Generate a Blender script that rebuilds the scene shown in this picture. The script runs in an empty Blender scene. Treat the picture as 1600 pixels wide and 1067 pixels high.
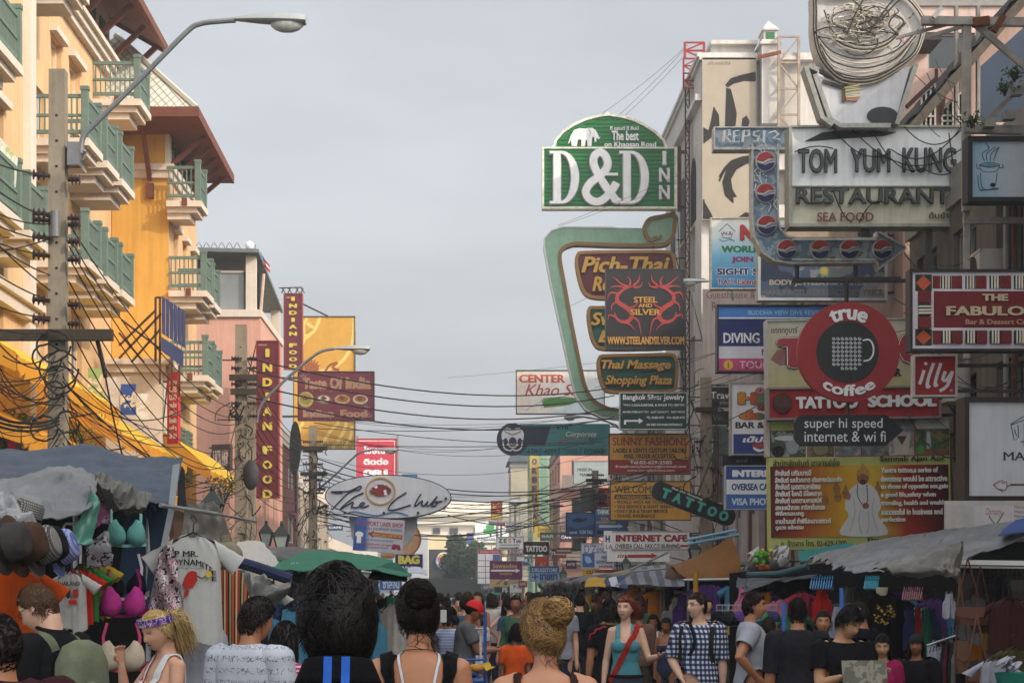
import bpy,math,random,bmesh
import numpy as np
from mathutils import Vector,Matrix,noise as mnoise
from mathutils.geometry import tessellate_polygon
from mathutils.bvhtree import BVHTree
R=math.radians
random.seed(7);np.random.seed(7)
scene=bpy.context.scene
COL=scene.collection
# ---------------------------------------------------------------- camera
F,VX,VY,ZC=3000.0,725.0,925.0,1.75 # focal length and vanishing point in photo pixels (1600 wide)
cd=bpy.data.cameras.new('camera');cam=bpy.data.objects.new('camera',cd);COL.objects.link(cam)
cd.sensor_width=36;cd.lens=36*F/1600
cd.shift_x=(800-VX)/1600;cd.shift_y=(VY-533.5)/1600
cd.clip_start=0.3;cd.clip_end=2000
cam.location=(0,0,ZC);cam.rotation_euler=(R(90),0,0)
scene.camera=cam
# ---------------------------------------------------------------- light
SUN_AZ,SUN_EL=R(55),R(31.5) # azimuth measured from behind the camera towards the right
sun_dir=Vector((math.sin(SUN_AZ)*math.cos(SUN_EL),-math.cos(SUN_AZ)*math.cos(SUN_EL),math.sin(SUN_EL)))
sd=bpy.data.lights.new('sun','SUN');sd.energy=2.0;sd.angle=R(0.5);sd.color=(1.0,0.87,0.70)
so=bpy.data.objects.new('sun',sd);COL.objects.link(so)
so.rotation_euler=sun_dir.to_track_quat('Z','Y').to_euler()
world=bpy.data.worlds.new('World');scene.world=world;world.use_nodes=True
nt=world.node_tree;nt.nodes.clear()
sky=nt.nodes.new('ShaderNodeTexSky');sky.sky_type='NISHITA';sky.sun_disc=False
sky.sun_elevation=SUN_EL;sky.sun_rotation=math.atan2(sun_dir.x,sun_dir.y)
sky.air_density=1.0;sky.dust_density=6.0;sky.ozone_density=1.0
hs=nt.nodes.new('ShaderNodeHueSaturation');hs.inputs['Saturation'].default_value=0.48
bg=nt.nodes.new('ShaderNodeBackground');bg.inputs[1].default_value=0.1
wo=nt.nodes.new('ShaderNodeOutputWorld')
hz=nt.nodes.new('ShaderNodeMix');hz.data_type='RGBA';hz.inputs[0].default_value=0.5;hz.inputs[7].default_value=(6.3,6.6,6.95,1) # pale city haze over the blue
cn=nt.nodes.new('ShaderNodeTexNoise');cn.inputs['Scale'].default_value=2.2;cn.inputs['Detail'].default_value=4;cv=nt.nodes.new('ShaderNodeTexCoord');cp=nt.nodes.new('ShaderNodeMapping');cp.inputs['Scale'].default_value=(1,1,3.5);nt.links.new(cv.outputs['Generated'],cp.inputs[0]);nt.links.new(cp.outputs[0],cn.inputs['Vector']) # faint uneven cloud in the haze
cr_=nt.nodes.new('ShaderNodeMapRange');cr_.inputs[1].default_value=.35;cr_.inputs[2].default_value=.65;cr_.inputs[3].default_value=.32;cr_.inputs[4].default_value=.72;nt.links.new(cn.outputs[0],cr_.inputs[0]);nt.links.new(cr_.outputs[0],hz.inputs[0])
nt.links.new(sky.outputs[0],hs.inputs['Color']);nt.links.new(hs.outputs[0],hz.inputs[6]);
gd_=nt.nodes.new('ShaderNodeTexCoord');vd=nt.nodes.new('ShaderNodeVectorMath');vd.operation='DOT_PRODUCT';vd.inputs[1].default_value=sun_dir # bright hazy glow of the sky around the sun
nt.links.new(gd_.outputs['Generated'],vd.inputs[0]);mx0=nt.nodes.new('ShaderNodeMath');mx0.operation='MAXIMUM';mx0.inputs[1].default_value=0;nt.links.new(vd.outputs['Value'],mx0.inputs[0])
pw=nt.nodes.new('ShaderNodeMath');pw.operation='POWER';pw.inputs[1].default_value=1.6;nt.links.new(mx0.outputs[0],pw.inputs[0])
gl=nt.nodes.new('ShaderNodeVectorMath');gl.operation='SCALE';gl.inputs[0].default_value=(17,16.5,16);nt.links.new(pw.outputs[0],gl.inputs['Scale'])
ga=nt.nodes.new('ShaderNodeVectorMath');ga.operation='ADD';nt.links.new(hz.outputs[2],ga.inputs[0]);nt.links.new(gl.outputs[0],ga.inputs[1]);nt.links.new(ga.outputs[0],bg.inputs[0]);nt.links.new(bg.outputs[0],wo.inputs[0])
scene.view_settings.view_transform='Standard';scene.view_settings.look='None'
scene.view_settings.exposure=0.42;scene.view_settings.gamma=1.0
scene.render.engine='CYCLES';scene.cycles.use_denoising=True
scene.cycles.max_bounces=6;scene.cycles.diffuse_bounces=4;scene.cycles.glossy_bounces=2;scene.cycles.transmission_bounces=3
scene.cycles.transparent_max_bounces=6;scene.cycles.caustics_reflective=False;scene.cycles.caustics_refractive=False
# ---------------------------------------------------------------- helpers
def W(px,py,Y):
    return Vector(((px-VX)*Y/F,Y,ZC+(VY-py)*Y/F))
def XP(px,x): # distance at which a plane x=const shows at pixel column px
    return x*F/(px-VX)
def lin(h):
    if isinstance(h,str):
        h=h.lstrip('#');c=[int(h[i:i+2],16)/255 for i in(0,2,4)]
        return tuple(x/12.92 if x<=.04045 else((x+.055)/1.055)**2.4 for x in c)
    return tuple(h)
_mc={}
def M(col,rough=.75,var=.12,sc=6.,metal=0.,streak=0.,bump=0.,spec=.3,trans=0.,alpha=1.,pat=None,emit=0):
    key=(str(col),rough,var,sc,metal,streak,bump,spec,trans,alpha,str(pat),emit)
    if key in _mc:return _mc[key]
    m=bpy.data.materials.new('m%d'%len(_mc));m.use_nodes=True;_mc[key]=m
    t=m.node_tree;N=t.nodes;L=t.links;b=N['Principled BSDF']
    c=lin(col)+(1,)
    b.inputs['Roughness'].default_value=rough;b.inputs['Metallic'].default_value=metal
    b.inputs['Specular IOR Level'].default_value=spec
    tc=N.new('ShaderNodeTexCoord')
    src=None
    if pat:src=pattern(N,L,tc,pat,c)
    if var>0:
        n=N.new('ShaderNodeTexNoise');n.inputs['Scale'].default_value=sc;n.inputs['Detail'].default_value=5;n.inputs['Roughness'].default_value=.65
        L.new(tc.outputs['Object'],n.inputs['Vector'])
        mr=N.new('ShaderNodeMapRange');mr.inputs[1].default_value=.3;mr.inputs[2].default_value=.7
        mr.inputs[3].default_value=1-var;mr.inputs[4].default_value=1+var*.6
        L.new(n.outputs[0],mr.inputs[0]);fac=mr.outputs[0]
        if streak>0:
            mp=N.new('ShaderNodeMapping');mp.inputs['Scale'].default_value=(5,5,.35)
            L.new(tc.outputs['Object'],mp.inputs[0])
            n2=N.new('ShaderNodeTexNoise');n2.inputs['Scale'].default_value=1.2;n2.inputs['Detail'].default_value=6;n2.inputs['Roughness'].default_value=.7
            L.new(mp.outputs[0],n2.inputs['Vector'])
            m2=N.new('ShaderNodeMapRange');m2.inputs[1].default_value=.45;m2.inputs[2].default_value=.75
            m2.inputs[3].default_value=1;m2.inputs[4].default_value=1-streak
            L.new(n2.outputs[0],m2.inputs[0])
            mm=N.new('ShaderNodeMath');mm.operation='MULTIPLY';L.new(fac,mm.inputs[0]);L.new(m2.outputs[0],mm.inputs[1]);fac=mm.outputs[0]
        vm=N.new('ShaderNodeVectorMath');vm.operation='SCALE'
        if src is None:vm.inputs[0].default_value=c[:3]
        else:L.new(src,vm.inputs[0])
        L.new(fac,vm.inputs['Scale']);src=vm.outputs[0]
        if bump>0:
            bp=N.new('ShaderNodeBump');bp.inputs['Strength'].default_value=bump;bp.inputs['Distance'].default_value=.02
            L.new(n.outputs[0],bp.inputs['Height']);L.new(bp.outputs[0],b.inputs['Normal'])
    if src is None:b.inputs['Base Color'].default_value=c
    else:L.new(src,b.inputs['Base Color'])
    if emit:
        b.inputs['Emission Color'].default_value=c;b.inputs['Emission Strength'].default_value=emit
    if alpha<1:b.inputs['Alpha'].default_value=alpha
    if trans>0: # thin cloth that lets light through
        tr=N.new('ShaderNodeBsdfTranslucent');mx=N.new('ShaderNodeMixShader');mx.inputs[0].default_value=trans
        if src is None:tr.inputs[0].default_value=c
        else:L.new(src,tr.inputs[0])
        L.new(b.outputs[0],mx.inputs[1]);L.new(tr.outputs[0],mx.inputs[2]);L.new(mx.outputs[0],N['Material Output'].inputs[0])
    return m
def pattern(N,L,tc,pat,c):
    """procedural cloth and surface patterns; pat = (kind, scale, colour2, ...)"""
    kind,s=pat[0],pat[1]
    def ramp(inp,stops,const=True):
        r=N.new('ShaderNodeValToRGB');r.color_ramp.interpolation='CONSTANT' if const else 'LINEAR'
        e=r.color_ramp.elements
        while len(e)<len(stops):e.new(.5)
        for el,(p,col)in zip(e,stops):el.position=p;el.color=lin(col)+(1,)
        L.new(inp,r.inputs[0]);return r.outputs[0]
    sep=N.new('ShaderNodeSeparateXYZ');L.new(tc.outputs['Object'],sep.inputs[0])
    def frac(o,k):
        a=N.new('ShaderNodeMath');a.operation='MULTIPLY';a.inputs[1].default_value=k;L.new(o,a.inputs[0])
        f=N.new('ShaderNodeMath');f.operation='FRACT';L.new(a.outputs[0],f.inputs[0]);return f.outputs[0]
    if kind=='stripe': # pat: kind, repeats per metre, axis, [(pos,col)...]
        return ramp(frac(sep.outputs[pat[2]],s),pat[3])
    if kind=='plaid':
        def gt(o):
            g=N.new('ShaderNodeMath');g.operation='GREATER_THAN';g.inputs[1].default_value=pat[3]if len(pat)>3 else .5;L.new(o,g.inputs[0]);return g.outputs[0]
        sxy=N.new('ShaderNodeMath');sxy.operation='ADD';L.new(sep.outputs[0],sxy.inputs[0]);L.new(sep.outputs[1],sxy.inputs[1])
        ad=N.new('ShaderNodeMath');ad.operation='ADD';L.new(gt(frac(sxy.outputs[0],s)),ad.inputs[0]);L.new(gt(frac(sep.outputs[2],s)),ad.inputs[1])
        hf=N.new('ShaderNodeMath');hf.operation='MULTIPLY';hf.inputs[1].default_value=.45;L.new(ad.outputs[0],hf.inputs[0])
        return ramp(hf.outputs[0],[(0,pat[2][0]),(.3,pat[2][1]),(.7,pat[2][2])])
    if kind=='blot': # irregular patches of several colours
        v=N.new('ShaderNodeTexNoise');v.inputs['Scale'].default_value=s;v.inputs['Detail'].default_value=3
        L.new(tc.outputs['Object'],v.inputs['Vector']);return ramp(v.outputs[0],pat[2])
    if kind=='soft': # smooth blend along an axis: kind, 1/length, axis, stops, offset
        a=N.new('ShaderNodeMath');a.operation='MULTIPLY_ADD';a.inputs[1].default_value=s;a.inputs[2].default_value=pat[4]
        L.new(sep.outputs[pat[2]],a.inputs[0]);return ramp(a.outputs[0],pat[3],False)
    if kind=='scribble': # rows of small squiggles
        n=N.new('ShaderNodeTexNoise');n.inputs['Scale'].default_value=s;n.inputs['Detail'].default_value=1;L.new(tc.outputs['Object'],n.inputs['Vector'])
        a=ramp(n.outputs[0],[(0,c[:3]),(.47,pat[2]),(.52,c[:3]),(.62,pat[2]),(.65,c[:3])])
        g=N.new('ShaderNodeMath');g.operation='GREATER_THAN';g.inputs[1].default_value=.5;L.new(frac(sep.outputs[2],15),g.inputs[0])
        mx=N.new('ShaderNodeMix');mx.data_type='RGBA';L.new(g.outputs[0],mx.inputs[0]);mx.inputs[6].default_value=c;L.new(a,mx.inputs[7]);return mx.outputs[2]
def thing(name,label,cat,loc,rotz=0.,group=None,rot=None):
    o=bpy.data.objects.new(name,None);COL.objects.link(o);o.empty_display_size=.2
    o.location=loc;o.rotation_euler=rot if rot else(0,0,rotz)
    o['label']=label;o['category']=cat
    if group:o['group']=group
    return o
def world_of(o):
    m=Matrix.LocRotScale(o.location,o.rotation_euler,o.scale)
    return world_of(o.parent)@m if o.parent else m
class MB:
    """collects shapes in world space and links them as ONE mesh object"""
    def __init__(s,mat=None):s.v=[];s.f=[];s.m=[];s.mats=[];s.i=0;mat and s.mat(mat)
    def mat(s,m):
        if m not in s.mats:s.mats.append(m)
        s.i=s.mats.index(m);return s
    def add(s,vs,fs):
        o=len(s.v);s.v.extend([tuple(p)for p in vs]);s.f.extend([tuple(i+o for i in f)for f in fs]);s.m.extend([s.i]*len(fs));return s
    def box(s,x0,x1,y0,y1,z0,z1):
        return s.add([(x0,y0,z0),(x1,y0,z0),(x1,y1,z0),(x0,y1,z0),(x0,y0,z1),(x1,y0,z1),(x1,y1,z1),(x0,y1,z1)],[(0,3,2,1),(4,5,6,7),(0,1,5,4),(1,2,6,5),(2,3,7,6),(3,0,4,7)])
    def hexa(s,a,b): # two quads a (4 pts) and b (4 pts)
        return s.add(list(a)+list(b),[(0,3,2,1),(4,5,6,7),(0,1,5,4),(1,2,6,5),(2,3,7,6),(3,0,4,7)])
    def bar(s,p,q,w,h=None):
        p,q=Vector(p),Vector(q);d=(q-p).normalized();h=h or w
        u=d.cross(Vector((0,0,1))if abs(d.z)<.95 else Vector((0,1,0))).normalized();n=d.cross(u)
        c=[u*w/2*a+n*h/2*b for a,b in((-1,-1),(1,-1),(1,1),(-1,1))]
        return s.hexa([p+k for k in c],[q+k for k in c])
    def tube(s,pts,r,n=6,cap=True,squash=1.):
        pts=[Vector(p)for p in pts];k=len(pts)
        rs=r if isinstance(r,(list,tuple))else[r]*k
        vs=[];prev=None
        for i,p in enumerate(pts):
            d=(pts[min(i+1,k-1)]-pts[max(i-1,0)])
            d=d.normalized()if d.length>1e-9 else Vector((0,0,1))
            if prev is None:u=d.cross(Vector((0,0,1))if abs(d.z)<.9 else Vector((0,1,0))).normalized()
            else:
                u=prev-d*prev.dot(d);u=u.normalized()if u.length>1e-6 else d.orthogonal().normalized()
            prev=u;w=d.cross(u)
            for j in range(n):
                a=2*math.pi*j/n;vs.append(p+(u*math.cos(a)+w*math.sin(a)*squash)*rs[i])
        fs=[(i*n+j,i*n+(j+1)%n,(i+1)*n+(j+1)%n,(i+1)*n+j)for i in range(k-1)for j in range(n)]
        if cap:fs+=[tuple(range(n-1,-1,-1)),tuple((k-1)*n+j for j in range(n))]
        return s.add(vs,fs)
    def ribbon(s,pts,w,nrm,taper=False):
        k=len(pts);vs=[]
        for i,p in enumerate(pts):
            d=(Vector(pts[min(i+1,k-1)])-Vector(pts[max(i-1,0)])).normalized();u=d.cross(Vector(nrm)).normalized()
            ww=w*(1-.8*i/(k-1))if taper else w
            vs+=[Vector(p)-u*ww/2,Vector(p)+u*ww/2]
        return s.add(vs,[(2*i,2*i+1,2*i+3,2*i+2)for i in range(k-1)])
    def poly(s,pts,off): # planar polygon (list of 3-D points) extruded by vector off
        pts=[Vector(p)for p in pts];off=Vector(off);n=len(pts)
        tri=tessellate_polygon([pts])
        s.add(pts+[p+off for p in pts],[tuple(t)for t in tri]+[tuple(x+n for x in reversed(t))for t in tri]+[(i,(i+1)%n,(i+1)%n+n,i+n)for i in range(n)])
        return s
    def ell(s,c,rx,ry,rz,nu=16,nv=10,rot=None):
        vs=[];
        for i in range(nv+1):
            a=math.pi*i/nv
            for j in range(nu):
                b=2*math.pi*j/nu
                p=Vector((rx*math.sin(a)*math.cos(b),ry*math.sin(a)*math.sin(b),rz*math.cos(a)))
                if rot:p=rot@p
                vs.append(p+Vector(c))
        return s.add(vs,[(i*nu+j,(i+1)*nu+j,(i+1)*nu+(j+1)%nu,i*nu+(j+1)%nu)for i in range(nv)for j in range(nu)])
    def lathe(s,c,prof,n=20,ax='z'): # prof: (r, h)
        vs=[]
        for r,h in prof:
            for j in range(n):
                a=2*math.pi*j/n;x,y=r*math.cos(a),r*math.sin(a)
                p={'z':(x,y,h),'y':(x,h,y),'x':(h,x,y)}[ax]
                vs.append(Vector(c)+Vector(p))
        k=len(prof)
        return s.add(vs,[(i*n+j,i*n+(j+1)%n,(i+1)*n+(j+1)%n,(i+1)*n+j)for i in range(k-1)for j in range(n)]+[tuple(range(n)),tuple((k-1)*n+j for j in range(n))])
    def grid(s,P): # P: rows of points
        nr,nc=len(P),len(P[0])
        return s.add([p for r in P for p in r],[(i*nc+j,i*nc+j+1,(i+1)*nc+j+1,(i+1)*nc+j)for i in range(nr-1)for j in range(nc-1)])
    def wall(s,o,u,v,n,ops=(),depth=.25):
        """rectangular wall spanned by u, v from o with real openings; ops in metres (u0,u1,v0,v1)"""
        o,u,v,n=Vector(o),Vector(u),Vector(v),Vector(n).normalized();lu,lv=u.length,v.length;u=u/lu;v=v/lv
        us=sorted({0,lu,*[min(max(k,0),lu)for p in ops for k in p[:2]]});vs_=sorted({0,lv,*[min(max(k,0),lv)for p in ops for k in p[2:4]]})
        for a,b in zip(us,us[1:]):
            for c,d in zip(vs_,vs_[1:]):
                if any(p[0]<=(a+b)/2<=p[1]and p[2]<=(c+d)/2<=p[3]for p in ops):continue
                s.add([o+u*a+v*c,o+u*b+v*c,o+u*b+v*d,o+u*a+v*d],[(0,1,2,3)])
        for p in ops:
            q=[o+u*p[0]+v*p[2],o+u*p[1]+v*p[2],o+u*p[1]+v*p[3],o+u*p[0]+v*p[3]]
            for i in range(4):s.add([q[i],q[(i+1)%4],q[(i+1)%4]-n*depth,q[i]-n*depth],[(0,1,2,3)])
        return s
    def mesh(s,name,inv=None,smooth=0.):
        me=bpy.data.meshes.new(name);me.from_pydata(s.v,[],s.f)
        for m in s.mats:me.materials.append(m)
        if s.mats:me.polygons.foreach_set('material_index',s.m)
        if inv is not None:me.transform(inv)
        if smooth:
            me.polygons.foreach_set('use_smooth',[True]*len(me.polygons));me.set_sharp_from_angle(angle=R(smooth))
        me.update();return me
    def part(s,name,parent,label=None,smooth=0.,stuff=False):
        if not s.f:return None
        o=bpy.data.objects.new(name,s.mesh(name,world_of(parent).inverted(),smooth));COL.objects.link(o);o.parent=parent
        if label:o['label']=label
        if stuff:o['kind']='stuff'
        return o
    def thing(s,name,label,cat,group=None,smooth=0.,kind=None):
        a=np.array(s.v);lo,hi=a.min(0),a.max(0);c=Vector(((lo[0]+hi[0])/2,(lo[1]+hi[1])/2,lo[2]))
        o=bpy.data.objects.new(name,s.mesh(name,Matrix.Translation(-c),smooth));COL.objects.link(o);o.location=c
        if kind:o['kind']=kind
        if label:o['label']=label
        if cat:o['category']=cat
        if group:o['group']=group
        return o
def copy_tree(o,parent=None):
    c=o.copy();COL.objects.link(c)
    if parent:c.parent=parent
    for ch in o.children:copy_tree(ch,c)
    return c
# ---------------------------------------------------------------- lettering
_tc={}
_SER={'A':[(.06,0),(.94,0)],'B':[(.1,0),(.1,1)],'D':[(.1,0),(.1,1)],'E':[(.1,0),(.1,1)],'F':[(.12,0),(.1,1)],'H':[(.1,0),(.1,1),(.9,0),(.9,1)],'I':[(.5,0),(.5,1)],'J':[(.8,1)],'K':[(.1,0),(.1,1),(.9,0),(.85,1)],'L':[(.12,0),(.12,1)],'M':[(.06,0),(.06,1),(.94,0),(.94,1)],'N':[(.1,0),(.1,1),(.9,1)],'P':[(.12,0),(.1,1)],'R':[(.1,0),(.1,1),(.9,0)],'T':[(.5,0)],'U':[(.1,1),(.9,1)],'V':[(.06,1),(.94,1)],'W':[(.04,1),(.96,1)],'X':[(.1,0),(.1,1),(.9,0),(.9,1)],'Y':[(.5,0),(.08,1),(.92,1)],'1':[(.6,0)],'r':[(.25,0)],'i':[(.5,0)],'l':[(.5,0),(.4,1)],'n':[(.14,0),(.86,0)],'h':[(.14,0),(.86,0),(.1,1)],'m':[(.08,0),(.5,0),(.92,0)],'u':[(.14,1)],'k':[(.12,0),(.9,0),(.1,1)],'p':[(.14,0)],'w':[(.06,1),(.94,1)],'d':[(.85,1)]}
def glyphs(body,bold=0.,shear=0.,serif=False,spacing=1.):
    key=(body,bold,shear,serif,spacing)
    if key in _tc:return _tc[key]
    cu=bpy.data.curves.new('t','FONT');cu.body=body;cu.shear=shear;cu.resolution_u=3;cu.space_character=spacing
    ob=bpy.data.objects.new('t',cu);COL.objects.link(ob)
    me=bpy.data.meshes.new_from_object(ob.evaluated_get(bpy.context.evaluated_depsgraph_get()))
    n=len(me.vertices);co=np.zeros(n*3);me.vertices.foreach_get('co',co);v=co.reshape(-1,3).copy();v[:,2]=0;f=[tuple(p.vertices)for p in me.polygons]
    bpy.data.objects.remove(ob);bpy.data.curves.remove(cu);bpy.data.meshes.remove(me)
    if bold>0 and len(v): # heavier weight: shifted copies a hair apart in depth
        h=bold*.9;n=len(v);sh=[(0,0)]+[(dx*h,dy*h*.7)for dx,dy in((1,0),(-1,0),(0,1),(0,-1),(.7,.7),(-.7,.7),(.7,-.7),(-.7,-.7))][:4 if bold<.035 else 8]
        v=np.concatenate([v+np.array([dx,dy,.14*k])for k,(dx,dy)in enumerate(sh)]);f=[tuple(i+n*k for i in q)for k in range(len(sh))for q in f]
    if serif:
        vl=v.tolist();pen=0
        for ch in body:
            c2=bpy.data.curves.new('t','FONT');c2.body=ch+'.';c2.space_character=spacing
            if ch==' ':pen+=.28*spacing;continue
            g,_=glyphs(ch,0.,0);adv=_adv(ch,spacing)
            x0,x1,y0,y1=g[:,0].min(),g[:,0].max(),g[:,1].min(),g[:,1].max()
            for fx,end in _SER.get(ch,()):
                cx=pen+x0+(x1-x0)*fx;hw=.085+bold*.6;cy=y0 if end==0 else y1;t=.04+bold*.4
                q=[(cx-hw,cy),(cx+hw,cy),(cx+hw,cy+(t if end==0 else-t)),(cx-hw,cy+(t if end==0 else-t))]
                b=len(vl);vl+=[(a+shear*c,c,1.4)for a,c in q];f.append((b,b+1,b+2,b+3))
            pen+=adv
        v=np.array(vl)
    _tc[key]=(v,f);return v,f
_ad={}
def _adv(ch,sp):
    if ch not in _ad:
        a,_=glyphs(ch+'I',0);b,_=glyphs('I',0)
        _ad[ch]=a[:,0].max()-b[:,0].max()
    return _ad[ch]*sp
def letters(mb,body,box,put,depth,**k):
    """flat letters fitted to box (x0,y0,x1,y1), top left origin; put(x, y, d) gives the point d metres proud of the face"""
    warp=k.pop('warp',None)
    v,f=glyphs(body,**k)
    if len(v)==0:return
    x0,y0,x1,y1=box;a0,a1,b0,b1=v[:,0].min(),v[:,0].max(),v[:,1].min(),v[:,1].max()
    P=[]
    for a,b,_z in v:
        x=x0+(a-a0)/(a1-a0+1e-9)*(x1-x0);y=y1-(b-b0)/(b1-b0+1e-9)*(y1-y0)
        if warp:x,y=warp(x,y)
        P.append((x,y))
    cnt={}
    for q in f:
        for i in range(len(q)):
            e=(q[i],q[(i+1)%len(q)]);cnt[tuple(sorted(e))]=cnt.get(tuple(sorted(e)),0)+1
    n=len(P)
    fs=list(f)
    for q in f:
        for i in range(len(q)):
            e=(q[i],q[(i+1)%len(q)])
            if cnt[tuple(sorted(e))]==1:fs.append((e[1],e[0],e[0]+n,e[1]+n))
    mb.add([put(x,y,depth+.0025*z[2])for(x,y),z in zip(P,v)]+[put(x,y,max(0.,depth-.012))for x,y in P],fs)
# ---------------------------------------------------------------- signs
class Sign:
    """a sign board; coordinates are photo pixels scaled to metres at the board's own distance"""
    def __init__(s,name,label,cat,Y,x0,y0,x1,y1,group=None,roll=0.,yaw=0.,thick=.16):
        s.Y=Y;s.k=Y/F;s.r=(x0,y0,x1,y1);s.cx,s.cy=(x0+x1)/2,(y0+y1)/2
        s.root=thing(name,label,cat,W(s.cx,y1,Y),group=group,rot=(0,roll,yaw))
        s.Mw=world_of(s.root);s.th=thick;s.n=0;s.P={}
    def put(s,x,y,d=0.):
        return s.Mw@Vector(((x-s.cx)*s.k,-d,(s.r[3]-y)*s.k))
    def mb(s,name,m):
        b=s.P.setdefault(name,MB());b.mat(m);return b
    def lay(s):s.n+=1;return(.0007 if s.Y<60 else .0016)*s.n
    def quad(s,x0,y0,x1,y1,m,name='panel',d0=None,d1=None):
        d1=s.lay()if d1 is None else d1;d0=-s.th if d0 is None else d0
        b=s.mb(name,m)
        b.hexa([s.put(x0,y1,d1),s.put(x1,y1,d1),s.put(x1,y0,d1),s.put(x0,y0,d1)],[s.put(x0,y1,d0),s.put(x1,y1,d0),s.put(x1,y0,d0),s.put(x0,y0,d0)]);return s
    def face(s,m,frame=None,fw=2.,fd=.03):
        x0,y0,x1,y1=s.r
        if frame:
            s.quad(x0+fw,y0+fw,x1-fw,y1-fw,m,'panel',-s.th+.01,.0)
            for q in((x0,y0,x1,y0+fw),(x0,y1-fw,x1,y1),(x0,y0+fw,x0+fw,y1-fw),(x1-fw,y0+fw,x1,y1-fw)):s.quad(*q,frame,'frame',-s.th,fd)
        else:s.quad(x0,y0,x1,y1,m,'panel',-s.th,0.)
        return s
    def rect(s,x0,y0,x1,y1,m,name='panel'):
        d=s.lay();return s.quad(x0,y0,x1,y1,m,name,-.01,d)
    def poly(s,pts,m,name='emblem',d=None,d0=0.):
        d=s.lay()if d is None else d
        b=s.mb(name,m);b.poly([s.put(x,y,d)for x,y in pts],s.put(0,0,d0)-s.put(0,0,d));return s
    def disc(s,cx,cy,rx,ry,m,name='emblem',d=None,d0=0.,n=28,a0=0,a1=360):
        pts=[(cx+rx*math.cos(R(a0+(a1-a0)*i/n)),cy+ry*math.sin(R(a0+(a1-a0)*i/n)))for i in range(n+(a1-a0<360))]
        return s.poly(pts,m,name,d,d0)
    def line(s,pts,w,m,name='emblem',d=None,smooth=False,closed=False,taper=False,h=0):
        """raised flat stroke along pts, w pixels wide"""
        if smooth:pts=spline(pts,closed)
        d=s.lay()if d is None else d
        b=s.mb(name,m);n=len(pts);L_,R_=[],[]
        for i,(x,y)in enumerate(pts):
            a=pts[(i-1)%n]if closed else pts[max(i-1,0)];c=pts[(i+1)%n]if closed else pts[min(i+1,n-1)]
            dx,dy=c[0]-a[0],c[1]-a[1];l=math.hypot(dx,dy)or 1;ww=w/2
            if taper:ww*=max(.15,math.sin(math.pi*min(.97,max(.03,i/(n-1))))**.6 if taper==2 else 1-.85*i/(n-1))
            L_.append((x-dy/l*ww,y+dx/l*ww));R_.append((x+dy/l*ww,y-dx/l*ww))
        e=.0025*(s.Y/60)/n;vs=[s.put(*p,d+e*i)for i,p in enumerate(L_)]+[s.put(*p,d+e*i)for i,p in enumerate(R_)]+[s.put(*p,h)for p in L_]+[s.put(*p,h)for p in R_]
        fs=[]
        for i in range(n if closed else n-1):
            j=(i+1)%n
            fs+=[(i,j,n+j,n+i),(i,2*n+i,2*n+j,j),(n+i,n+j,3*n+j,3*n+i)]
        if not closed:fs+=[(0,n,3*n,2*n),(n-1,3*n-1,4*n-1,2*n-1)]
        b.add(vs,fs);return s
    def text(s,body,x0,y0,x1,y1,m,depth=None,name='lettering',outline=None,**k):
        if outline:
            om,ow=outline;k2=dict(k);k2['bold']=k.get('bold',0)+ow;g=ow*(y1-y0)
            letters(s.mb(name+'#%d'%s.n0(),om),body,(x0-g,y0-g,x1+g,y1+g),s.put,s.lay(),**k2)
        letters(s.mb(name+'#%d'%s.n0(),m),body,(x0,y0,x1,y1),s.put,depth or s.lay(),**k);s.tn=s.n0()+1;return s
    def n0(s):return getattr(s,'tn',0)
    def arms(s,to_x,n=2,m=None,w=.05):
        m=m or M('#4a4642',.6,.3,3)
        x0,y0,x1,y1=s.r
        ex=x1 if to_x>s.Mw.translation.x else x0
        for i in range(n):
            b=s.mb('bracket#%d'%i,m);y=y0+(y1-y0)*(.12+.76*i/max(1,n-1));p=s.put(ex,y,-s.th/2);b.bar(p-(Vector((1,0,0))*.05 if ex==x1 else Vector((-.05,0,0))),Vector((to_x,p.y,p.z)),w)
        p=s.put(ex,y0+2,-s.th/2);q=s.put(ex,y1,-s.th/2);b.bar(p,Vector((to_x,p.y,q.z)),w*.7);return s
    def done(s):
        for n,b in s.P.items():b.part(n.split('#')[0],s.root)
        return s.root
def spline(p,closed=False,k=6):
    n=len(p);out=[]
    g=lambda i:p[i%n]if closed else p[min(max(i,0),n-1)]
    for i in range(n if closed else n-1):
        a,b,c,d=g(i-1),g(i),g(i+1),g(i+2)
        for j in range(k):
            t=j/k
            out.append(tuple(.5*((2*b[q])+(c[q]-a[q])*t+(2*a[q]-5*b[q]+4*c[q]-d[q])*t*t+(3*b[q]-a[q]-3*c[q]+d[q])*t**3)for q in range(len(b))))
    if not closed:out.append(tuple(p[-1]))
    return out
def roundrect(x0,y0,x1,y1,r,k=5):
    o=[]
    for cx,cy,a in((x1-r,y0+r,-90),(x1-r,y1-r,0),(x0+r,y1-r,90),(x0+r,y0+r,180)):
        o+=[(cx+r*math.cos(R(a+90*i/k)),cy+r*math.sin(R(a+90*i/k)))for i in range(k+1)]
    return o
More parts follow.
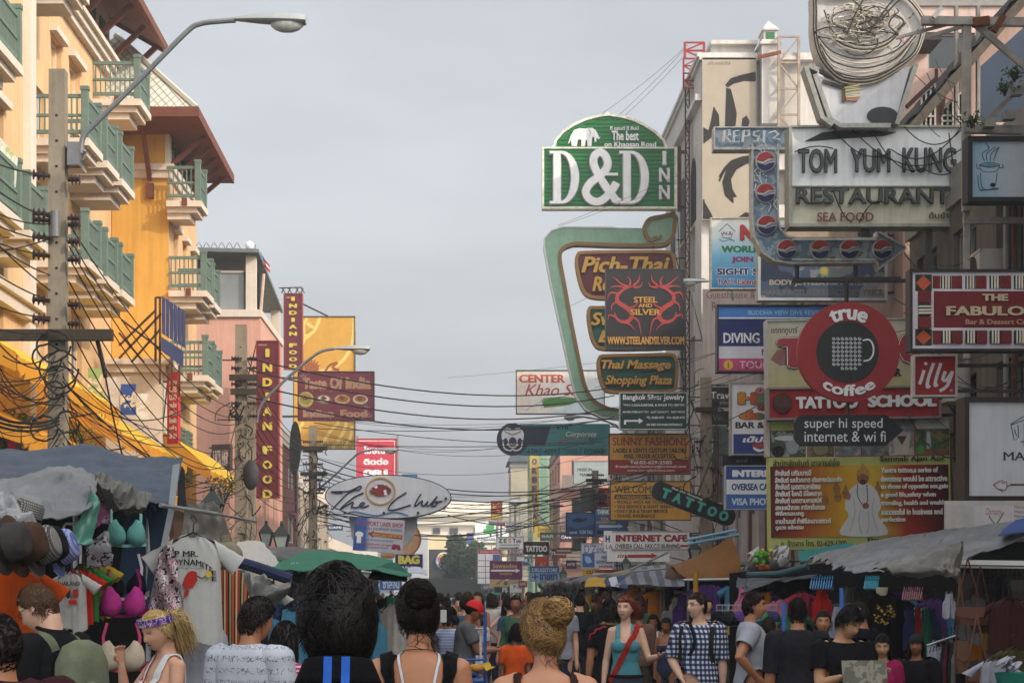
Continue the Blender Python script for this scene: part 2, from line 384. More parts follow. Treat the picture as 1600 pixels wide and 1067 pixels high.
def sheet(ctrl,nu=24,nv=16,wr=.02,ws=3.,seed=0,thick=.01):
    """cloth surface through a coarse net of control points (rows), subdivided, with wrinkles"""
    C=np.array([[list(p)for p in r]for r in ctrl],float)
    def res(A,n): # resample axis 0 with catmull-rom
        m=len(A);out=[]
        for t in np.linspace(0,m-1,n):
            i=min(int(t),m-2);u=t-i;a,b,c,d=A[max(i-1,0)],A[i],A[i+1],A[min(i+2,m-1)]
            out.append(.5*(2*b+(c-a)*u+(2*a-5*b+4*c-d)*u*u+(3*b-a-3*c+d)*u**3))
        return np.array(out)
    G=res(C,nv);G=np.swapaxes(res(np.swapaxes(G,0,1),nu),0,1)
    rows=[]
    for i in range(nv):
        row=[]
        for j in range(nu):
            p=Vector(G[i,j]);q=p*ws+Vector((seed*7.3,seed,0))
            d=mnoise.fractal(q,.75,2.2,5)*wr+abs(mnoise.noise(Vector((q.x*.9+q.z*.5,q.y*.4+seed,q.z*.4))))*wr*1.2+(.5-abs(mnoise.noise(q*2.7)))*wr*.35
            row.append(p+Vector((d*.5,-d,d*.6)))
        rows.append(row)
    return rows
GREY=M('#8a8884',.6,.2,4);DARK=M('#2a2826',.7,.3,4);STEEL=M('#77787a',.5,.25,5,metal=.3);RUST=M('#5a3a2c',.8,.4,6)
WHITE=M('#d8d6d0',.6,.1,3);BLACK=M('#161616',.6,.2,5);BRACK=M('#4a4642',.6,.3,3)
def C(h,**k):
    c=lin(h);mx,mn=max(c),min(c);sat=(mx-mn)/(mx+1e-6);g=sum(c)/3 # sun-faded sign paint
    return M(tuple(min(.82,(x*.88+g*.12)*(1.38-.42*sat))for x in c),**{**dict(rough=.55,var=.13,sc=2.5,streak=.12),**k})
XR=9.05
ALU=M('#a9aaac',.45,.2,6,metal=.4)
# ================================================================ setting: ground
MB(M('#5b5955',.9,.25,.8,bump=.3)).box(-60,60,-60,900,-.4,-.02).thing('ground',None,None,kind='structure')
MB(M('#4c4b4a',.85,.3,1.2,bump=.3)).box(-5.6,5.6,-40,330,-.02,0.).thing('road',None,None,kind='structure')
for sx in(-1,1):
    b=MB(M('#7c7770',.9,.25,1.5,bump=.2));b.box(*sorted((sx*5.75,sx*9.6)),-40,330,-.02,.14);b.mat(M('#9a958c',.9,.2,3));b.box(*sorted((sx*5.6,sx*5.748)),-40,330,-.02,.15)
    b.thing('pavement',None,None,kind='structure')
# ================================================================ left hotel
ORANGE=M('#d6a44c',.8,.1,1.2,streak=.22);PEACH=M('#d9b284',.8,.1,1.2,streak=.2);CREAM=M('#d6c8b8',.75,.09,2,streak=.12)
GREEN=M('#66796e',.6,.15,4);GRDK=M('#43685a',.6,.15,4);EAVE=M('#7c4a30',.8,.2,3);MAROON=M('#6f4030',.7,.2,4)
GLASS=M('#20282c',.15,.2,1,spec=.6);PINKW=M('#d3a08c',.85,.1,1.5,streak=.15);TILE=M('#cfcabb',.8,.12,3)
def balcony(name_root,x_in,x_out,y0,y1,z,sgn=1,npost=2):
    """balcony > slab, railing (> posts), bracket; slab top at z, sticks out from x_in to x_out"""
    p=[]
    b=MB(CREAM)
    b.box(x_in,x_out,y0,y1,z-.16,z);b.box(x_in,x_out-.12*sgn,y0+.12,y1-.12,z-.30,z-.16);b.box(x_in,x_out-.32*sgn,y0+.22,y1-.22,z-.46,z-.30)
    b.mat(MAROON).box(*sorted((x_in+(x_out-x_in)*.45,x_in+(x_out-x_in)*.45+.14)),y0-.03,y0-.001,z-.14,z+.06)
    sl=b.part('balcony_slab',name_root)
    r=MB(GREEN);h=1.0;e=.1*sgn;xo=x_out-e
    for z0,z1 in((.10,.18),(.46,.52),(.86,.94)):
        r.box(*sorted((x_in,xo)),y0+.06,y0+.12,z+z0,z+z1);r.box(*sorted((xo-.03,xo+.03)),y0+.1,y1-.1,z+z0,z+z1)
    n=max(3,int(abs(xo-x_in)/.11))
    for i in range(n):
        x=x_in+(xo-x_in)*(i+.5)/n;r.box(x-.014,x+.014,y0+.075,y0+.105,z+.18,z+.86)
    n=max(4,int((y1-y0)/.11))
    for i in range(n):
        y=y0+.1+(y1-y0-.2)*(i+.5)/n;r.box(xo-.014,xo+.014,y-.014,y+.014,z+.18,z+.86)
    rl=r.part('railing',name_root)
    for y in(y0+.09,y1-.09):
        q=MB(GREEN);q.box(xo-.075,xo+.075,y-.075,y+.075,z,z+1.02);q.box(xo-.09,xo+.09,y-.09,y+.09,z+1.02,z+1.1);q.part('railing_post',rl)if 0 else q.part('railing_post',name_root)
def window_unit(root,x,y0,y1,z0,z1,fm=CREAM,pane=GLASS,sgn=1,hood=True):
    """window in a street-facing wall at x; > frame, pane, hood"""
    f=MB(fm);t=.07
    for q in((y0,y0+t,z0,z1),(y1-t,y1,z0,z1),(y0+t,y1-t,z0,z0+t),(y0+t,y1-t,z1-t,z1),((y0+y1)/2-.03,(y0+y1)/2+.03,z0+t,z1-t)):f.box(*sorted((x-.22*sgn,x-.12*sgn)),*q)
    fr=f.part('window',root)
    if fr:MB(pane).box(*sorted((x-.24*sgn,x-.18*sgn)),y0+.02,y1-.02,z0+.02,z1-.02).part('pane',fr)
    if hood:MB(fm).box(*sorted((x-.02*sgn,x+.16*sgn)),y0-.1,y1+.1,z1+.02,z1+.16).part('window_hood',root)
def shutter(root,x,y0,y1,z0,z1,sgn=1,m=GREEN):
    b=MB(m);b.box(*sorted((x+.002*sgn,x+.06*sgn)),y0,y1,z0,z1)
    n=int((z1-z0)/.12)
    for i in range(n):z=z0+(z1-z0)*(i+.5)/n;b.box(*sorted((x+.062*sgn,x+.085*sgn)),y0+.06,y1-.06,z-.035,z+.02)
    b.part('shutter',root)
# ---- block A (peach bay, nearest)
A=thing('hotel_building','peach and cream hotel bay with green balconies cut by the left picture edge','building',(-10,36,0))
ops=[(2.0,3.4,9.2,11.0),(2.0,3.4,6.0,8.2),(4.6,5.9,9.2,11.0),(4.6,5.9,6.0,8.2),(4.6,5.9,12.,13.6)]
b=MB(PEACH);b.wall((-8.85,31,0),(0,8,0),(0,0,17),(1,0,0),ops);b.box(-13,-9.15,31.05,39,0,17);b.wall((-13,31,0),(4.15,0,0),(0,0,17),(0,-1,0));b.wall((-13,39.02,0),(4.15,0,0),(0,0,17),(0,1,0));b.part('wall',A)
for o in ops:window_unit(A,-8.85,31+o[0],31+o[1],o[2],o[3])
MB(CREAM).box(-8.847,-8.7,38.5,39.06,0,17).part('corner_pilaster',A)
MB(CREAM).box(-8.847,-8.55,34.6,39.3,7.45,7.6).box(-8.847,-8.65,34.6,39.2,7.2,7.447).part('cornice',A)
for z in(11.15,8.4):balcony(A,-8.84,-7.9,32.4,34.45,z)
balcony(A,-8.84,-7.9,35.0,36.6,8.35)
balcony(A,-9.1,-7.95,39.4,40.75,14.35)
# ---- block B (orange)
B=thing('hotel_building','orange hotel block with three green balconies per floor and a brown eave','building',(-10,44,0))
wY=lambda px:XP(px,-9.2)
ops=[(wY(79)-39.1,wY(96)-39.1,13.0,14.2),(wY(108)-39.1,wY(125)-39.1,13.0,14.2)]
for y0,y1 in((40.9,42.1),(43.1,44.2),(44.9,46.2)):ops+=[(y0-39.1,y1-39.1,11.4,13.-.35),(y0-39.1,y1-39.1,8.8,10.6),(y0-39.1,y1-39.1,6.4,7.9)]
ops=[o for o in ops]
b=MB(PEACH);b.wall((-9.2,39.1,0),(0,10.2,0),(0,0,15),(1,0,0),ops,.3);b.box(-13,-9.55,39.1,52.0,0,15.6);b.mat(ORANGE).wall((-9.55,49.3,0),(.35,0,0),(0,0,15),(0,1,0));b.part('wall',B)
for o in ops:window_unit(B,-9.2,39.1+o[0],39.1+o[1],o[2],o[3],pane=GLASS if o[3]<13 else ORANGE,hood=o[3]>13)
b=MB(CREAM);b.box(-9.3,-8.95,39.1,49.5,15.15,15.3).box(-9.3,-9.05,39.1,49.4,14.98,15.147).box(-9.3,-8.85,39.1,49.6,15.303,15.42);b.part('cornice',B)
b=MB(CREAM);b.box(-12,-9.6,40,52,15.43,17.3).part('attic_wall',B)
for i in range(7):shutter(B,-9.6,41.2+i*1.55,42.0+i*1.55,15.5,16.9,m=GRDK)
b=MB(EAVE) # eave: sloping slab, wooden underside, red edge
b.hexa([(-8.2,38,16.62),(-8.2,52.6,16.62),(-10.8,52.6,18.1),(-10.8,38,18.1)],[(-8.2,38,16.72),(-8.2,52.6,16.72),(-10.8,52.6,18.2),(-10.8,38,18.2)])
b.mat(MAROON).box(-8.2,-8.12,38,52.68,16.52,16.74).hexa([(-8.2,52.6,16.5),(-8.2,52.68,16.5),(-10.8,52.68,17.98),(-10.8,52.6,17.98)],[(-8.2,52.6,16.74),(-8.2,52.68,16.74),(-10.8,52.68,18.22),(-10.8,52.6,18.22)])
b.mat(DARK)
for i in range(24):b.box(-10.7,-8.3,38.3+i*.6,38.36+i*.6,16.75+.0,16.8)if 0 else None
b.part('roof',B)
for i in range(7):MB(MAROON).bar((-9.58,41.0+i*1.9,15.5),(-8.4,41.0+i*1.9,16.62),.13).part('eave_bracket',B)
for y0,y1 in((40.7,42.3),(42.85,44.3),(44.7,46.4)):
    balcony(B,-9.19,-7.95,y0,y1,11.38);balcony(B,-9.19,-7.95,y0,y1,8.8)
balcony(B,-9.19,-8.0,47.5,49.1,13.95)
for y in(40.3,39.6):shutter(B,-9.2,y-.25,y+.2,11.5,13.5);shutter(B,-9.2,y-.25,y+.2,8.9,10.6)
# ---- block C (orange gable end, hip roof)
BC=thing('hotel_building','orange hotel end block with pale tiled hip roof and white cornice band','building',(-9,54,0))
b=MB(ORANGE);b.wall((-9.54,52.02,0),(1.54,0,0),(0,0,14.5),(0,-1,0));b.mat(PEACH)
ops=[(.9,1.6,10.6,11.7),(2.6,3.2,10.6,11.7),(4.2,4.8,10.6,11.7)]
b.wall((-8.0,52.02,0),(0,5.4,0),(0,0,13),(1,0,0),ops);b.mat(CREAM).wall((-8.1,52.02,13),(0,5.4,0),(0,0,1.5),(1,0,0));b.mat(PEACH).box(-13,-8.31,52.3,57.4,0,14.4);b.mat(ORANGE).wall((-9.54,57.42,0),(1.54,0,0),(0,0,14.5),(0,1,0));b.part('wall',BC)
for o in ops:window_unit(BC,-8.0,52.02+o[0],52.02+o[1],o[2],o[3],pane=ORANGE)
b=MB(CREAM);b.box(-9.54,-7.85,51.85,57.5,13.15,13.32).box(-9.54,-7.92,51.92,57.46,12.95,13.147).part('cornice',BC)
for i in range(4):shutter(BC,-8.1,52.5+i*1.2,53.1+i*1.2,13.4,14.3,m=GRDK)
b=MB(CREAM);b.box(-8.098,-7.98,52.0,52.4,13.33,14.5).part('corner_pilaster',BC)
a=[Vector(p)for p in((-7.0,50.2,14.3),(-7.0,57.9,14.2),(-12,57.9,14.2),(-12,50.2,14.3))];r0,r1=Vector((-9.6,53.0,17.0)),Vector((-9.6,55.5,17.0))
rf=MB(TILE);d=Vector((0,0,.1))
for q in((a[0],r0,a[3]),(a[0],a[1],r1,r0),(a[1],a[2],r1)):rf.poly([p+d for p in q],-d)
rf.mat(M('#8f8a7e',.8,.2,4)) # tile courses: diagonal lap lines on the end and street slopes
e0,e1,e2=a[0]+d,a[3]+d,r0+d
nn=(e1-e0).cross(e2-e0).normalized();nn=nn if nn.y<0 else-nn
for k in range(-14,15):
    for sg in(1,-1):
        pts=[]
        for t in np.linspace(0,1,25):
            zz=t;u=.5+k*.045+sg*t*.42
            half=.5*(1-zz)
            if .5-half+.01<u<.5+half-.01:pts.append(e0.lerp(e1,u)+(e2-(e0+e1)/2)*zz+nn*.006)
        if len(pts)>1:rf.ribbon(pts,.025,nn)
rf.mat(M('#bab5a6',.8,.1,3)).tube([a[0]+d,r0+d],.09);rf.tube([r0+d,r1+d],.09)
roofC=rf.part('roof',BC)
b=MB(MAROON);b.box(-12,-6.95,50.12,50.2,14.16,14.42);b.hexa([(-7.0,50.2,14.16),(-6.93,50.2,14.16),(-6.93,57.9,14.06),(-7.0,57.9,14.06)],[(-7.0,50.2,14.42),(-6.93,50.2,14.42),(-6.93,57.9,14.32),(-7.0,57.9,14.32)])
b.part('fascia',roofC);MB(EAVE).hexa([(-12,50.2,14.17),(-7,50.2,14.17),(-7,57.9,14.07),(-12,57.9,14.07)],[(-12,50.2,14.27),(-7,50.2,14.27),(-7,57.9,14.17),(-12,57.9,14.17)]).part('soffit',roofC)
for i in range(5):MB(MAROON).bar((-8.0,52.3+i*1.2,13.35),(-7.1,52.3+i*1.2,14.12),.12).part('eave_bracket',BC)
MB(MAROON).bar((-8.5,51.95,12.9),(-8.5,50.6,14.15),.12).box(-8.6,-8.4,51.9,52.01,12.4,12.8).part('eave_bracket',BC)
balcony(BC,-7.99,-7.05,51.5,52.9,12.25)
for(y0,y1,z)in((51.9,53.4,9.9),(53.6,55.0,9.85),(52.2,53.7,7.65),(53.9,55.4,7.6)):balcony(BC,-7.99,-6.95,y0,y1,z)
b=MB(CREAM);b.box(-9.4,-7.9,50.3,52.0,4.2,7.5).box(-9.4,-7.8,50.2,52.0,7.503,7.7).box(-9.4,-7.7,50.1,52.0,7.703,7.85);b.part('porch_block',BC)
for i in range(3):shutter(BC,-7.99,52.4+i*1.4,53.3+i*1.4,4.9,6.4);
# ---- pink building with roof terrace
D=thing('shophouse_building','salmon pink shophouse with covered roof terrace and hanging drainpipes','building',(-10,70,0))
b=MB(PINKW);b.wall((-12.2,66,0),(5.2,0,0),(0,0,11.2),(0,-1,0),[(.2,.2+.01,9,9.01)]);b.wall((-7.0,66,0),(0,8,0),(0,0,11.2),(1,0,0),[(1.5+i*3,3+i*3,z,z+1.5)for i in range(2)for z in(4.2,7.6)]);b.box(-12.2,-7.3,66.3,74,0,11.1);b.part('wall',D)
for i in range(2):
    for z in(4.2,7.6):window_unit(D,-7.0,67.5+i*3,69+i*3,z,z+1.5,fm=GREY,hood=False)
MB(CREAM).box(-12.2,-6.95,65.9,74,11.2,11.45).box(-7.5,-7.15,66,66.3,11.453,13.45).box(-7.4,-7.05,73.5,73.8,11.453,12.9).part('terrace_frame',D)
MB(M('#6d716e',.6,.25,2)).hexa([(-12.4,65.6,13.45),(-7.02,65.6,13.35),(-6.98,74.0,12.5),(-12.4,74.5,12.6)],[(-12.4,65.6,13.6),(-7.02,65.6,13.47),(-6.98,74.0,12.62),(-12.4,74.5,12.77)]).part('terrace_roof',D)
MB(M('#8b9090',.3,.2,1)).box(-12.2,-7.6,66.2,66.23,11.5,12.75).part('glass_screen',D);MB(CREAM).box(-12.2,-7.6,66.15,66.2,12.75,12.82).part('screen_rail',D)
MB(M('#3a3c3c',.8,.2,2)).box(-12.2,-7.2,67.6,67.8,11.46,13.0).part('terrace_shade_wall',D)  # dark box paints in the shaded interior of the roof terrace
r=MB(M('#5b5d5c',.6,.2))
for i in range(16):
    x=-12.2+i*.27;r.tube([(x,67.8,13.4),(x,67.8,13.85),(x+.07,67.8,14.0),(x+.135,67.8,14.1),(x+.2,67.8,14.0),(x+.27,67.8,13.85)],.013,4)
r.box(-12.2,-8,67.79,67.81,13.6,13.63);r.part('roof_railing',D)
for px,py0,py1 in((404,500,428),):MB(M('#c9b3a4',.6,.2)).tube([W(px,py0+190,67.5),W(px+2,py0,67.5),W(px+8,py1,67.5)],.06).part('drainpipe',D)
MB(M('#c9b3a4',.6,.2)).tube([W(425,640,78),W(426,520,78),W(432,500,78),W(437,490,78)],.08).part('drainpipe',D)
b=MB(M('#d9d4c8',.5,.1));b.lathe(W(390,404,67),[(.12,0),(.12,.25),(.05,.3),(.04,.5)],10);b.mat(M('#ececea',.3,.05)).ell(W(390,384,67),.16,.16,.16);b.part('post_lamp',D)
g=MB(M('#1f7a52',.8,.2));g.grid(sheet([[W(405,512,70),W(411,520,70)],[W(404,531,70),W(420,534,70)]],6,6,.05,2,2));g.thing('green_net','dark green netting hanging from the pink building pipes','net')
for px,py,c in((399,388,'#2f7fc0'),(408,400,'#b9302a')):
    f=MB(STEEL);f.tube([W(px,415,67.4),W(px,py-6,67.4)],.02,5);t=f.thing('flag',{'#2f7fc0':'blue flag on a short pole beside the globe lamp','#b9302a':'red white and blue flag beside the globe lamp'}[c],'flag')
    q=MB(M(c,.8,.1,trans=.3));x0,z0=W(px,py,67.4).x,W(px,py,67.4).z
    q.grid([[(x0+.02+i*.04,67.4+.05*math.sin(i*1.2),z0-j*.07-i*.045)for i in range(8)]for j in range(5)]);
    if c=='#b9302a':q.mat(WHITE).grid([[(x0+.02+i*.04,67.39+.05*math.sin(i*1.2),z0-.1-j*.03-i*.045)for i in range(8)]for j in range(3)])
    q.part('cloth',t)
def simple_block(name,label,x0,x1,y0,y1,h,wallm,sgn,storeys,ny,fm=CREAM,base=3.4,win=True,parapet=.5,side=True):
    """plain city block: walls with real window openings on the street side and on the end turned to the camera"""
    root=thing(name,label,'building',((x0+x1)/2,(y0+y1)/2,0))
    xs=x1 if sgn>0 else x0;back=x0 if sgn>0 else x1
    b=MB(wallm);sh=(h-base)/max(1,storeys);op=[]
    for k in range(storeys):
        for i in range(ny):
            w=(y1-y0)/ny;op.append((w*i+w*.22,w*(i+1)-w*.22,base+sh*k+sh*.28,base+sh*k+sh*.82))
    b.wall((xs,y0,0),(0,y1-y0,0),(0,0,h),(sgn,0,0),op,.2)
    ox=[]
    nx=max(1,int(abs(x1-x0)/2.2))
    if side:
        for k in range(storeys):
            for i in range(nx):w=(x1-x0)/nx;ox.append((w*i+w*.3,w*(i+1)-w*.3,base+sh*k+sh*.3,base+sh*k+sh*.8))
    b.wall((x0,y0,0),(x1-x0,0,0),(0,0,h),(0,-1,0),ox,.2)
    b.box(min(xs-.35*sgn,back),max(xs-.35*sgn,back),y0+.35,y1,0,h-.05)
    b.part('wall',root)
    MB(fm).box(x0-.08,x1+.08,y0-.08,y1+.05,h,h+.25).box(x0,x1,y0,y1,h+.253,h+parapet+.25).part('parapet',root)
    for o in op:window_unit(root,xs,y0+o[0],y0+o[1],o[2],o[3],fm=fm,hood=False,sgn=sgn)
    for o in ox:
        f=MB(fm);t=.06;X0,X1=x0+o[0],x0+o[1]
        for q in((X0,X0+t,o[2],o[3]),(X1-t,X1,o[2],o[3]),(X0+t,X1-t,o[2],o[2]+t),(X0+t,X1-t,o[3]-t,o[3])):f.box(q[0],q[1],y0+.1,y0+.18,q[2],q[3])
        w_=f.part('window',root);MB(GLASS).box(X0+.02,X1-.02,y0+.15,y0+.2,o[2]+.02,o[3]-.02).part('pane',w_)
    return root
simple_block('shophouse_building','dull red brown shophouse behind the tall vertical Indian food boards',-13,-8.3,75,96,8.5,M('#7a4a42',.85,.2,1.5,streak=.3),1,2,3)
simple_block('shophouse_building','grey beige shophouse behind the oval white club board',-13,-8.6,97,122,7.2,M('#a89a88',.85,.2,1.5,streak=.3),1,2,5)
simple_block('shophouse_building','low grey beige shophouse far down the left pavement',-14,-8.8,124,165,4.6,M('#8f887a',.85,.15,1.5,streak=.2),1,1,7)
simple_block('shophouse_building','low grey shophouse at the far left corner of the street',-15,-9,167,205,4.4,M('#a5a39c',.85,.15,1.5,streak=.2),1,1,7)
# ---- awnings
YEL=M('#ecc444',.8,.12,2,trans=.35);YORG=M('#d8982e',.8,.12,2,trans=.3)
def awning(label,xi,zi,xo,zo,y0,y1,m,mv,val=.38):
    t=thing('awning',label,'awning',(xi,y0,zo))
    rows=[[Vector((xi+(xo-xi)*u,y,zi+(zo-zi)*u**1.15-.08*math.sin(math.pi*((y-y0)*.8%1))*u))for y in np.linspace(y0,y1,41)]for u in np.linspace(0,1,7)]
    MB(m).grid(rows).part('canopy',t)
    sc=[];n=int((y1-y0)/.42)
    for k in range(3):sc.append([Vector((xo+.02+.03*math.sin(i*1.3),y0+(y1-y0)*i/(n*6),zo-(.06 if k==0 else(val*.5 if k==1 else val*.72+val*.28*abs(math.sin(math.pi*i/6))))))for i in range(n*6+1)])
    MB(mv).grid(sc).part('valance',t)
    e=MB(mv);e.poly([(xi,y0,zi),(xo,y0,zo),(xo,y0,zo-.3),(xi,y0,zi-.5)],(0,.01,0));e.part('end_flap',t)
    f=MB(STEEL)
    for y in np.linspace(y0+.2,y1-.2,4):f.tube([(xi,y,zi-.06),(xo,y,zo-.05)],.02,5);f.tube([(xi,y,zo-.4),(xo,y,zo-.06)],.02,5)
    f.part('awning_frame',t);return t
awning('sunlit yellow scalloped awning below the orange hotel block',-9.15,6.3,-7.2,5.15,40.2,49.6,YEL,YORG)
awning('yellow and orange scalloped awning behind the street lantern',-7.95,6.0,-6.7,5.0,50.5,59,YEL,YORG)
awning('orange scalloped awning behind the nearest concrete pole',-8.8,6.5,-7.0,5.5,30,38.9,YEL,YORG)
awning('lower orange awning under the yellow scalloped one',-9.1,5.0,-7.3,4.2,41,50,YORG,YORG)
awning('darker orange awning low behind the blue stall tarp',-8.8,5.2,-7.0,4.4,30.3,40,YORG,YORG)
# dark shop fronts under the awnings
for(y0,y1,l)in((31.1,39,'dim shop front under the nearest orange awning'),(39.2,49.2,'dim shop front under the sunlit yellow awning'),(52.1,57.3,'dim shop front under the awning by the street lantern')):
    t=thing('ground_floor',l,'storefront',(-8.8,(y0+y1)/2,.14));x=-8.0 if y0>50 else(-8.82 if y0<35 else-9.18)
    MB(M('#4a2f1c',.8,.3,2)).box(x+.002,x+.12,y0,y1,2.9,4.1).part('fascia_board',t)
    b=MB(DARK);n=5
    for i in range(n+1):y=y0+(y1-y0-.12)*i/n;b.box(x+.002,x+.1,y,y+.12,.15,2.9)
    b.part('mullions',t);MB(GLASS).box(x+.001,x+.03,y0,y1,.15,2.9).part('shop_glass',t)
# terrace rail, red board and plants over the stall tarp
t=thing('terrace_rail','green terrace rail just above the blue stall tarp at left','railing',W(20,710,34));q=MB(GREEN)
for px in(0,12,24,36,48,58):q.bar(W(px,712,34),W(px,660+px*.5,34),.1)
q.bar(W(0,662,34),W(70,697,34),.12).bar(W(0,690,34),W(70,712,34),.1).bar(W(0,700,34),W(0,760,34),.1);q.part('railing',t)
s=Sign('menu_board','red framed menu board with dark picture over the blue tarp','sign',32.5,12,678,62,715);s.face(M('#c3202a',.6));s.rect(24,684,56,712,M('#6a5350',.6,.4,9));s.quad(34,690,46,700,M('#b59e96',.6,.4,20),'picture',0,.006);s.done()
def plant(name,label,base,h,r,m,n=160,seed=1):
    t=thing(name,label,'plant',base);rnd=random.Random(seed);b=MB(m);st=MB(M('#4a3a26',.9))
    for i in range(6):
        a=rnd.uniform(0,6.28);tip=Vector(base)+Vector((math.cos(a)*r*.5,math.sin(a)*r*.5,h*rnd.uniform(.6,1)));st.tube([base,(Vector(base)+tip)/2+Vector((0,0,h*.1)),tip],[.02,.015,.006],5)
    for i in range(n):
        p=Vector((rnd.gauss(0,.45),rnd.gauss(0,.45),0))*r+Vector(base)+Vector((0,0,h*rnd.uniform(.3,1.05)));d=Vector((rnd.gauss(0,1),rnd.gauss(0,1),rnd.gauss(0,.6))).normalized()*rnd.uniform(.05,.11);u=d.orthogonal().normalized()*.03
        b.add([p,p+d*.5+u,p+d,p+d*.5-u],[(0,1,2,3)])
    b.part('leaves',t);st.part('stems',t)
LEAF=M('#5c7a2c',.7,.4,9,trans=.3);LEAFD=M('#34502a',.7,.4,9,trans=.2)
plant('potted_plant','yellow green leafy plant behind the red menu board',W(33,690,35),.5,.35,LEAF,160,3)
plant('potted_plant','leafy plant behind the blue tarp right of the nearest pole',W(118,715,37),.55,.4,LEAF,160,5)
plant('potted_plant','green plants above the tarp beside the lantern',W(350,790,50),.7,.5,LEAFD,220,8)
# hanging banner on the balcony, towels
b=MB(M('#d8d9c4',.8,.15,5,trans=.3,pat=('blot',4,[(0,'#dfe0d2'),(.55,'#b9c78a'),(.66,'#e6e6dc')])));b.grid(sheet([[W(0,215,33.6),W(12,232,33.9),W(27,250,34.3)],[W(0,260,33.6),W(10,280,33.8),W(24,296,34.2)],[W(3,300,33.6),W(11,312,33.8),W(22,318,34.2)]],10,10,.05,4,3));b.thing('cloth_banner','crumpled white and lime cloth banner hung over the left green balcony','banner')
# ================================================================ right side buildings
simple_block('unseen_shade_building','unseen tall plain concrete building put in to shade the crowd, beside the photographer on the right',9.6,18,-7,15,12.6,M('#b7aa9a',.85,.15,1,streak=.25),-1,4,8)  # out of view; added and sized to keep direct sun off the near crowd
t=thing('shophouse_building','unseen shuttered shophouse added before the cafe board, its lean-to roof shaped to shade the seafood board','building',(14,23,0))
b=MB(M('#8d857a',.85,.25,1.2,streak=.35));b.poly([(9.3,15.2,0),(20,15.2,0),(20,15.2,20.3),(9.3,15.2,12.3)],(0,.3,0));b.poly([(9.3,30,0),(20,30,0),(20,30,20.3),(9.3,30,12.3)],(0,.3,0));b.wall((9.3,15.5,0),(0,14.5,0),(0,0,12.3),(-1,0,0),[(1+i*3.5,3+i*3.5,z,z+1.6)for i in range(4)for z in(4,7,10)]);b.box(9.6,20,15.5,30,0,3.2);b.part('wall',t)
MB(GREY).hexa([(9.0,15.0,12.1),(20.2,15.0,20.5),(20.2,30.4,20.5),(9.0,30.4,12.1)],[(9.0,15.0,12.2),(20.2,15.0,20.6),(20.2,30.4,20.6),(9.0,30.4,12.2)]).part('roof',t)  # added out of view; slope shaped so its shadow crosses the seafood board
for i in range(4):
    for z in(4,7,10):window_unit(t,9.3,16.5+i*3.5,18.5+i*3.5,z,z+1.6,fm=GREY,sgn=-1,hood=False)
CONC=M('#8d8880',.85,.25,1.2,streak=.35)
def clutter(root,x,y0,y1,z0,z1,n,seed):
    """air conditioners, pipes, cables on a street wall"""
    rnd=random.Random(seed)
    for i in range(n):
        y,z=rnd.uniform(y0+.5,y1-1),rnd.uniform(z0,z1)
        b=MB(M('#b9b6ac',.5,.2,3));b.box(x-.42,x-.02,y,y+.85,z,z+.6);b.mat(DARK).lathe((x-.43,y+.42,z+.3),[(.23,-.01),(.23,.01)],16,'x');b.part('air_conditioner',root)
    for i in range(n):y=rnd.uniform(y0+.2,y1-.2);MB((GREY,RUST,M('#5c5a55'))[i%3]).tube([(x-.1,y,0.3),(x-.1,y,z1+.8)],.05,6).part('pipe',root)
R1=simple_block('shophouse_building','low dark concrete shophouse behind the maroon dessert cafe board',9.1,16,30.6,39.2,8.9,M('#6e6860',.85,.3,1.2,streak=.4),-1,2,3,fm=GREY)
clutter(R1,9.1,31,38.5,3.2,7.6,4,1)
R4=simple_block('shophouse_building','grey shophouse hidden behind the diving and bar boards',9.35,15,49.6,59.8,10.8,M('#a29c94',.85,.25,1.2,streak=.4),-1,3,3,fm=GREY);clutter(R4,9.35,50,59,3.2,9,7,2)
R5=simple_block('shophouse_building','pale lilac grey shophouse just in front of the white tower',9.2,15,60,72.6,12.0,M('#b3aaa6',.85,.2,1.2,streak=.4),-1,3,4,fm=GREY);clutter(R5,9.2,60.5,72,3.2,10.5,9,3)
b=MB(GREEN)
for i in range(3):b.box(9.0,9.195,61+i*4,63.4+i*4,6.2,8.8)
b.part('green_shutters',R5)if 0 else None
for i in range(3):MB(M('#1f4a3c',.7,.2)).box(9.0,9.195,61+i*4,63.4+i*4,6.2,8.8).part('roller_shutter',R5)
s=Sign('wall_lettering','dark red guesthouse and restaurant lettering painted on the pale end wall','lettering',59.9,1098,440,1188,490,thick=.05);
s.quad(1098,452,1190,600,M('#b9aea8',.85,.2,1.2,streak=.3),'panel',-.05,0);s.text('Guesthouse &',1104,455,1180,466,C('#8a3f34'),serif=True);s.text('Restaurant',1112,472,1173,485,C('#8a3f34'),serif=True);s.done()
# ---- pink gable building with dark eave
R2=thing('shophouse_building','pink gabled shophouse with dark sloping eave above the seafood board','building',(12,43,0))
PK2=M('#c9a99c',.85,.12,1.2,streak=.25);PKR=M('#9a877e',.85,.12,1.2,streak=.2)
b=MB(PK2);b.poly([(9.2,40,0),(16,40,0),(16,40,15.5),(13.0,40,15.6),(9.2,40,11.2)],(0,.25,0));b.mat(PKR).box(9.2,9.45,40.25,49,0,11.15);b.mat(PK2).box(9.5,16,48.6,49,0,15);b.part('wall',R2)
b=MB(M('#3b3a34',.85,.35,3,streak=.3));n=46
rows=[]
for k,yy in enumerate((38.9,49.2)):rows.append([Vector((8.5+(13.0-8.5)*i/n,yy,10.7+(15.85-10.7)*i/n+.05*math.sin(i*1.5)))for i in range(n+1)])
b.grid(rows);rows2=[[p-Vector((0,0,.06))for p in r]for r in rows];b.grid(rows2);b.part('roof',R2)
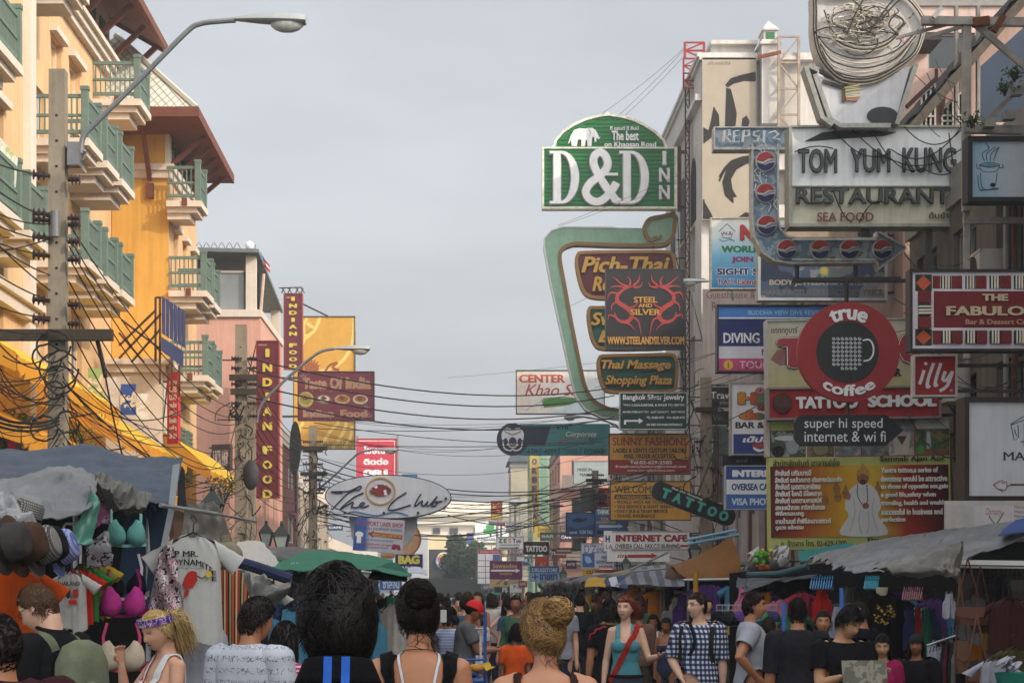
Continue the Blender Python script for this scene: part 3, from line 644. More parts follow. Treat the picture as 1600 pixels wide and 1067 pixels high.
MB(M('#5a5348',.85,.3)).hexa([(8.5,38.9,10.35),(8.5,39.0,10.35),(13.0,39.0,15.5),(13.0,38.9,15.5)],[(8.5,38.9,10.62),(8.5,39.0,10.62),(13.0,39.0,15.77),(13.0,38.9,15.77)]).part('barge_board',R2)
def barred_window(root,px0,px1,py0,py1,Y,slope=0):
    f=MB(M('#d0cdc6',.6,.2));n=max(3,int((px1-px0)/7));dk_=W(px0,py1,Y)
    for i in range(n+1):x=px0+(px1-px0)*i/n;f.bar(W(x,py1,Y),W(x,py0-slope*(x-px0),Y),.035)
    for j in range(4):y=py1+(py0-py1)*j/3;f.bar(W(px0,y,Y-.02),W(px1,y-(slope*(px1-px0)if j==3 else 0),Y-.02),.035)
    o=f.part('window',root);MB(DARK).poly([W(px0,py1,Y+.02),W(px1,py1,Y+.02),W(px1,py0-slope*(px1-px0),Y+.02),W(px0,py0,Y+.02)],(0,.03,0)).part('pane',o)
barred_window(R2,1440,1461,150,198,39.93,.9);barred_window(R2,1472,1506,172,198,39.93,.9)
b=MB(M('#4a2f28',.7));b.bar(W(1416,168,39.9),W(1464,122,39.9),.09).bar(W(1463,108,39.9),W(1463,122,39.9),.06);b.bar(W(1472,180,39.9),W(1478,130,39.9),.05);b.part('window_awning',R2)
for px in(1494,1528):MB(M('#8f8a84',.6,.2)).tube([W(px,10,39.8),W(px,205,39.8)],.05).part('pipe',R2)
# upper block behind it
R3=simple_block('shophouse_building','taller pale pink block rising behind the dark eave at the top right',11.6,18,52,59.5,17.6,M('#cdb4a8',.85,.12,1.2,streak=.3),-1,4,2,fm=GREY)
MB(M('#3a3834',.8,.3,3)).box(10.9,12.6,50.6,51.95,16.3,16.5).part('canopy',R3)
t=thing('metal_panel','dull blue grey sheet metal panel with clipped corner at the right edge','panel',W(1570,190,36));MB(M('#5d6a7a',.6,.12,1.2,metal=.2)).poly([W(1533,190,36),W(1533,103,36),(W(1605,38,36)),W(1640,38,36),W(1640,190,36)],(0,.06,0)).part('sheet',t)
b=MB(GREY)
for px in(1545,1600):b.bar(W(px,190,36.2),W(px,260,36.2),.08)
b.part('support',t)
# ---- steel gantry
t=thing('steel_gantry','rusty white steel gantry with diagonal braces over the blue coffee board','gantry',W(1520,205,31));b=MB(M('#a39d94',.55,.35,3,streak=.3))
for k_,(p,q,w)in enumerate((((1440,33),(1640,36),.13),((1505,202),(1640,205),.13),((1510,33),(1510,330),.13),((1524,38),(1640,140),.09),((1528,202),(1640,92),.08),((1530,198),(1640,88),.05),((1505,345),(1640,345),.1),((1510,330),(1510,560),.09),((1400,60),(1520,28),.05))):b.bar(W(*p,31.2+.017*k_),W(*q,31.2+.017*k_),w)
b.mat(M('#6a3f24',.8,.4,8)).bar(W(1520,36,31.15),W(1545,33,31.15),.135).bar(W(1553,50,31.0),W(1568,25,31.0),.1);b.mat(M('#c8c8c4',.4)).bar(W(1458,28,31),W(1472,12,31),.07);b.part('beams',t)
for px,py in((1576,178),(1545,190),(1588,140)):MB(M('#8f8e88',.6,.3)).box(W(px,0,31).x-.09,W(px,0,31).x+.09,30.9,31.1,W(0,py+10,31).z,W(0,py-4,31).z).part('junction_box',t)
for k,(px,py)in enumerate(((1570,140),(1585,118),(1518,190))):plant('wild_plant',('green weed sprouting from the steel gantry','tuft of leaves beside the sheet metal panel','small weed at the foot of the gantry post')[k],W(px,py+10,30.9),.22,.2,LEAFD,60,20+k)
# ---- white tower building
T=thing('tower_building','tall white ornate building with spired turret and arched street windows','building',(13,78,0))
WT=M('#cfcac2',.8,.12,1,streak=.28)
def arch_poly(x0,x1,z0,z1,n=8):r=(x1-x0)/2;return[(x0,z0),(x1,z0)]+[((x0+x1)/2+r*math.cos(math.pi*i/n),z1-r+r*math.sin(math.pi*i/n))for i in range(n+1)]
tz=lambda y:ZC+(VY-y)*73/F;tx=lambda p:(p-VX)*73/F
b=MB(WT);b.wall((tx(1096),73,0),(20-tx(1096),0,0),(0,0,tz(92)),(0,-1,0),[(tx(1215)-tx(1096),tx(1232)-tx(1096),tz(320),tz(265))],.4);b.wall((tx(1096),73,0),(0,13,0),(0,0,tz(92)),(-1,0,0),[(2+i*3.6,3.8+i*3.6,z,z+2.6)for i in range(3)for z in(5,9.2,13.5)],.35);b.box(tx(1096)+.45,20,73.5,86,0,tz(92)-.05);b.part('wall',T)
b=MB(WT)
for k,(p0,p1,y0,y1)in enumerate(((1088,1330,92,86),(1091,1330,98,92.3),(1112,1180,86,62))):b.box(tx(p0),tx(p1),72.7-.1*k if k<2 else 73.2,86,tz(y0),tz(y1))
b.box(tx(1110),tx(1183),72.9,78,tz(70),tz(64));b.box(tx(1085),tx(1088)+.3,72.7,86,tz(160),tz(150));b.part('cornice',T)
for i in range(5):MB(M('#9a948a',.8,.2)).box(tx(1196)+i*.0,tx(1210),72.9,72.99,tz(170+i*60),tz(140+i*60)).part('panel_recess',T)if i<3 else None
b=MB(WT);b.box(tx(1186),tx(1213),72.3,73.6,tz(200),tz(70));b.box(tx(1183),tx(1216),72.2,73.7,tz(78),tz(74));b.box(tx(1190),tx(1211),72.5,73.5,tz(70),tz(54));b.box(tx(1188),tx(1213),72.4,73.6,tz(54),tz(51))
p=[(tx(1189),72.45),(tx(1212),72.45),(tx(1212),73.55),(tx(1189),73.55)];b.add([(x,y,tz(51))for x,y in p]+[((tx(1189)+tx(1212))/2,73,tz(33))],[(0,1,4),(1,2,4),(2,3,4),(3,0,4),(0,3,2,1)]);b.part('turret',T)
MB(M('#2f6a45',.5)).box(tx(1194),tx(1207),72.46,72.49,tz(69),tz(57)).part('turret_louvre',T)
for i in range(3):MB(DARK).poly([(tx(1096)-.005,74.6+i*3.7+a,z)for a,z in arch_poly(0,1.7,tz(330),tz(225))],(-.02,0,0)).part('arched_window',T)
s=Sign('portrait_banner','tall beige banner with cropped black brush face on the white tower','banner',72.6,1097,90,1182,344,thick=.12);s.face(M('#a89c8a',.7,.1,1.2),C('#8f8a80'),1,.02);bk=M('#24211e',.7)
s.text('ชาติ เกสต์เฮ้าส์',1106,96,1141,102,bk)
for q in([(1134,134),(1142,124),(1158,119),(1181,114),(1181,127),(1162,126),(1146,130),(1137,136)],[(1136,138),(1141,140),(1146,160),(1150,178),(1148,196),(1143,198),(1134,198),(1135,170)],[(1100,200),(1108,205),(1112,190),(1116,168),(1122,180),(1123,196),(1114,212),(1100,224)],[(1160,196),(1161,186),(1166,182),(1170,190),(1168,198)],[(1181,243),(1160,246),(1143,252),(1133,262),(1125,275),(1124,283),(1130,270),(1136,266),(1130,285),(1134,305),(1146,316),(1144,308),(1150,308),(1143,296),(1141,280),(1150,264),(1166,255),(1181,253)],[(1098,312),(1103,322),(1110,334),(1114,344),(1098,344)],[(1150,344),(1165,333),(1181,338),(1181,344)]):s.poly(q,bk,'picture');s.line([(min(1179,max(1099.5,x)),min(342,y))for x,y in q],2.6,bk,'picture',closed=True)
s.done()
t=thing('radio_mast','slim dark mast with a red lattice head beside the white tower','mast',W(1074,700,76));rr=M('#9a2f28',.7,.3,4)
def lattice(b,p0,p1,y0,y1,Y,n,w=.06,dep=.6,brace=True):
    for dy in(0,dep):
        for px in(p0,p1):b.bar(W(px,y1,Y+dy),W(px,y0,Y+dy),w)
        for i in range(n+1):
            y=y0+(y1-y0)*i/n;b.bar(W(p0,y,Y+dy),W(p1,y,Y+dy),w*.7)
            if i<n and brace:b.bar(W(p0 if i%2 else p1,y,Y+dy),W(p1 if i%2 else p0,y+(y1-y0)/n,Y+dy),w*.6)
    for i in range(n+1):
        for px in(p0,p1):y=y0+(y1-y0)*i/n;b.bar(W(px,y,Y),W(px,y,Y+dep),w*.7)
b=MB(rr);lattice(b,1070,1100,67,92,75.4,2,.09,.9);lattice(b,1068,1090,92,138,75.4,4,.07,.9);b.part('lattice_head',t)
b=MB(M('#4f2f2a',.7,.3,4));lattice(b,1071,1077,138,700,75.8,30,.06,.3);b.part('mast',t)
t=thing('steel_gantry','rust streaked open steel frame standing against the white tower wall','gantry',W(1232,220,71));b=MB(M('#a08f7e',.7,.4,3));lattice(b,1217,1248,58,220,72.0,4,.1,.6);b.mat(M('#7a3f28',.8,.3)).bar(W(1184,90,72),W(1220,82,72),.12);b.part('frame',t)
# narrow billboard frame behind the pepsi box edge etc
R6=simple_block('shophouse_building','shaded shophouse with green shutters behind the stacked signs',9.1,14,87,118,10.2,M('#8c8a80',.85,.25,1.2,streak=.35),-1,3,7,fm=GREY);clutter(R6,9.1,87.5,117,3.2,9,10,5)
R7=simple_block('apartment_building','sunlit pink apartment house with dark shuttered windows in the distance',6.4,14,128,144,11.0,M('#c99c8a',.85,.15,1.2,streak=.12),-1,3,4,fm=M('#8a6a60',.7))
R8=simple_block('apartment_building','pale green house with steel bracing beyond the pink apartments',5.3,9,150,160,13.2,M('#9cc0a2',.85,.08,1.2,streak=.12),-1,3,2,fm=GREY,side=False)
t=thing('steel_gantry','thin cross braced lattice against the pale green house','gantry',W(855,800,149));b=MB(M('#4c504c',.7));lattice(b,836,876,690,800,149,4,.08,.2);b.part('lattice',t)
R9=simple_block('apartment_building','narrow cream house with a slate blue roof behind the yellow vertical board',4.0,6.0,164,172,12.4,M('#b9af9a',.85,.15,1.2),-1,3,2,fm=GREY,side=False)
MB(M('#59636e',.7,.2)).poly([(3.7,163.7,12.9),(6.2,163.7,12.9),(6.2,163.7,14.2),(4.6,163.7,14.8)],(0,8,0)).part('roof',R9)
simple_block('shophouse_building','row of dim low shophouses along the far right pavement',7.5,13,173,215,5.5,M('#9a9890',.85,.2,1),-1,1,8)
# ---- far end of the street
E1=thing('office_building','long white sunlit building closing the end of the street','building',W(690,870,262));WH=M('#dcd5c6',.85,.07,.6,streak=.1)
def eb(b,p0,p1,y0,y1,Y,dep):return b.box(W(p0,0,Y).x,W(p1,0,Y).x,Y,Y+dep,W(0,y1,Y).z,W(0,y0,Y).z)
b=MB(WH);eb(b,560,830,806,926,262,20);eb(b,652,700,768,806,266,14);eb(b,700,800,784,806,267,12);eb(b,612,655,790,806,265,12);b.part('wall',E1)
b=MB(WH);eb(b,556,834,800,806,261,22);eb(b,556,834,815,820,261.2,.8);eb(b,600,834,836,840,261.2,.8);b.part('bands',E1)
for k,(p0,p1)in enumerate(((630,646),(676,688),(702,716),(740,752))):w_=MB(GREY);eb(w_,p0,p1,824,834,261.9,.08);o=w_.part('window',E1);q=MB(GLASS);eb(q,p0+1,p1-1,825,833,261.8,.05);q.part('pane',o)
for p0,p1 in((662,668),(676,684),(690,696)):w_=MB(GLASS);eb(w_,p0,p1,776,796,265.9,.08);w_.part('window',E1)
E2=thing('office_building','cream slab with sloping shadow in front of the long white building','building',W(680,925,240));b=MB(M('#d9c79c',.85,.08,.6));eb(b,655,760,838,926,242,12);b.part('wall',E2);b=MB(M('#a7abb0',.8,.1));eb(b,590,614,828,926,240,8);eb(b,614,640,846,926,236,8);eb(b,640,668,836,926,238,8);b.part('tower',E2)
b=MB(M('#3a4e86',.7));eb(b,729,740,832,850,236,.5);b.thing('roof_sign','small blue panel on the roof edge above the dark burger board','sign')
s=Sign('burger_sign','round burger restaurant emblem on a dark board at the street end','sign',205,670,858,735,926,thick=1.5);s.face(C('#2c302d',var=.2));s.disc(694,876,13,13.5,C('#e4e0da'),'emblem',.3,0)
s.poly([(684,871),(687,866),(694,864),(701,866),(704,871)],C('#d99a2a'),'emblem',.34);s.poly([(685,882),(703,882),(700,886),(694,888),(688,886)],C('#d99a2a'),'emblem',.34);s.text('BURGER',684,871,705,876,C('#c02a22'),.4,bold=.07);s.text('KING',686,876.5,703,882.5,C('#c02a22'),.4,bold=.08);s.line([(684,867),(681,876),(685,885),(693,888)],1.6,C('#3a6ab0'),'emblem',.36,smooth=True);s.done()
def tree(name,label,base,h,r,n,m,seed,group=None,leaf=.35):
    t=thing(name,label,'tree',base,group=group);rnd=random.Random(seed);tr=MB(M('#4a3c2c',.9,.3,3));base=Vector(base)
    top=base+Vector((0,0,h*.5));tr.tube([base,base+Vector((.1,0,h*.25)),top],[h*.03,h*.024,h*.015],8);b=MB(m)
    cl=[]
    for i in range(16):
        d=Vector((rnd.gauss(0,1),rnd.gauss(0,1),rnd.gauss(.1,.7))).normalized();c=base+Vector((0,0,h*.62))+Vector((d.x*r*.7,d.y*r*.7,d.z*h*.3));cl.append((c,r*rnd.uniform(.25,.45)));tr.tube([top-Vector((0,0,h*.1*rnd.random())),(top+c)/2+Vector((0,0,.2)),c],[h*.012,h*.008,h*.003],5)
    for i in range(n):
        c,rr=rnd.choice(cl);v=Vector((rnd.gauss(0,1),rnd.gauss(0,1),rnd.gauss(0,1))).normalized()*rr*rnd.uniform(.4,1.05);p=c+v;d=Vector((rnd.gauss(0,1),rnd.gauss(0,1),rnd.gauss(-.3,.6))).normalized()*leaf*rnd.uniform(.6,1.3);u=d.orthogonal().normalized()*leaf*.4
        b.add([p,p+d*.5+u,p+d,p+d*.5-u],[(0,1,2,3)])
    tr.part('trunk',t);b.part('crown',t)
TL=M('#33482f',.8,.45,.5,trans=.15)
tree('street_tree','dark green street tree beside the round burger emblem',W(722,930,195),6.6,2.3,3600,TL,3,leaf=.42);tree('street_tree','smaller dark tree left of the white gridded billboard',W(744,930,192),5.2,1.6,2200,TL,4);tree('street_tree','low bushy tree at the end of the road under the burger board',W(719,930,198),3.6,1.7,2200,TL,6)
b=MB(M('#161a18',.8,.3,.4));eb(b,640,790,903,940,188,.6);b.thing('hoarding','dark hoarding across the street end below the trees','hoarding')
# far signs
def fs(name,label,Y,r,c,txts=(),frame=None,th=.2,post=None):
    s=Sign(name,label,'sign',Y,*r,thick=th);s.face(C(c),C(frame)if frame else None,.8)
    for t in txts:s.text(t[0],*t[1:5],C(t[5]),bold=t[6]if len(t)>6 else .05,serif=len(t)>7)
    if post:s.mb('post',GREY).bar(s.put(post,r[3],-th/2),Vector((s.put(post,0).x,Y+th/2,0)),.12)
    return s
s=fs('hotel_sign','tall narrow yellow board with purple vertical capitals in the distance',140,(828,712,842,832),'#c9a93a',[(ch,831,716+i*14.2,839,726+i*14.2,'#4a3a6a',.09)for i,ch in enumerate('ORIENTAL')]);s.mb('bracket',BRACK).bar(s.put(842,730,-.1),s.put(858,730,-.1),.12).bar(s.put(842,800,-.1),s.put(858,800,-.1),.12);s.done()
s=fs('film_sign','small brown red square sign with gold K shape on a lattice',150,(767,782,785,812),'#8a2a1c',(),'#6a5a2a',post=776);s.line([(771,786),(771,798)],1.4,C('#d9a22a'),'emblem');s.line([(781,785),(772,792),(781,800)],1.4,C('#d9a22a'),'emblem');s.rect(768,803,784,811,C('#c9a02a'));s.done()
s=fs('park_sign','white hoarding with a green tree emblem at the end of the street',230,(742,815,795,852),'#e2ddd2',[('Khaosan Park',746,838,791,844,'#2a2c2a',.02)],post=768);s.rect(743,847,790,851.5,C('#6a5a1c'))
for x,y,r in((766,828,6),(759,830,4.5),(773,830,4.5),(768,822,5),(763,823,4)):s.disc(x,y,r,r*.9,C('#2f9a4a'),'emblem',n=12)
s.rect(765,832,768,838,C('#4a3a22'),'emblem');s.line([(750,847),(765,843.5),(785,846)],1,C('#2a2c2a'),'emblem',smooth=True);s.done()
s=fs('bar_sign','white bar sign with coloured capitals and long black arrow',112,(775,838,818,858),'#dcdad4',[('Z',779,841,785,848,'#2a2a2a',.06),('E',787,841,792,848,'#3a7a4a',.06),('S',794,841,799,848,'#d9a22a',.06),('T',801,841,806,848,'#2a2a2a',.06),('BAR',807,843,814,848,'#2a2a2a',.04),('ONE FOR ONE JUG COCKTAIL',781,850,812,852.5,'#4a4a4a')],'#8a8a84',post=800);s.poly([(780,855),(806,855),(806,853.8),(812,855.6),(806,857.2),(806,856.4),(780,856.4)],C('#1f1f1f'));s.done()
s=fs('tattoo_sign','small black tattoo sign with white letters in a red edge',100,(818,846,858,866),'#1f1c1c',[('TATTOO',821,852,855,862,'#e0dcd8',.08),('DESIGN TATTOO',831,847.5,852,850,'#c02a2a')],'#8a2422',post=838);s.done()
fs('shop_sign','yellow weathered sign beneath the yellow vertical board',128,(835,820,868,842),'#c2a43a',[('โรงแรม',840,823,863,830,'#7a6a2a'),('ข้าวสาร',840,832,863,839,'#7a6a2a')],post=850).done()
s=fs('drugstore_sign','blue and pale drugstore sign with a white cross',92,(828,884,874,908),'#8fb2dc',[('DRUGSTORE',831,887,871,893.5,'#b9d2ea',.04),('ขายยา',843,896,871,906,'#1f3f8a',.06)],'#5a7ab0',post=851);s.rect(829,885,873,895,C('#2f62b0'));s.text('DRUGSTORE',831,887,871,893.5,C('#b9d2ea'),bold=.04);s.rect(831,900,841,902,C('#1f3f8a'));s.rect(835,896,837,906,C('#1f3f8a'));s.done()
s=fs('shop_sign','orange red sign hanging above the blue drugstore sign',96,(836,869,858,886),'#cf3f22',[('A7',843,878,853,885,'#e0a03a')],post=846);s.done()
s=fs('massage_sign','purple sign with gold ornate script and white arrow',108,(765,876,816,905),'#6a2450',[('Sawasdee',770,880,808,887,'#d9b06a',.02,1),('THE GOLDEN THAI',780,895,800,897.5,'#d9b06a')],'#8a4a6a',post=812);s.poly([(767,889.5),(806,889.5),(806,887.5),(813,891,),(806,894.5),(806,892.5),(767,892.5)],C('#d9cfd4'));s.done()
s=fs('shop_sign','tan sign with a round badge directly below the purple one',108,(765,905.5,816,918),'#c2a870',(),post=812);s.disc(790,911,3.5,3.5,C('#5a5a5a'),'emblem',n=14);s.poly([(774,912),(782,907),(784,908),(777,913)],C('#a8442a'));s.done()
s=fs('billboard','white gridded billboard under a red header strip',150,(746,858,782,912),'#d6d8dc',(),'#7a7f88',post=764);s.rect(747,858,784,865,C('#b8243a'));s.text('SHANA TRAVEL',750,859.5,780,863.5,C('#d9b0b8'))
for i in range(1,3):s.rect(746+i*12,866,747+i*12,911,C('#4a4f58'))
for i in range(1,5):s.rect(747,866+i*9,781,867+i*9,C('#4a4f58'))
s.poly([(770,866),(781,866),(781,885),(770,888)],C('#4a5a9a'));s.done()
for r,c,l,tx,Y in(((792,868,820,877),'#d9d8d2','tiny white round O sign above the purple board',[('O KISS',794,870,808,875,'#3a3a3a')],118),((796,910,820,926),'#d2d0c8','white sign near the far green umbrella',[('7-5',801,914,815,919,'#5a4a3a')],104),((810,907,824,917),'#9c2a26','small red sign right of the tan badge sign',[('BAR',812,909,822,914,'#d9b0a8')],103),((772,916,797,926),'#1f2a24','small black sign with white figures below the tan badge sign',[('FS',785,917,793,925,'#c9d0cc')],106),((752,912,775,921),'#3a3f6a','small blue sign under the gridded billboard',[('GODO TRAV',755,914,773,919,'#a9b0c9')],150),((797,778,813,784),'#a8acac','thin grey board under the far lamp head',(),116),((776,816,790,821),'#b8443a','tiny red and green board beside the park hoarding',(),120)):
    fs('shop_sign',l,Y,r,c,tx,'#77756e',post=(r[0]+r[2])/2).done()
s=fs('tailor_sign','pale lilac tailor sign with navy heading and blue picture',68,(908,848,960,888),'#b3b6c4',[("D'Zine",913,851,946,864,'#3a4a86',0,1),('HOUSE',940,868,956,873,'#3a5a7a'),('CUSTOM TAILOR',931,875,957,880,'#3a5a7a'),('SUITS FOR MEN',936,883,957,886,'#b0403a')],'#8d90a0');s.rect(910,864,929,886,C('#2f62a4'));s.poly([(914,868),(922,870),(925,878),(918,880),(914,876)],C('#8fb4d8'),'picture');s.arms(XR,2);s.done()
s=fs('shop_sign','yellow tailor shop sign with red and white strips below the lilac one',67,(911,889,985,906),'#c9981c',[('CU',916,891,927,896,'#3a2a1a',.06)]);s.rect(930,890,985,894,C('#8a2420'));s.rect(926,895,985,898,C('#b9b9b4'));s.rect(926,898,985,901,C('#8a2420'));s.arms(XR,1);s.done()
s=fs('dive_sign','dark blue sea poster with a diver silhouette',76,(884,800,931,838),'#1f3f6e',[('DIVE',890,830,902,834,'#9ab4cc'),('KOH TAO',906,828,926,834,'#9ab4cc')],'#2a3440');s.poly([(886,802),(929,802),(929,818),(900,826),(886,820)],C('#2a5f96',var=.3));s.poly([(893,812),(902,808),(912,811),(918,808),(916,813),(906,816),(896,815)],C('#14263f'),'picture');s.arms(XR,2);s.done()
s=fs('travel_sign','blue tour information sign with pale heading and arrow',75,(930,793,980,838),'#2c5f9c',[('THINK',933,796,952,803,'#c9d6e2',.05,1),('TOURS',938,808,962,813,'#c2b03a'),('INFORMATION',932,814,962,817.5,'#c2b03a')],'#223a5c');s.rect(931,794,979,805,C('#4a7aa8'));s.text('THINK',933,796,952,803,C('#c9d6e2'),bold=.05,serif=True);s.poly([(936,820),(966,820),(966,818),(974,822,),(966,826),(966,824),(936,824)],C('#a9c0d6'));s.rect(933,828,944,834,C('#141a26'));s.arms(XR,2);s.done()
fs('shop_sign','red sign with orange glow letters behind the yellow travel sign',80,(930,762,958,792),'#a82a1c',[('Win',936,767,955,776,'#d9762a',.07),('DEE',940,780,952,785,'#d9a22a')],'#5a2a1c').arms(XR,1).done()
fs('massage_sign','plain grey massage sign in front of the pink apartment house',122,(896,720,952,756),'#8f9a98',[('MISSION',902,731,925,736,'#4a5452'),('MASSAGE',906,739,935,744,'#4a5452')],'#5c6462').arms(XR,1).done()

t=thing('steel_gantry','pale open lattice frames carrying the far bar and tattoo signs','gantry',W(808,900,121));b=MB(M('#a4a6a4',.5,.2,3))
lattice(b,796,812,775,905,121,9,.07,.5);lattice(b,816,832,792,900,123,7,.07,.5);lattice(b,778,796,800,840,122,3,.06,.4);b.part('lattice',t)
for k in range(3):balcony_y=3.6+k*2.5;MB(M('#8a7f78',.8,.2)).box(6.5,9.0,127.2,127.99,balcony_y,balcony_y+.12).box(6.5,9.0,127.2,127.25,balcony_y+.123,balcony_y+.9).part('balcony',R7)
# extra small boards that crowd the far street
ex=random.Random(77);exl=('faded red','dull blue','cream','mustard','grey green','plum','pale grey','rust','teal','off white')
exc=('#a03a34','#34588a','#d0c8b0','#b8912c','#6a7f6a','#5a2f56','#a8a8a4','#8a4a2c','#2f7a78','#d8d6ce')
for i in range(30):
    lf=i%3==0;Y=ex.uniform(88,165);w_,h_=ex.uniform(14,26),ex.uniform(8,18);x0=VX-8.4*F/Y+ex.uniform(0,30)if lf else VX+ex.uniform(3.6,8.0)*F/Y-w_;y0=ex.uniform(815,900)if not lf else ex.uniform(790,890)
    exw=('BAR','HOTEL','TAILOR','MASSAGE','TOURS','CAFE')[i//10*2+i%2]
    if x0<690 and x0+w_>660:continue
    s=fs('shop_sign','little %s board reading %s far down the %s side of the street'%(exl[i%10],exw,'left' if lf else 'right'),Y,(x0,y0,x0+w_,y0+h_),exc[i%10],[(exw,x0+2,y0+h_*.3,x0+w_-2,y0+h_*.65,'#e0dcd0' if i%10 not in(2,6,9)else '#3a3a40')],'#55534e')
    s.root['group']='little boards far down the street';s.arms(-8.6 if lf else XR,1);s.done()
hzm=bpy.data.materials.new('haze');hzm.use_nodes=True;hn=hzm.node_tree;hn.nodes.remove(hn.nodes['Principled BSDF']);pv=hn.nodes.new('ShaderNodeVolumePrincipled');pv.inputs['Color'].default_value=(.93,.95,1,1);pv.inputs['Density'].default_value=.0011;pv.inputs['Anisotropy'].default_value=.2;hn.links.new(pv.outputs[0],hn.nodes['Material Output'].inputs['Volume'])
hz_o=MB(hzm).box(-62,62,-62,320,-1.4,34).thing('haze',None,None,kind='stuff')
# ================================================================ sign boards, right side
# ---- green arch sign
s=Sign('hotel_sign','big green arched hotel sign with white elephant and giant raised letters','sign',78,848,176,1056,326,thick=.45)
g=M('#0d7a36',.5,.15,2,streak=.15);trim=C('#d9d2bd',var=.35,sc=6)
s.quad(849,233,1055,325,g,'panel',-.45,0)
arch=[(868,232),(871,222),(882,209),(898,198),(915,190),(932,185),(950,182),(969,185),(988,190),(1006,199),(1022,210),(1034,222),(1038,232)]
s.poly(arch,g,'panel',0,-.45)
rib=M('#0a5a2a',.5,.15,2)
for i in range(22):
    y=187+i*6.3
    if y<231:
        a=[x for x in np.linspace(868,1038,200)if np.interp(x,[p[0]for p in arch],[p[1]for p in arch])<y-2]
        if a:s.quad(a[0],y,a[-1],y+.9,rib,'panel',0,.03)
    elif y>237:s.quad(851,y,1053,y+.9,rib,'panel',0,.03)
s.line([(864,233)]+[(x+(950-x)*-.03,y-2.5)for x,y in arch]+[(1043,233)],4,trim,'frame',.07,h=-.45)
s.poly([(932,184),(943,180),(949,174),(956,180),(968,184),(950,181.5)],trim,'frame',.07,-.3)
for q in((847,230.5,1058,233),(847,323.5,1058,327),(847,233,850,323.5),(1053.5,233,1058,323.5)):s.quad(*q,trim,'frame',-.45,.08)
wl=C('#dcd8d2');gr=C('#9a9a98')
def big_D(x0,y0,x1,y1):
    def out(x0,y0,x1,y1,st,sl):
        w=x1-x0;o=[(x0,y0),(x0+w*.42,y0)]+[(x0+w*.42+w*.58*math.sin(R(a)),(y0+y1)/2-(y1-y0)/2*math.cos(R(a)))for a in range(12,180,12)]+[(x0+w*.42,y1),(x0,y1),(x0,y1-sl),(x0+st,y1-sl),(x0+st,y0+sl),(x0,y0+sl)]
        return o
    for m,d,e in((gr,.10,1.3),(wl,.22,0)):
        w=x1-x0;sl=4
        # left stem + serifs, then bowl as a thick stroke
        s.quad(x0-e,y0-e,x0+w*.42,y0+sl+e,m,'lettering',0,d);s.quad(x0-e,y1-sl-e,x0+w*.42,y1+e,m,'lettering',0,d)
        s.quad(x0+w*.12-e,y0+sl+e,x0+w*.37+e,y1-sl-e,m,'lettering',0,d-.004)
        cx=x0+w*.40;hh=(y1-y0)/2;cy=(y0+y1)/2;O=[];I=[]
        for a in range(0,181,9):
            O.append((cx+(w*.60+e)*math.sin(R(a)),cy-(hh+e)*math.cos(R(a))));I.append((cx+(w*.335-e)*math.sin(R(a)),cy-(hh-sl-.6-e)*math.cos(R(a))))
        s.poly(O+I[::-1],m,'lettering',d+.004,0)
big_D(859,238,904,320);big_D(968,238,1013,320)
amp=[(963,287),(955,300),(944,312),(932,317),(920,312),(915,301),(921,289),(933,279),(945,268),(949,257),(945,245),(937,240),(929,245),(927,257),(932,270),(942,287),(954,304),(962,314),(966,310)]
for m,d,w in((gr,.10,14),(wl,.2,11.5)):s.line(amp,w,m,'lettering',d,smooth=True)
s.quad(946,272,965,276,wl,'lettering',0,.21)
for ch,y0 in(('I',238),('N',264),('N',291)):
    s.text(ch,1029 if ch=='N' else 1034,y0,1047 if ch=='N' else 1042,y0+22,gr,.07,bold=.06,serif=True);s.text(ch,1029 if ch=='N' else 1034,y0-.5,1046 if ch=='N' else 1041,y0+21,wl,.15,bold=.03,serif=True)
s.text('ดี แอนด์ ดี อินน์',953,198,998,204,wl,.06,bold=.03)
s.text('The best',956,206,998,221,gr,.05,bold=.05);s.text('The best',955.5,205.5,997.5,220.5,wl,.1,bold=.03)
s.text('on Khaosan Road',944,222.5,1025,230,wl,.07,bold=.03)
ele=[(893,229),(892,219),(890,224),(887,226),(889,220),(892,212),(897,204),(905,201.5),(914,202),(919,201),(925,201),(930,204),(933,209),(936,216),(938,214),(936,219),(931,216),(932,222),(929,222.5),(928,214),(925,216),(924,229),(918,229.5),(917,220),(915,219),(914,229),(908,229.5),(908,219),(903,219),(901,229.5)]
s.poly(ele,wl,'emblem',.09);s.line([(920,203),(923,209),(920,214)],1.2,gr,'emblem',.1)
b=s.mb('bracket',RUST)
for y in(236,322):b.bar(s.put(1056,y,-.2),s.put(1075,y,-.2),.12)
b.bar(s.put(1062,228,-.1),s.put(1062,330,-.1),.15)
s.done()
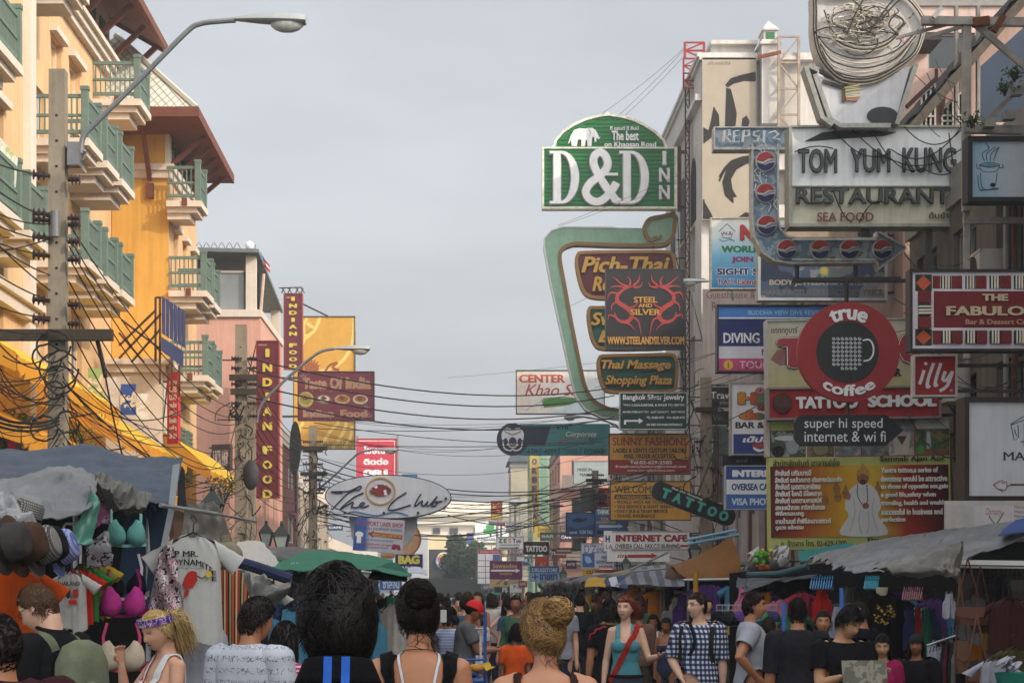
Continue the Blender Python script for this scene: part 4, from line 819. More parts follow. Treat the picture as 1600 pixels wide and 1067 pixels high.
# ---- green swan-neck frame
s=Sign('sign_frame','sage green swan neck frame with ochre edge around the massage boards','sign frame',78.6,848,335,1060,655,thick=.5)
sg=C('#7fa68c',var=.2,sc=2);oc=C('#8a6a2a',var=.2)
outer=[(1054,357),(960,356),(880,355),(862,360),(851,372),(850,385),(860,440),(875,510),(890,580),(900,620),(915,640),(940,652),(972,655)]
inner=[(972,641),(950,638),(928,626),(915,606),(906,570),(893,505),(881,440),(875,405),(878,390),(890,383),(905,381),(960,383),(1030,383),(1046,378)]
s.poly(outer+inner,sg,'panel',0,-.5)
s.line(inner,5.5,oc,'frame',.08,smooth=True,h=-.5);s.line(outer[1:],2.2,C('#b9bdb8'),'frame',.05,h=-.5)
curl=[(1009,366),(1006,352),(1014,343),(1030,339),(1054,336),(1055,350),(1052,368),(1044,380),(1030,384),(1018,380)]
s.poly(curl+[(1009,374)],sg,'panel',.05,-.4);s.line([(1024,371),(1018,376),(1010,370),(1007,356),(1014,344),(1030,340),(1053,337),(1054,352),(1051,369),(1040,381),(1022,384)],6,oc,'frame',.15,smooth=True,h=-.4)
s.line([(1024,371),(1030,373),(1032,368)],4,oc,'frame',.15,smooth=True)
s.arms(XR,3);s.done()
def blob_sign(name,label,Y,rect,pts,face,edge,lines,yel='#e0a92c',sub='#5a3a1a'):
    s=Sign(name,label,'sign',Y,*rect,thick=.35)
    s.poly(pts,C(face,var=.2),'panel',0,-.35);s.line(pts,5,C(edge,var=.2),'frame',.09,closed=True,h=-.35)
    for body,x0,y0,x1,y1 in lines:
        s.text(body,x0-1,y0+1,x1+1,y1+2,C(sub),.07,bold=.06,shear=.25);s.text(body,x0,y0,x1,y1,C(yel),.16,bold=.04,shear=.25)
    s.arms(XR,2);s.done()
blob_sign('restaurant_sign','maroon rounded restaurant sign with yellow script behind the black dragon board',78.2,(898,394,1056,466),spline([(903,398),(915,395),(980,394),(1040,394),(1051,400),(1054,415),(1054,440),(1050,462),(960,466),(925,464),(912,455),(905,435),(901,412)],True,3),'#6a1c28','#a8772a',[('Pich-Thai',908,402,1046,427),('Restaurant',925,433,1040,456)])
blob_sign('shop_sign','teal rounded sign with yellow script half hidden by the black dragon board',78.2,(916,479,1050,546),spline([(920,484),(935,481),(1000,480),(1040,482),(1048,500),(1046,540),(1000,545),(945,545),(930,538),(922,515)],True,3),'#13604f','#a8772a',[('Swensor',923,489,1030,509),('Bank',934,517,1015,536)])
blob_sign('massage_sign','teal lozenge massage sign with two lines of yellow script',77.6,(932,553,1060,613),spline([(936,560),(948,556),(1000,555),(1045,554),(1055,560),(1058,575),(1056,598),(1050,610),(1000,612),(955,612),(943,604),(936,582)],True,3),'#13604f','#a8772a',[('Thai Massage',939,563,1048,581),('Shopping Plaza',945,587,1049,605)])
# ---- black dragon board
s=Sign('shop_sign','black board with twin red dragons and gold lettering','sign',72,946,420,1071,546,thick=.3);s.face(C('#1d1c1c'),C('#3a3836'),1.2)
rd=C('#a5302a')
for sx in(1,-1):
    X=lambda x:1008.5+sx*(x-1008.5)
    body=[(990,447),(975,452),(965,462),(966,472),(978,480),(987,490),(984,500),(974,503),(964,498),(960,488)]
    s.line([(X(x),y)for x,y in body],7,rd,'emblem',smooth=True,taper=2)
    for q in([(985,449),(972,444),(962,436),(957,432)],[(978,450),(965,447),(953,449)],[(990,446),(998,438),(999,430)],[(984,446),(985,438),(980,432)],[(968,460),(956,457),(951,462),(949,470)],[(966,470),(957,476),(955,486)],[(980,482),(992,478),(998,470)],[(986,495),(996,500),(1000,512),(1002,524)],[(975,503),(985,508),(992,516)],[(962,495),(952,492),(950,500)],[(990,449),(1000,448),(1004,441)]):
        s.line([(X(x),y)for x,y in q],3.6,rd,'emblem',smooth=True,taper=1)
gd=C('#c08a2c')
s.text('STEEL',990,464,1027,473,gd,bold=.03,serif=True);s.text('AND',997,474.5,1019,480.5,gd,bold=.03,serif=True);s.text('SILVER',985,483,1032,492.5,gd,bold=.03,serif=True);s.text('WWW.STEELANDSILVER.COM',949,526,1069,538.5,gd,bold=.05)
s.arms(XR,2);s.done()
# ---- white CENTER board, bank board
s=Sign('billboard','white billboard with orange CENTER lettering behind the green frame','billboard',95,806,578,945,647,thick=.3);s.face(C('#e9e2d9',pat=('soft',.22,0,[(0,'#e6d8c8'),(.5,'#eeeae4'),(1,'#cfd8dd')],.5)),C('#3d3a38'),1.3)
s.text('CENTER',811,585,883,598,C('#d9541e'),bold=.05,serif=True);s.text('Khao Sa',820,600,903,618,C('#c23a2a'),bold=.01,shear=.35)
s.poly([(846,625),(870,621),(905,624),(908,630),(880,634),(850,637)],C('#4a8a3a'));s.poly([(880,637),(915,622),(940,637),(935,645),(860,644)],C('#b9cbd6'));s.line([(848,623),(880,620),(906,624)],1.5,C('#3a6a2a'));s.line([(820,642),(850,625),(845,640)],.9,C('#8a9a9a'))
s.arms(XR,2);s.done()
s=Sign('bank_sign','teal bank sign with round navy bird emblem on its end','sign',84,776,660,954,712,thick=.3)
s.quad(812,662,953,711,C('#3f8f8e'),'panel',-.3,0);s.poly([(812,665),(861,665),(852,695),(812,695)],C('#2c3550'));
s.disc(801,686,25,25,C('#2b3350'),'emblem_disc',.06,-.3,32)
wt=C('#d3d8da')
s.poly(spline([(801,671),(810,668),(818,676),(817,688),(812,684),(808,690),(810,696),(801,700),(792,696),(794,690),(790,684),(785,688),(784,676),(792,668)],True,4),wt,'emblem',.08)
s.disc(801,690,6,7,C('#2b3350'),'emblem',.085);s.line([(786,690),(788,700),(796,704),(801,702),(806,704),(814,700),(816,690)],2.2,wt,'emblem',.09,smooth=True);s.line([(797,692),(801,695),(805,692)],1.6,wt,'emblem',.09);s.line([(788,674),(801,679),(814,674)],1.3,C('#2b3350'),'emblem',.09,smooth=True)
s.text('KTB',870,665,888,671,C('#1f2f4a'),bold=.04,serif=True);s.text('Corporate',884,674,932,684,C('#cfdcdc'),shear=.3);s.text('Bank',920,683,934,688,C('#1f2f4a'),shear=.2);s.line([(872,692),(890,686),(930,682)],2.4,C('#b03a30'),taper=1)
for t,x0,x1 in(('ATM',822,841),('ADM',849,870),('EXCHANGE',912,944)):s.text(t,x0,701,x1,709,C('#1d3450'),bold=.03,serif=True,shear=.2)
s.text('PASSBOOK',879,701,902,704.5,C('#1d3450'));s.text('UPDATE',884,705.5,902,709,C('#1d3450'))
for x in(843,872,906):s.poly([(x,699),(x+4,699),(x+2,710),(x-2,710)],C('#2f6aa0'))
s.arms(XR,2);s.done()
# ---- stack: silver, sunny, welcome, internet
s=Sign('shop_sign','dark green silver jewelry sign with white arrow','sign',72.5,968,613,1074,671,thick=.3);s.face(C('#123c2e'),C('#a9b0ac'),1.3);w_=C('#cfd6d2')
for t,a in(('Bangkok Silver Jewelry',(973,616,1069,627)),('WHOLESALE,RETAIL & MADE TO ORDER',(974,631,1070,635)),('SILVER STERLING 925   BEST QUALITY   BEST PRICE',(973,642,1070,645.5)),('TEL. 02282-9399    FAX. 02282-9399',(1010,650.5,1070,654)),('246 D&D INN MAIN ENTRANCE',(1010,661.5,1066,665))):s.text(t,*a,w_,bold=.03,serif=len(t)<34)
s.poly([(975,663),(975,656),(998,656),(998,653),(1005,657.5),(998,662),(998,658.7),(978,658.7),(978,663)],w_);s.arms(XR,2);s.done()
s=Sign('tailor_sign','yellow and red tailor sign with dark red serif heading','sign',74,951,677,1079,741,thick=.3);s.face(C('#d9a21c'),C('#4a3226'),1.6);s.rect(953,718,1077,739,C('#9c1f1c'))
s.text('SUNNY FASHIONS',957,683,1073,696,C('#a82a1a'),bold=.03,serif=True);s.text('LADIES & GENTS CUSTOM TAILORS',958,700,1073,707,C('#3a1f1a'),bold=.04,serif=True);s.text('MAIL ORDER ACCEPTED',975,709,1054,716,C('#3a1f1a'),bold=.04,serif=True)
s.text('Tel.02-629-2585',984,719.5,1050,725,C('#e6d8c8'),bold=.04);s.text('E-mail:sunnyfashions@hotmail.com',962,726.5,1072,731.5,C('#e6d8c8'),bold=.03);s.text('www.sunnyfashions.com',980,733,1054,737,C('#e6d8c8'),bold=.03);s.arms(XR,2);s.done()
s=Sign('travel_sign','yellow travel agency sign listing tickets and insurance','sign',73,953,751,1080,813,thick=.3);s.face(C('#d79c12'),C('#3b352c'),1.4);n_=C('#2b2a3a')
s.text('WELCOME TRAVEL',960,759,1073,770,n_,bold=.02,serif=True);s.rect(960,772.5,1040,779.5,C('#2f2f38'));s.text('AUTHORIZED TRAVEL',962,774,1036,778.5,C('#d79c12'),bold=.03,serif=True)
for i,t in enumerate(('• WORLD WIDE AIR TICKET','• VISA SERVICE & SIGHT SEEING','• DAILY BUS & TRAIN SERVICE','• TRAVEL INSURANCE')):s.text(t,960,781.5+i*7.2,(1040,1052,1043,1024)[i],786.5+i*7.2,n_,bold=.03,serif=True)
s.arms(XR,2);s.done()
s=Sign('internet_sign','white internet cafe sign with a long red arrow below the text','sign',66,949,830,1078,878,thick=.25);s.quad(958,831,1077,858,C('#dcdcd8'),'panel',-.25,.03);s.quad(949,859,1046,877,C('#d9d9d6'),'panel',-.2,0);s.quad(956,829.5,1079,831,ALU,'frame',-.25,.05);s.quad(956,857,1079,859,ALU,'frame',-.25,.05)
s.text('INTERNET CAFE',962,835,1074,846,C('#9c1c22'),.045,bold=.07);s.text('OVERSEA CALL. FAX.C.D.BURNING.',961,849.5,1063,856.5,C('#2a2a2e'),.045,bold=.02);s.poly([(1063,851),(1076,851),(1076,854),(1063,854)],C('#9c1c22'),'emblem',.045)
for i in range(4):s.poly([(966+i*3.6,866),(968.5+i*3.6,866),(966.5+i*3.6,871),(964+i*3.6,871)],C('#b5231f'))
s.poly([(981,866),(1018,866),(1018,863.5),(1029,868.5),(1018,873),(1018,871),(979,871)],C('#b5231f'));s.arms(XR,2);s.done()
s=Sign('shop_sign','blue and white notice sign half hidden behind the internet cafe board','sign',67,944,829,960,860,thick=.2);s.face(C('#d6d6d2'));s.text('H',946,836,953,847,C('#1f2c6a'),bold=.06);s.text('LA',947,850,957,857,C('#2a2a2e'));s.arms(XR,1);s.done()
# ---- black slanted tattoo board
s=Sign('tattoo_sign','slanted black rounded board with turquoise tattoo letters','sign',50,1010,765,1150,805,roll=R(21.0),thick=.2)
cx,cy=1080,789
s.r=(1012,766,1148,806)
bp=roundrect(1008,773,1146,802,13);s.poly(bp,C('#1a1b1c',rough=.35),'panel',0,-.2)
tq=C('#3fae9f')
for i,ch in enumerate('TATTOO'):s.text(ch,1023+i*19.4,780+(.5 if i%2 else 0),1038.5+i*19.4,797,C('#0f4f46'),.012,bold=.1,serif=True);s.text(ch,1023.6+i*19.4,780.6,1038+i*19.4,796.4,tq,.025,bold=.07,serif=True)
s.text('See the Amazing',1036,774.5,1088,779,C('#cfd2d0'),.02,shear=.2,bold=.02)
s.mb('bracket',BRACK).bar(s.put(1078,773,-.1),s.put(1078,700,-.1),.05).bar(s.put(1078,705,-.1),Vector((XR,50,s.put(1078,705,0).z)),.05);s.done()
# ---- menu of small boards at left of right stack
for Y,x0,y0,x1,y1,fc,lab,tx in((60,1101,490,1160,578,'#55504e','grey shop board with red capital letters behind the diving board',[('Ch',1106,500,1125,512,'#b9b4b0'),('Au',1106,533,1123,545,'#b9b4b0'),('Ho',1106,550,1123,562,'#b9b4b0')]),(58,1101,604,1160,638,'#1c1e1f','black travel board behind the rainbow lettered bar sign',[('Travel',1110,612,1150,623,'#b8b4b2'),('(Group)',1125,627,1150,632,'#8a8684')]),(58,1101,641,1160,665,'#17181a','black blank board under the black travel board',[('Visa',1113,648,1135,657,'#4a4a4c')])):
    s=Sign('shop_board',lab,'sign',Y,x0,y0,x1,y1,thick=.15);s.face(C(fc),ALU,1)
    for t in tx:s.text(*t[:5],C(t[5]),bold=.02,serif=True)
    if 'grey' in lab:
        for t,a in(('C',(1106,500,1113,512)),('A',(1106,533,1114,545)),('H',(1106,550,1114,562))):s.text(t,*a,C('#b0282a'),.02,bold=.06,serif=True)
        s.rect(1102,520,1159,522,ALU)
    s.arms(XR+1,1);s.done()
# ---- beige portrait banner on white tower is built with the tower; NS world, body jewelry, diving, Hi de bar, inte call
s=Sign('travel_sign','sky blue and white world travel sign with red initials behind the lamp head','sign',47,1110,340,1300,452,thick=.28)
s.face(C('#9fc4d8',pat=('soft',.55,2,[(0,'#1e7fb5'),(.45,'#74b4d2'),(.75,'#d7e2e2'),(1,'#e6e4da')],0.)),C('#b9b2a2',var=.4,sc=12),2)
s.text('N.S.',1156,351,1205,376,C('#b5281f'),.03,bold=.09);s.text('WORLD VIEW',1127,384,1235,395,C('#1f7a3a'),bold=.07);s.text('JOIN TOUR',1143,401,1225,412,C('#9a2466'),bold=.07)
s.text('SIGHT SEEING',1120,419,1235,430,C('#1f2c66'),bold=.07,outline=(C('#d9dce0'),.05));s.text('T.A.T. License No.',1120,436,1208,445,C('#a02222'),bold=.07,outline=(C('#d9d2d2'),.05))
s.line([(1123,362),(1136,350),(1149,362)],1.2,C('#3a3f6a'),'emblem');s.line([(1127,363),(1130,372),(1142,372),(1145,363)],.9,C('#3a3f6a'),'emblem');s.text('N.S.',1129,362,1144,367,C('#a02222'),shear=.2,bold=.03);s.line([(1124,374),(1131,377),(1140,374),(1148,377)],1.2,C('#4a8ab0'),'emblem',smooth=True)
s.arms(XR+1,2);s.done()
s=Sign('shop_sign','large weathered photo board in a grey frame below the cola arrow','sign',41,1184,352,1386,470,thick=.3)
s.face(C('#3c4a5c',pat=('blot',.9,[(0,'#2a3448'),(.40,'#41506a'),(.5,'#7a7f84'),(.58,'#9a917f'),(.68,'#42566a')])),C('#9aa0a0',var=.25),4,.06)
s.quad(1225,358,1340,385,C('#a8927c',var=.3,sc=3),'picture',0,.008);s.quad(1340,358,1380,392,C('#303a56',var=.3),'picture',0,.01);s.text('BODY JEWELRY & PIERCING',1202,437,1372,448,C('#8a8478'),bold=.05);s.text('MANUFACTURERS FACTORY PRICE',1190,452,1380,462,C('#56584e'),bold=.06)
s.disc(1245,428,6,6,C('#4a6a9a'),'picture');s.disc(1288,424,8,7,C('#8a9a5a'),'picture');s.disc(1288,424,4,4,C('#c8a22a'),'picture')
s.arms(XR+.6,2);s.done()
s=Sign('dive_sign','blue and white diving information board with pink tour strip','sign',45,1120,476,1300,582,thick=.3);s.face(C('#1c2a6a'),C('#2c2a30'),2.5,.05)
s.rect(1123,479,1297,496,C('#2f7fd0'));s.rect(1123,541,1297,560,C('#b9b8c6'));s.rect(1123,560,1297,580,C('#c03a72'));s.rect(1123,496,1297,498,C('#cfd2da'))
s.text('BUDDHA VIEW DIVE RESORT',1169,485,1290,492,C('#8fc0e8'),bold=.02);s.text('DIVING INFO',1130,520,1232,536,C('#c9ccd8'),bold=.03,serif=True);s.text('KOH TAO',1195,502,1240,514,C('#a03a3a'),bold=.04);s.text('N',1190,545,1199,555,C('#8a3a40'),bold=.04)
s.disc(1138,570,7.5,7.5,C('#e0b020'));s.text('i',1136.5,565.5,1139.5,575,C('#8a6a10'),bold=.03);s.text('TOURIST',1155,564,1224,575.5,C('#d3a6bc'),bold=.02);s.arms(XR+.6,2);s.done()
s=Sign('bar_sign','white bar sign with rainbow letters and flowers over a blue panel','sign',43,1141,597,1232,711,thick=.25);s.face(C('#c2c2c6'),C('#8f8a84',var=.4,sc=15),2.2)
s.rect(1146,678,1230,709,C('#1f3a86'));rb=C('#c98a2a',pat=('soft',1.1,0,[(0,'#c9862a'),(.35,'#b0482a'),(.5,'#2f7a4a'),(.72,'#2f62a0'),(1,'#c0765a')],.45))
s.text('Hi',1152,612,1196,633,C('#26302c'),.012,bold=.12,serif=True);s.text('Hi',1153,612.6,1195,632,rb,.02,bold=.09,serif=True);s.text('de',1154,640,1196,656,C('#26302c'),.012,bold=.12);s.text('de',1155,640.6,1195,655.4,rb,.02,bold=.09)
for fx,fy,c in((1188,610,'#c07a8e'),(1191,637,'#a8423a')):
    for a in range(0,360,45):s.disc(fx+5.5*math.cos(R(a)),fy+3.6*math.sin(R(a)),3,1.9,C(c),'emblem',.026)
    s.disc(fx,fy,2,1.5,C('#3a2a3a'),'emblem',.032)
s.text('BAR & BED',1149,659,1228,669,C('#1d1f22'),bold=.05);s.text('เป๊ปซี่',1160,681,1205,691,C('#cfd4da'),bold=.05,shear=.2);s.poly(spline([(1176,694),(1186,692),(1200,693),(1230,692),(1230,698),(1200,697),(1186,700),(1178,699)],True,3),C('#b03a26'));s.poly(spline([(1177,698),(1188,702),(1204,698),(1230,700),(1230,704),(1200,702),(1186,706),(1178,702)],True,3),C('#cfd4da'))
s.arms(XR+.5,2);s.done()
s=Sign('call_sign','blue and white striped phone call and visa photo sign','sign',42,1133,727,1236,796,thick=.25);s.face(C('#2459a8'),C('#8d9aa8',var=.3),1.5);s.rect(1135,729,1234,749,C('#23489a'));s.rect(1135,749,1234,772,C('#c6ccd4'));s.rect(1135,772,1234,794,C('#2c62b4'))
s.text('INTERNET',1144,734,1230,745,C('#c9d2dc'),bold=.09);s.text('OVERSEA CALL',1143,755,1210,766,C('#26488e'),bold=.06);s.text('VISA PHOTO',1143,778,1214,789,C('#b9cbe2'),bold=.05);s.arms(XR+.5,2);s.done()
s=Sign('shop_board','black board with dim lettering directly over the blue call sign','sign',43.4,1129,711,1225,728,thick=.2);s.face(C('#1d1d20'));s.text('and',1150,716,1168,722,C('#77777a'),shear=.2);s.arms(XR+.5,1);s.done()
# ---- cola arrow (T shaped light box ending in an arrow)
s=Sign('cola_sign','weathered light blue arrow sign with seven round bottle cap lamps','sign',37.5,1116,200,1400,412,thick=.3)
lb=C('#8fb0c8',pat=('blot',3,[(0,'#8fa6b8'),(.44,'#738a9c'),(.52,'#9fb2be'),(.6,'#b2b6b2'),(.68,'#8a7a6c')]),var=.2);ed=C('#a8a8a2',var=.4,sc=9)
s.quad(1117,201,1235,231,lb,'panel',-.3,0)
for q in((1115,199,1237,201),(1115,231,1237,235),(1115,201,1117,231)):s.quad(*q,ed,'frame',-.3,.06)
sweep_o=[(1175,226),(1175,340),(1178,370),(1190,395),(1210,408),(1235,412),(1370,410)]
sweep_i=[(1372,373),(1245,373),(1228,370),(1218,358),(1215,340),(1215,226)]
s.poly(sweep_o+sweep_i,lb,'panel',.012,-.29);s.line(sweep_o,3,ed,'frame',.07,h=-.29);s.line(sweep_i,3,ed,'frame',.07,h=-.29)
s.poly([(1369,363),(1414,388),(1372,420)],lb,'panel',.016,-.28);s.line([(1370,362),(1415,388),(1372,421),(1370,410)],3.5,ed,'frame',.08,h=-.28);s.line([(1370,373),(1370,362)],3,ed,'frame',.08,h=-.28)
capn=[0]
def cap(cx,cy,r):
    capn[0]+=1;bc='bottle_cap#%d'%capn[0]
    rm,wm,bm=C('#a8322e',var=.2),C('#c6c8c8',var=.2),C('#20285e',var=.2)
    s.disc(cx,cy,r+1.2,r+1.2,C('#8b8f92'),bc,.06);s.disc(cx,cy,r,r,wm,bc,.10)
    up=[(cx+r*.95*math.cos(R(a)),cy+r*.95*math.sin(R(a)))for a in range(-172,-5,12)]+[(cx+r*.3,cy-r*.32),(cx-r*.2,cy+.02*r),(cx-r*.6,cy-r*.02)]
    lo=[(cx+r*.95*math.cos(R(a)),cy+r*.95*math.sin(R(a)))for a in range(8,175,12)]+[(cx-r*.5,cy+r*.28),(cx-r*.1,cy+r*.42),(cx+r*.4,cy+r*.2)]
    s.poly(up,rm,bc,.12);s.poly(lo,bm,bc,.12);s.line([(cx-r*.95,cy+r*.1),(cx-r*.3,cy+r*.28),(cx+r*.4,cy-.05*r),(cx+r*.95,cy-r*.1)],1.2,C('#7a7c7c'),bc,.13,smooth=True)
for cx,cy in((1195,254),(1195,303),(1197,353),(1228,391),(1280,391),(1326,391),(1377,391)):cap(cx,cy,15)
tb=s.mb('neon_tube',C('#cfd0cc',rough=.3));rnd=random.Random(4)
for x0,pts in((1128,[(0,24),(2,6),(9,5),(10,13),(3,15),(11,24)]),(1144,[(8,6),(1,7),(1,14),(8,14),(1,15),(0,24),(9,23)]),(1158,[(0,24),(2,6),(10,6),(10,14),(2,15)]),(1174,[(9,7),(2,8),(2,14),(9,16),(8,23),(1,23)]),(1190,[(2,6),(1,24)]),(1200,[(0,10),(8,7),(14,12),(6,18),(16,20)])):
    for dx,dd in((0,.08),(1.8,.11)):tb.tube([s.put(x0+a+dx,200+c,dd)for a,c in pts],.012,5)
for k in range(16):
    x,y=rnd.uniform(1179,1212),rnd.uniform(215,365);pts=[s.put(x,y,.07)]
    for j in range(4):x=min(1213,max(1178,x+rnd.uniform(-9,9)));y+=rnd.uniform(-8,10);pts.append(s.put(x,y,.07))
    tb.tube(pts,.008,4)
for y in(376,407):tb.tube([s.put(1236,y,.1),s.put(1368,y,.1)],.01,5)
s.mb('bracket',BRACK).bar(s.put(1248,372,-.2),s.put(1248,440,-.2),.08).bar(s.put(1340,372,-.2),s.put(1340,440,-.2),.08).bar(s.put(1236,216,-.2),s.put(1250,216,-.2),.08).bar(s.put(1240,436,-.22),s.put(1480,436,-.22),.07)
s.done()
# ---- tom yum kung
s=Sign('restaurant_sign','large white seafood restaurant board with dark channel letters and dirt','sign',36,1235,198,1505,354,thick=.45)
wb=C('#c9ccd2',var=.14,sc=1.2,streak=.25);yb=C('#b5b39a',var=.2,sc=1.5,streak=.3);dk=C('#23282a');nb=C('#3f4745')
s.quad(1237,200,1503,291,wb,'panel',-.45,0);s.quad(1237,293,1503,350,yb,'panel',-.45,.01)
for q in((1235,197,1505,200),(1235,291,1505,293),(1233,350,1505,355),(1232,200,1237,350),(1503,200,1507,350)):s.quad(*q,C('#8c8e82',var=.3,sc=8),'frame',-.45,.06)
def channel(t,x0,y0,x1,y1,m1=dk,m2=nb,b1=.05,b2=.0):
    s.text(t,x0,y0,x1,y1,m1,.09,bold=b1);s.text(t,x0+1,y0+2,x1-1,y1-2,m2,.115,bold=b2,name='neon_tube')
channel('TOM',1245,234,1307,273);channel('YUM',1327,234,1390,272);channel('KUNG',1408,232,1493,272);channel('RESTAURANT',1242,295,1483,321,b1=.045);
s.text('SEA FOOD',1276,333,1364,347,C('#7a4038'),.07,bold=.02);s.text('ต้มยำกุ้ง',1450,332,1497,345,C('#4a4a3a'),.07,bold=.03)
s.poly([(1258,221),(1284,208),(1312,204),(1340,205),(1400,207),(1380,213),(1330,216)],dk,'emblem',.03)
rnd=random.Random(9)
def droop(s,name,m,p,q,sag,r=.012,d=.12):
    s.mb(name,m).tube([s.put(p[0]+(q[0]-p[0])*t,p[1]+(q[1]-p[1])*t+sag*4*t*(1-t),d)for t in np.linspace(0,1,12)],r,5)
for p,q,sg in(((1410,200),(1500,205),26),((1300,203),(1390,240),22),((1390,236),(1500,200),30),((1360,205),(1440,265),25),((1440,265),(1500,262),12),((1330,205),(1500,235),40),((1240,240),(1300,235),-6),((1300,300),(1330,350),10),((1340,350),(1380,320),-14),((1480,210),(1500,330),10)):droop(s,'loose_wire',DARK,p,q,sg)
s.mb('bracket',BRACK).bar(s.put(1355,352,-.2),s.put(1355,366,-.2),.12).bar(s.put(1455,352,-.2),s.put(1455,440,-.2),.12).bar(s.put(1505,230,-.3),Vector((XR+.9,36.3,s.put(0,230,0).z)),.08).bar(s.put(1505,340,-.3),Vector((XR+.9,36.3,s.put(0,340,0).z)),.08)
s.done()
# ---- cup of noodles neon
s=Sign('neon_sign','neon noodle cup sculpture with tangled tubes on top of the seafood board','neon sign',35.8,1255,-30,1445,200,thick=.35)
pk=C('#cfc8c2',pat=('blot',1.6,[(0,'#cfc9c4'),(.55,'#d6d2ce'),(.66,'#c99a9c')]),var=.2);wb2=C('#b4b6ba',streak=.2)
bowl=[(1270,-12),(1300,-6),(1350,-8),(1400,-10),(1425,5),(1444,35),(1440,62),(1428,90),(1400,112),(1372,128),(1345,134),(1312,130),(1290,112),(1275,88),(1268,55),(1268,20)]
s.poly(spline(bowl,True,3),pk,'panel',.05,-.3);cupb=[(1262,105),(1300,122),(1345,134),(1400,112),(1425,98),(1432,104),(1400,196),(1300,196),(1285,190)]
s.poly([(1275,118),(1310,130),(1345,134),(1385,122),(1422,104),(1398,192),(1382,196),(1310,196),(1295,188)],wb2,'panel',.02,-.3)
fr=C('#8f9088',var=.3,sc=9)
for a in([(1258,106),(1284,185),(1300,197)],[(1430,103),(1408,170),(1400,196)],[(1262,104),(1278,112)],[(1272,118),(1296,188),(1312,198),(1390,198)]):s.line(a,7,fr,'frame',.1,h=-.3)
s.disc(1378,182,24,14,C('#2d2f31'),'emblem',.05,n=24);s.line([(1280,113),(1296,120),(1330,130),(1315,138),(1285,128)],5,C('#4a4038'),'emblem',.06)
tm=C('#b3ab98',rough=.35,var=.3,sc=20);tk=C('#3b3630');nt_=s.mb('neon_tube',tm);rnd=random.Random(12)
for k,off in enumerate((0,3,6,9)):
    pts=[s.put(x+(1355-x)*off/150,y+(55-y)*off/110,.12+.015*k)for x,y in spline(bowl,True,4)];(nt_.mat(tm if k%2==0 else tk)).tube(pts+[pts[0]],.016,5)
for k in range(5):
    a=[(1275+k*2,60+k*6),(1300,85+k*7),(1345,96+k*7),(1395,84+k*6),(1432-k*2,50+k*5)];nt_.mat(tm if k%2 else tk).tube([s.put(*p,.14)for p in spline(a)],.014,5)
for k in range(4):
    a=[(1285+k*3,20+k*3),(1300,55+k*4),(1340,75+k*3),(1385,66+k*3),(1425-k*3,25+k*3)];nt_.mat(tm if k%2 else tk).tube([s.put(*p,.16)for p in spline(a)],.013,5)
for k in range(34): # noodles
    a0=rnd.uniform(0,6.28);cx,cy=rnd.gauss(1350,24),rnd.gauss(34,15);rx,ry=rnd.uniform(10,38),rnd.uniform(6,20);w0=rnd.uniform(2,5.5)
    pts=[(cx+rx*math.cos(a0+w0*t)*(1+.2*math.sin(3*t)),cy+ry*math.sin(a0+w0*t)+6*t)for t in np.linspace(0,1,12)]
    nt_.mat((tm,tk,tm)[k%3]).tube([s.put(*p,.12+.1*rnd.random())for p in pts],.012,5)
for a in([(1320,60),(1332,30),(1345,5),(1355,-20)],[(1370,40),(1395,12),(1420,-8)],[(1352,60),(1380,20),(1405,-10)],[(1400,60),(1385,45),(1395,30),(1408,40),(1398,52)]):nt_.mat(tk).tube([s.put(*p,.22)for p in spline(a)],.016,5)
yl=C('#c2b56a')
for i in range(4):nt_.mat(yl).tube([s.put(1318+i*1,140+i*5,.1),s.put(1342,136+i*6,.12)],.014,5);
s.quad(1315,137,1320,160,C('#6a5a32'),'emblem',0,.06);s.poly([(1320,152),(1342,154),(1338,160),(1322,158)],C('#c08a8a'),'emblem',.05)
s.mb('bracket',BRACK).bar(s.put(1350,196,-.2),s.put(1350,205,-.2),.1).bar(s.put(1426,60,-.25),s.put(1520,30,-.4),.07);s.done()
# ---- blue coffee board
s=Sign('coffee_sign','pale blue board with a sketched steaming pot in a thick black frame','sign',30.5,1511,214,1640,316,thick=.3);s.face(C('#a9bcc8',pat=('soft',.6,0,[(0,'#7fb0c8'),(.5,'#b4bcc4'),(1,'#a8b4bc')],.5)),C('#1d1f22'),7,.06)
ik=C('#3a5868')
for a in([(1530,258),(1536,268),(1556,268),(1562,258)],[(1530,258),(1545,262),(1562,258),(1545,254),(1530,258)],[(1526,256),(1527,263),(1533,265)],[(1560,262),(1567,262),(1566,257)],[(1532,270),(1535,294),(1553,293),(1558,270)],[(1528,274),(1532,296),(1560,294)],[(1530,298),(1560,296)],[(1538,252),(1535,240),(1545,232),(1540,224)],[(1542,252),(1542,240),(1556,230)],[(1547,252),(1549,240),(1562,230)],[(1552,252),(1556,240),(1560,232)]):s.line(a,1.3,ik,'emblem',smooth=True)
s.disc(1551,289,4,3,C('#20282c'),'emblem');s.poly([(1533,258),(1545,261),(1559,258),(1545,255)],C('#4a8a9c'),'emblem');s.arms(XR,2);s.done()
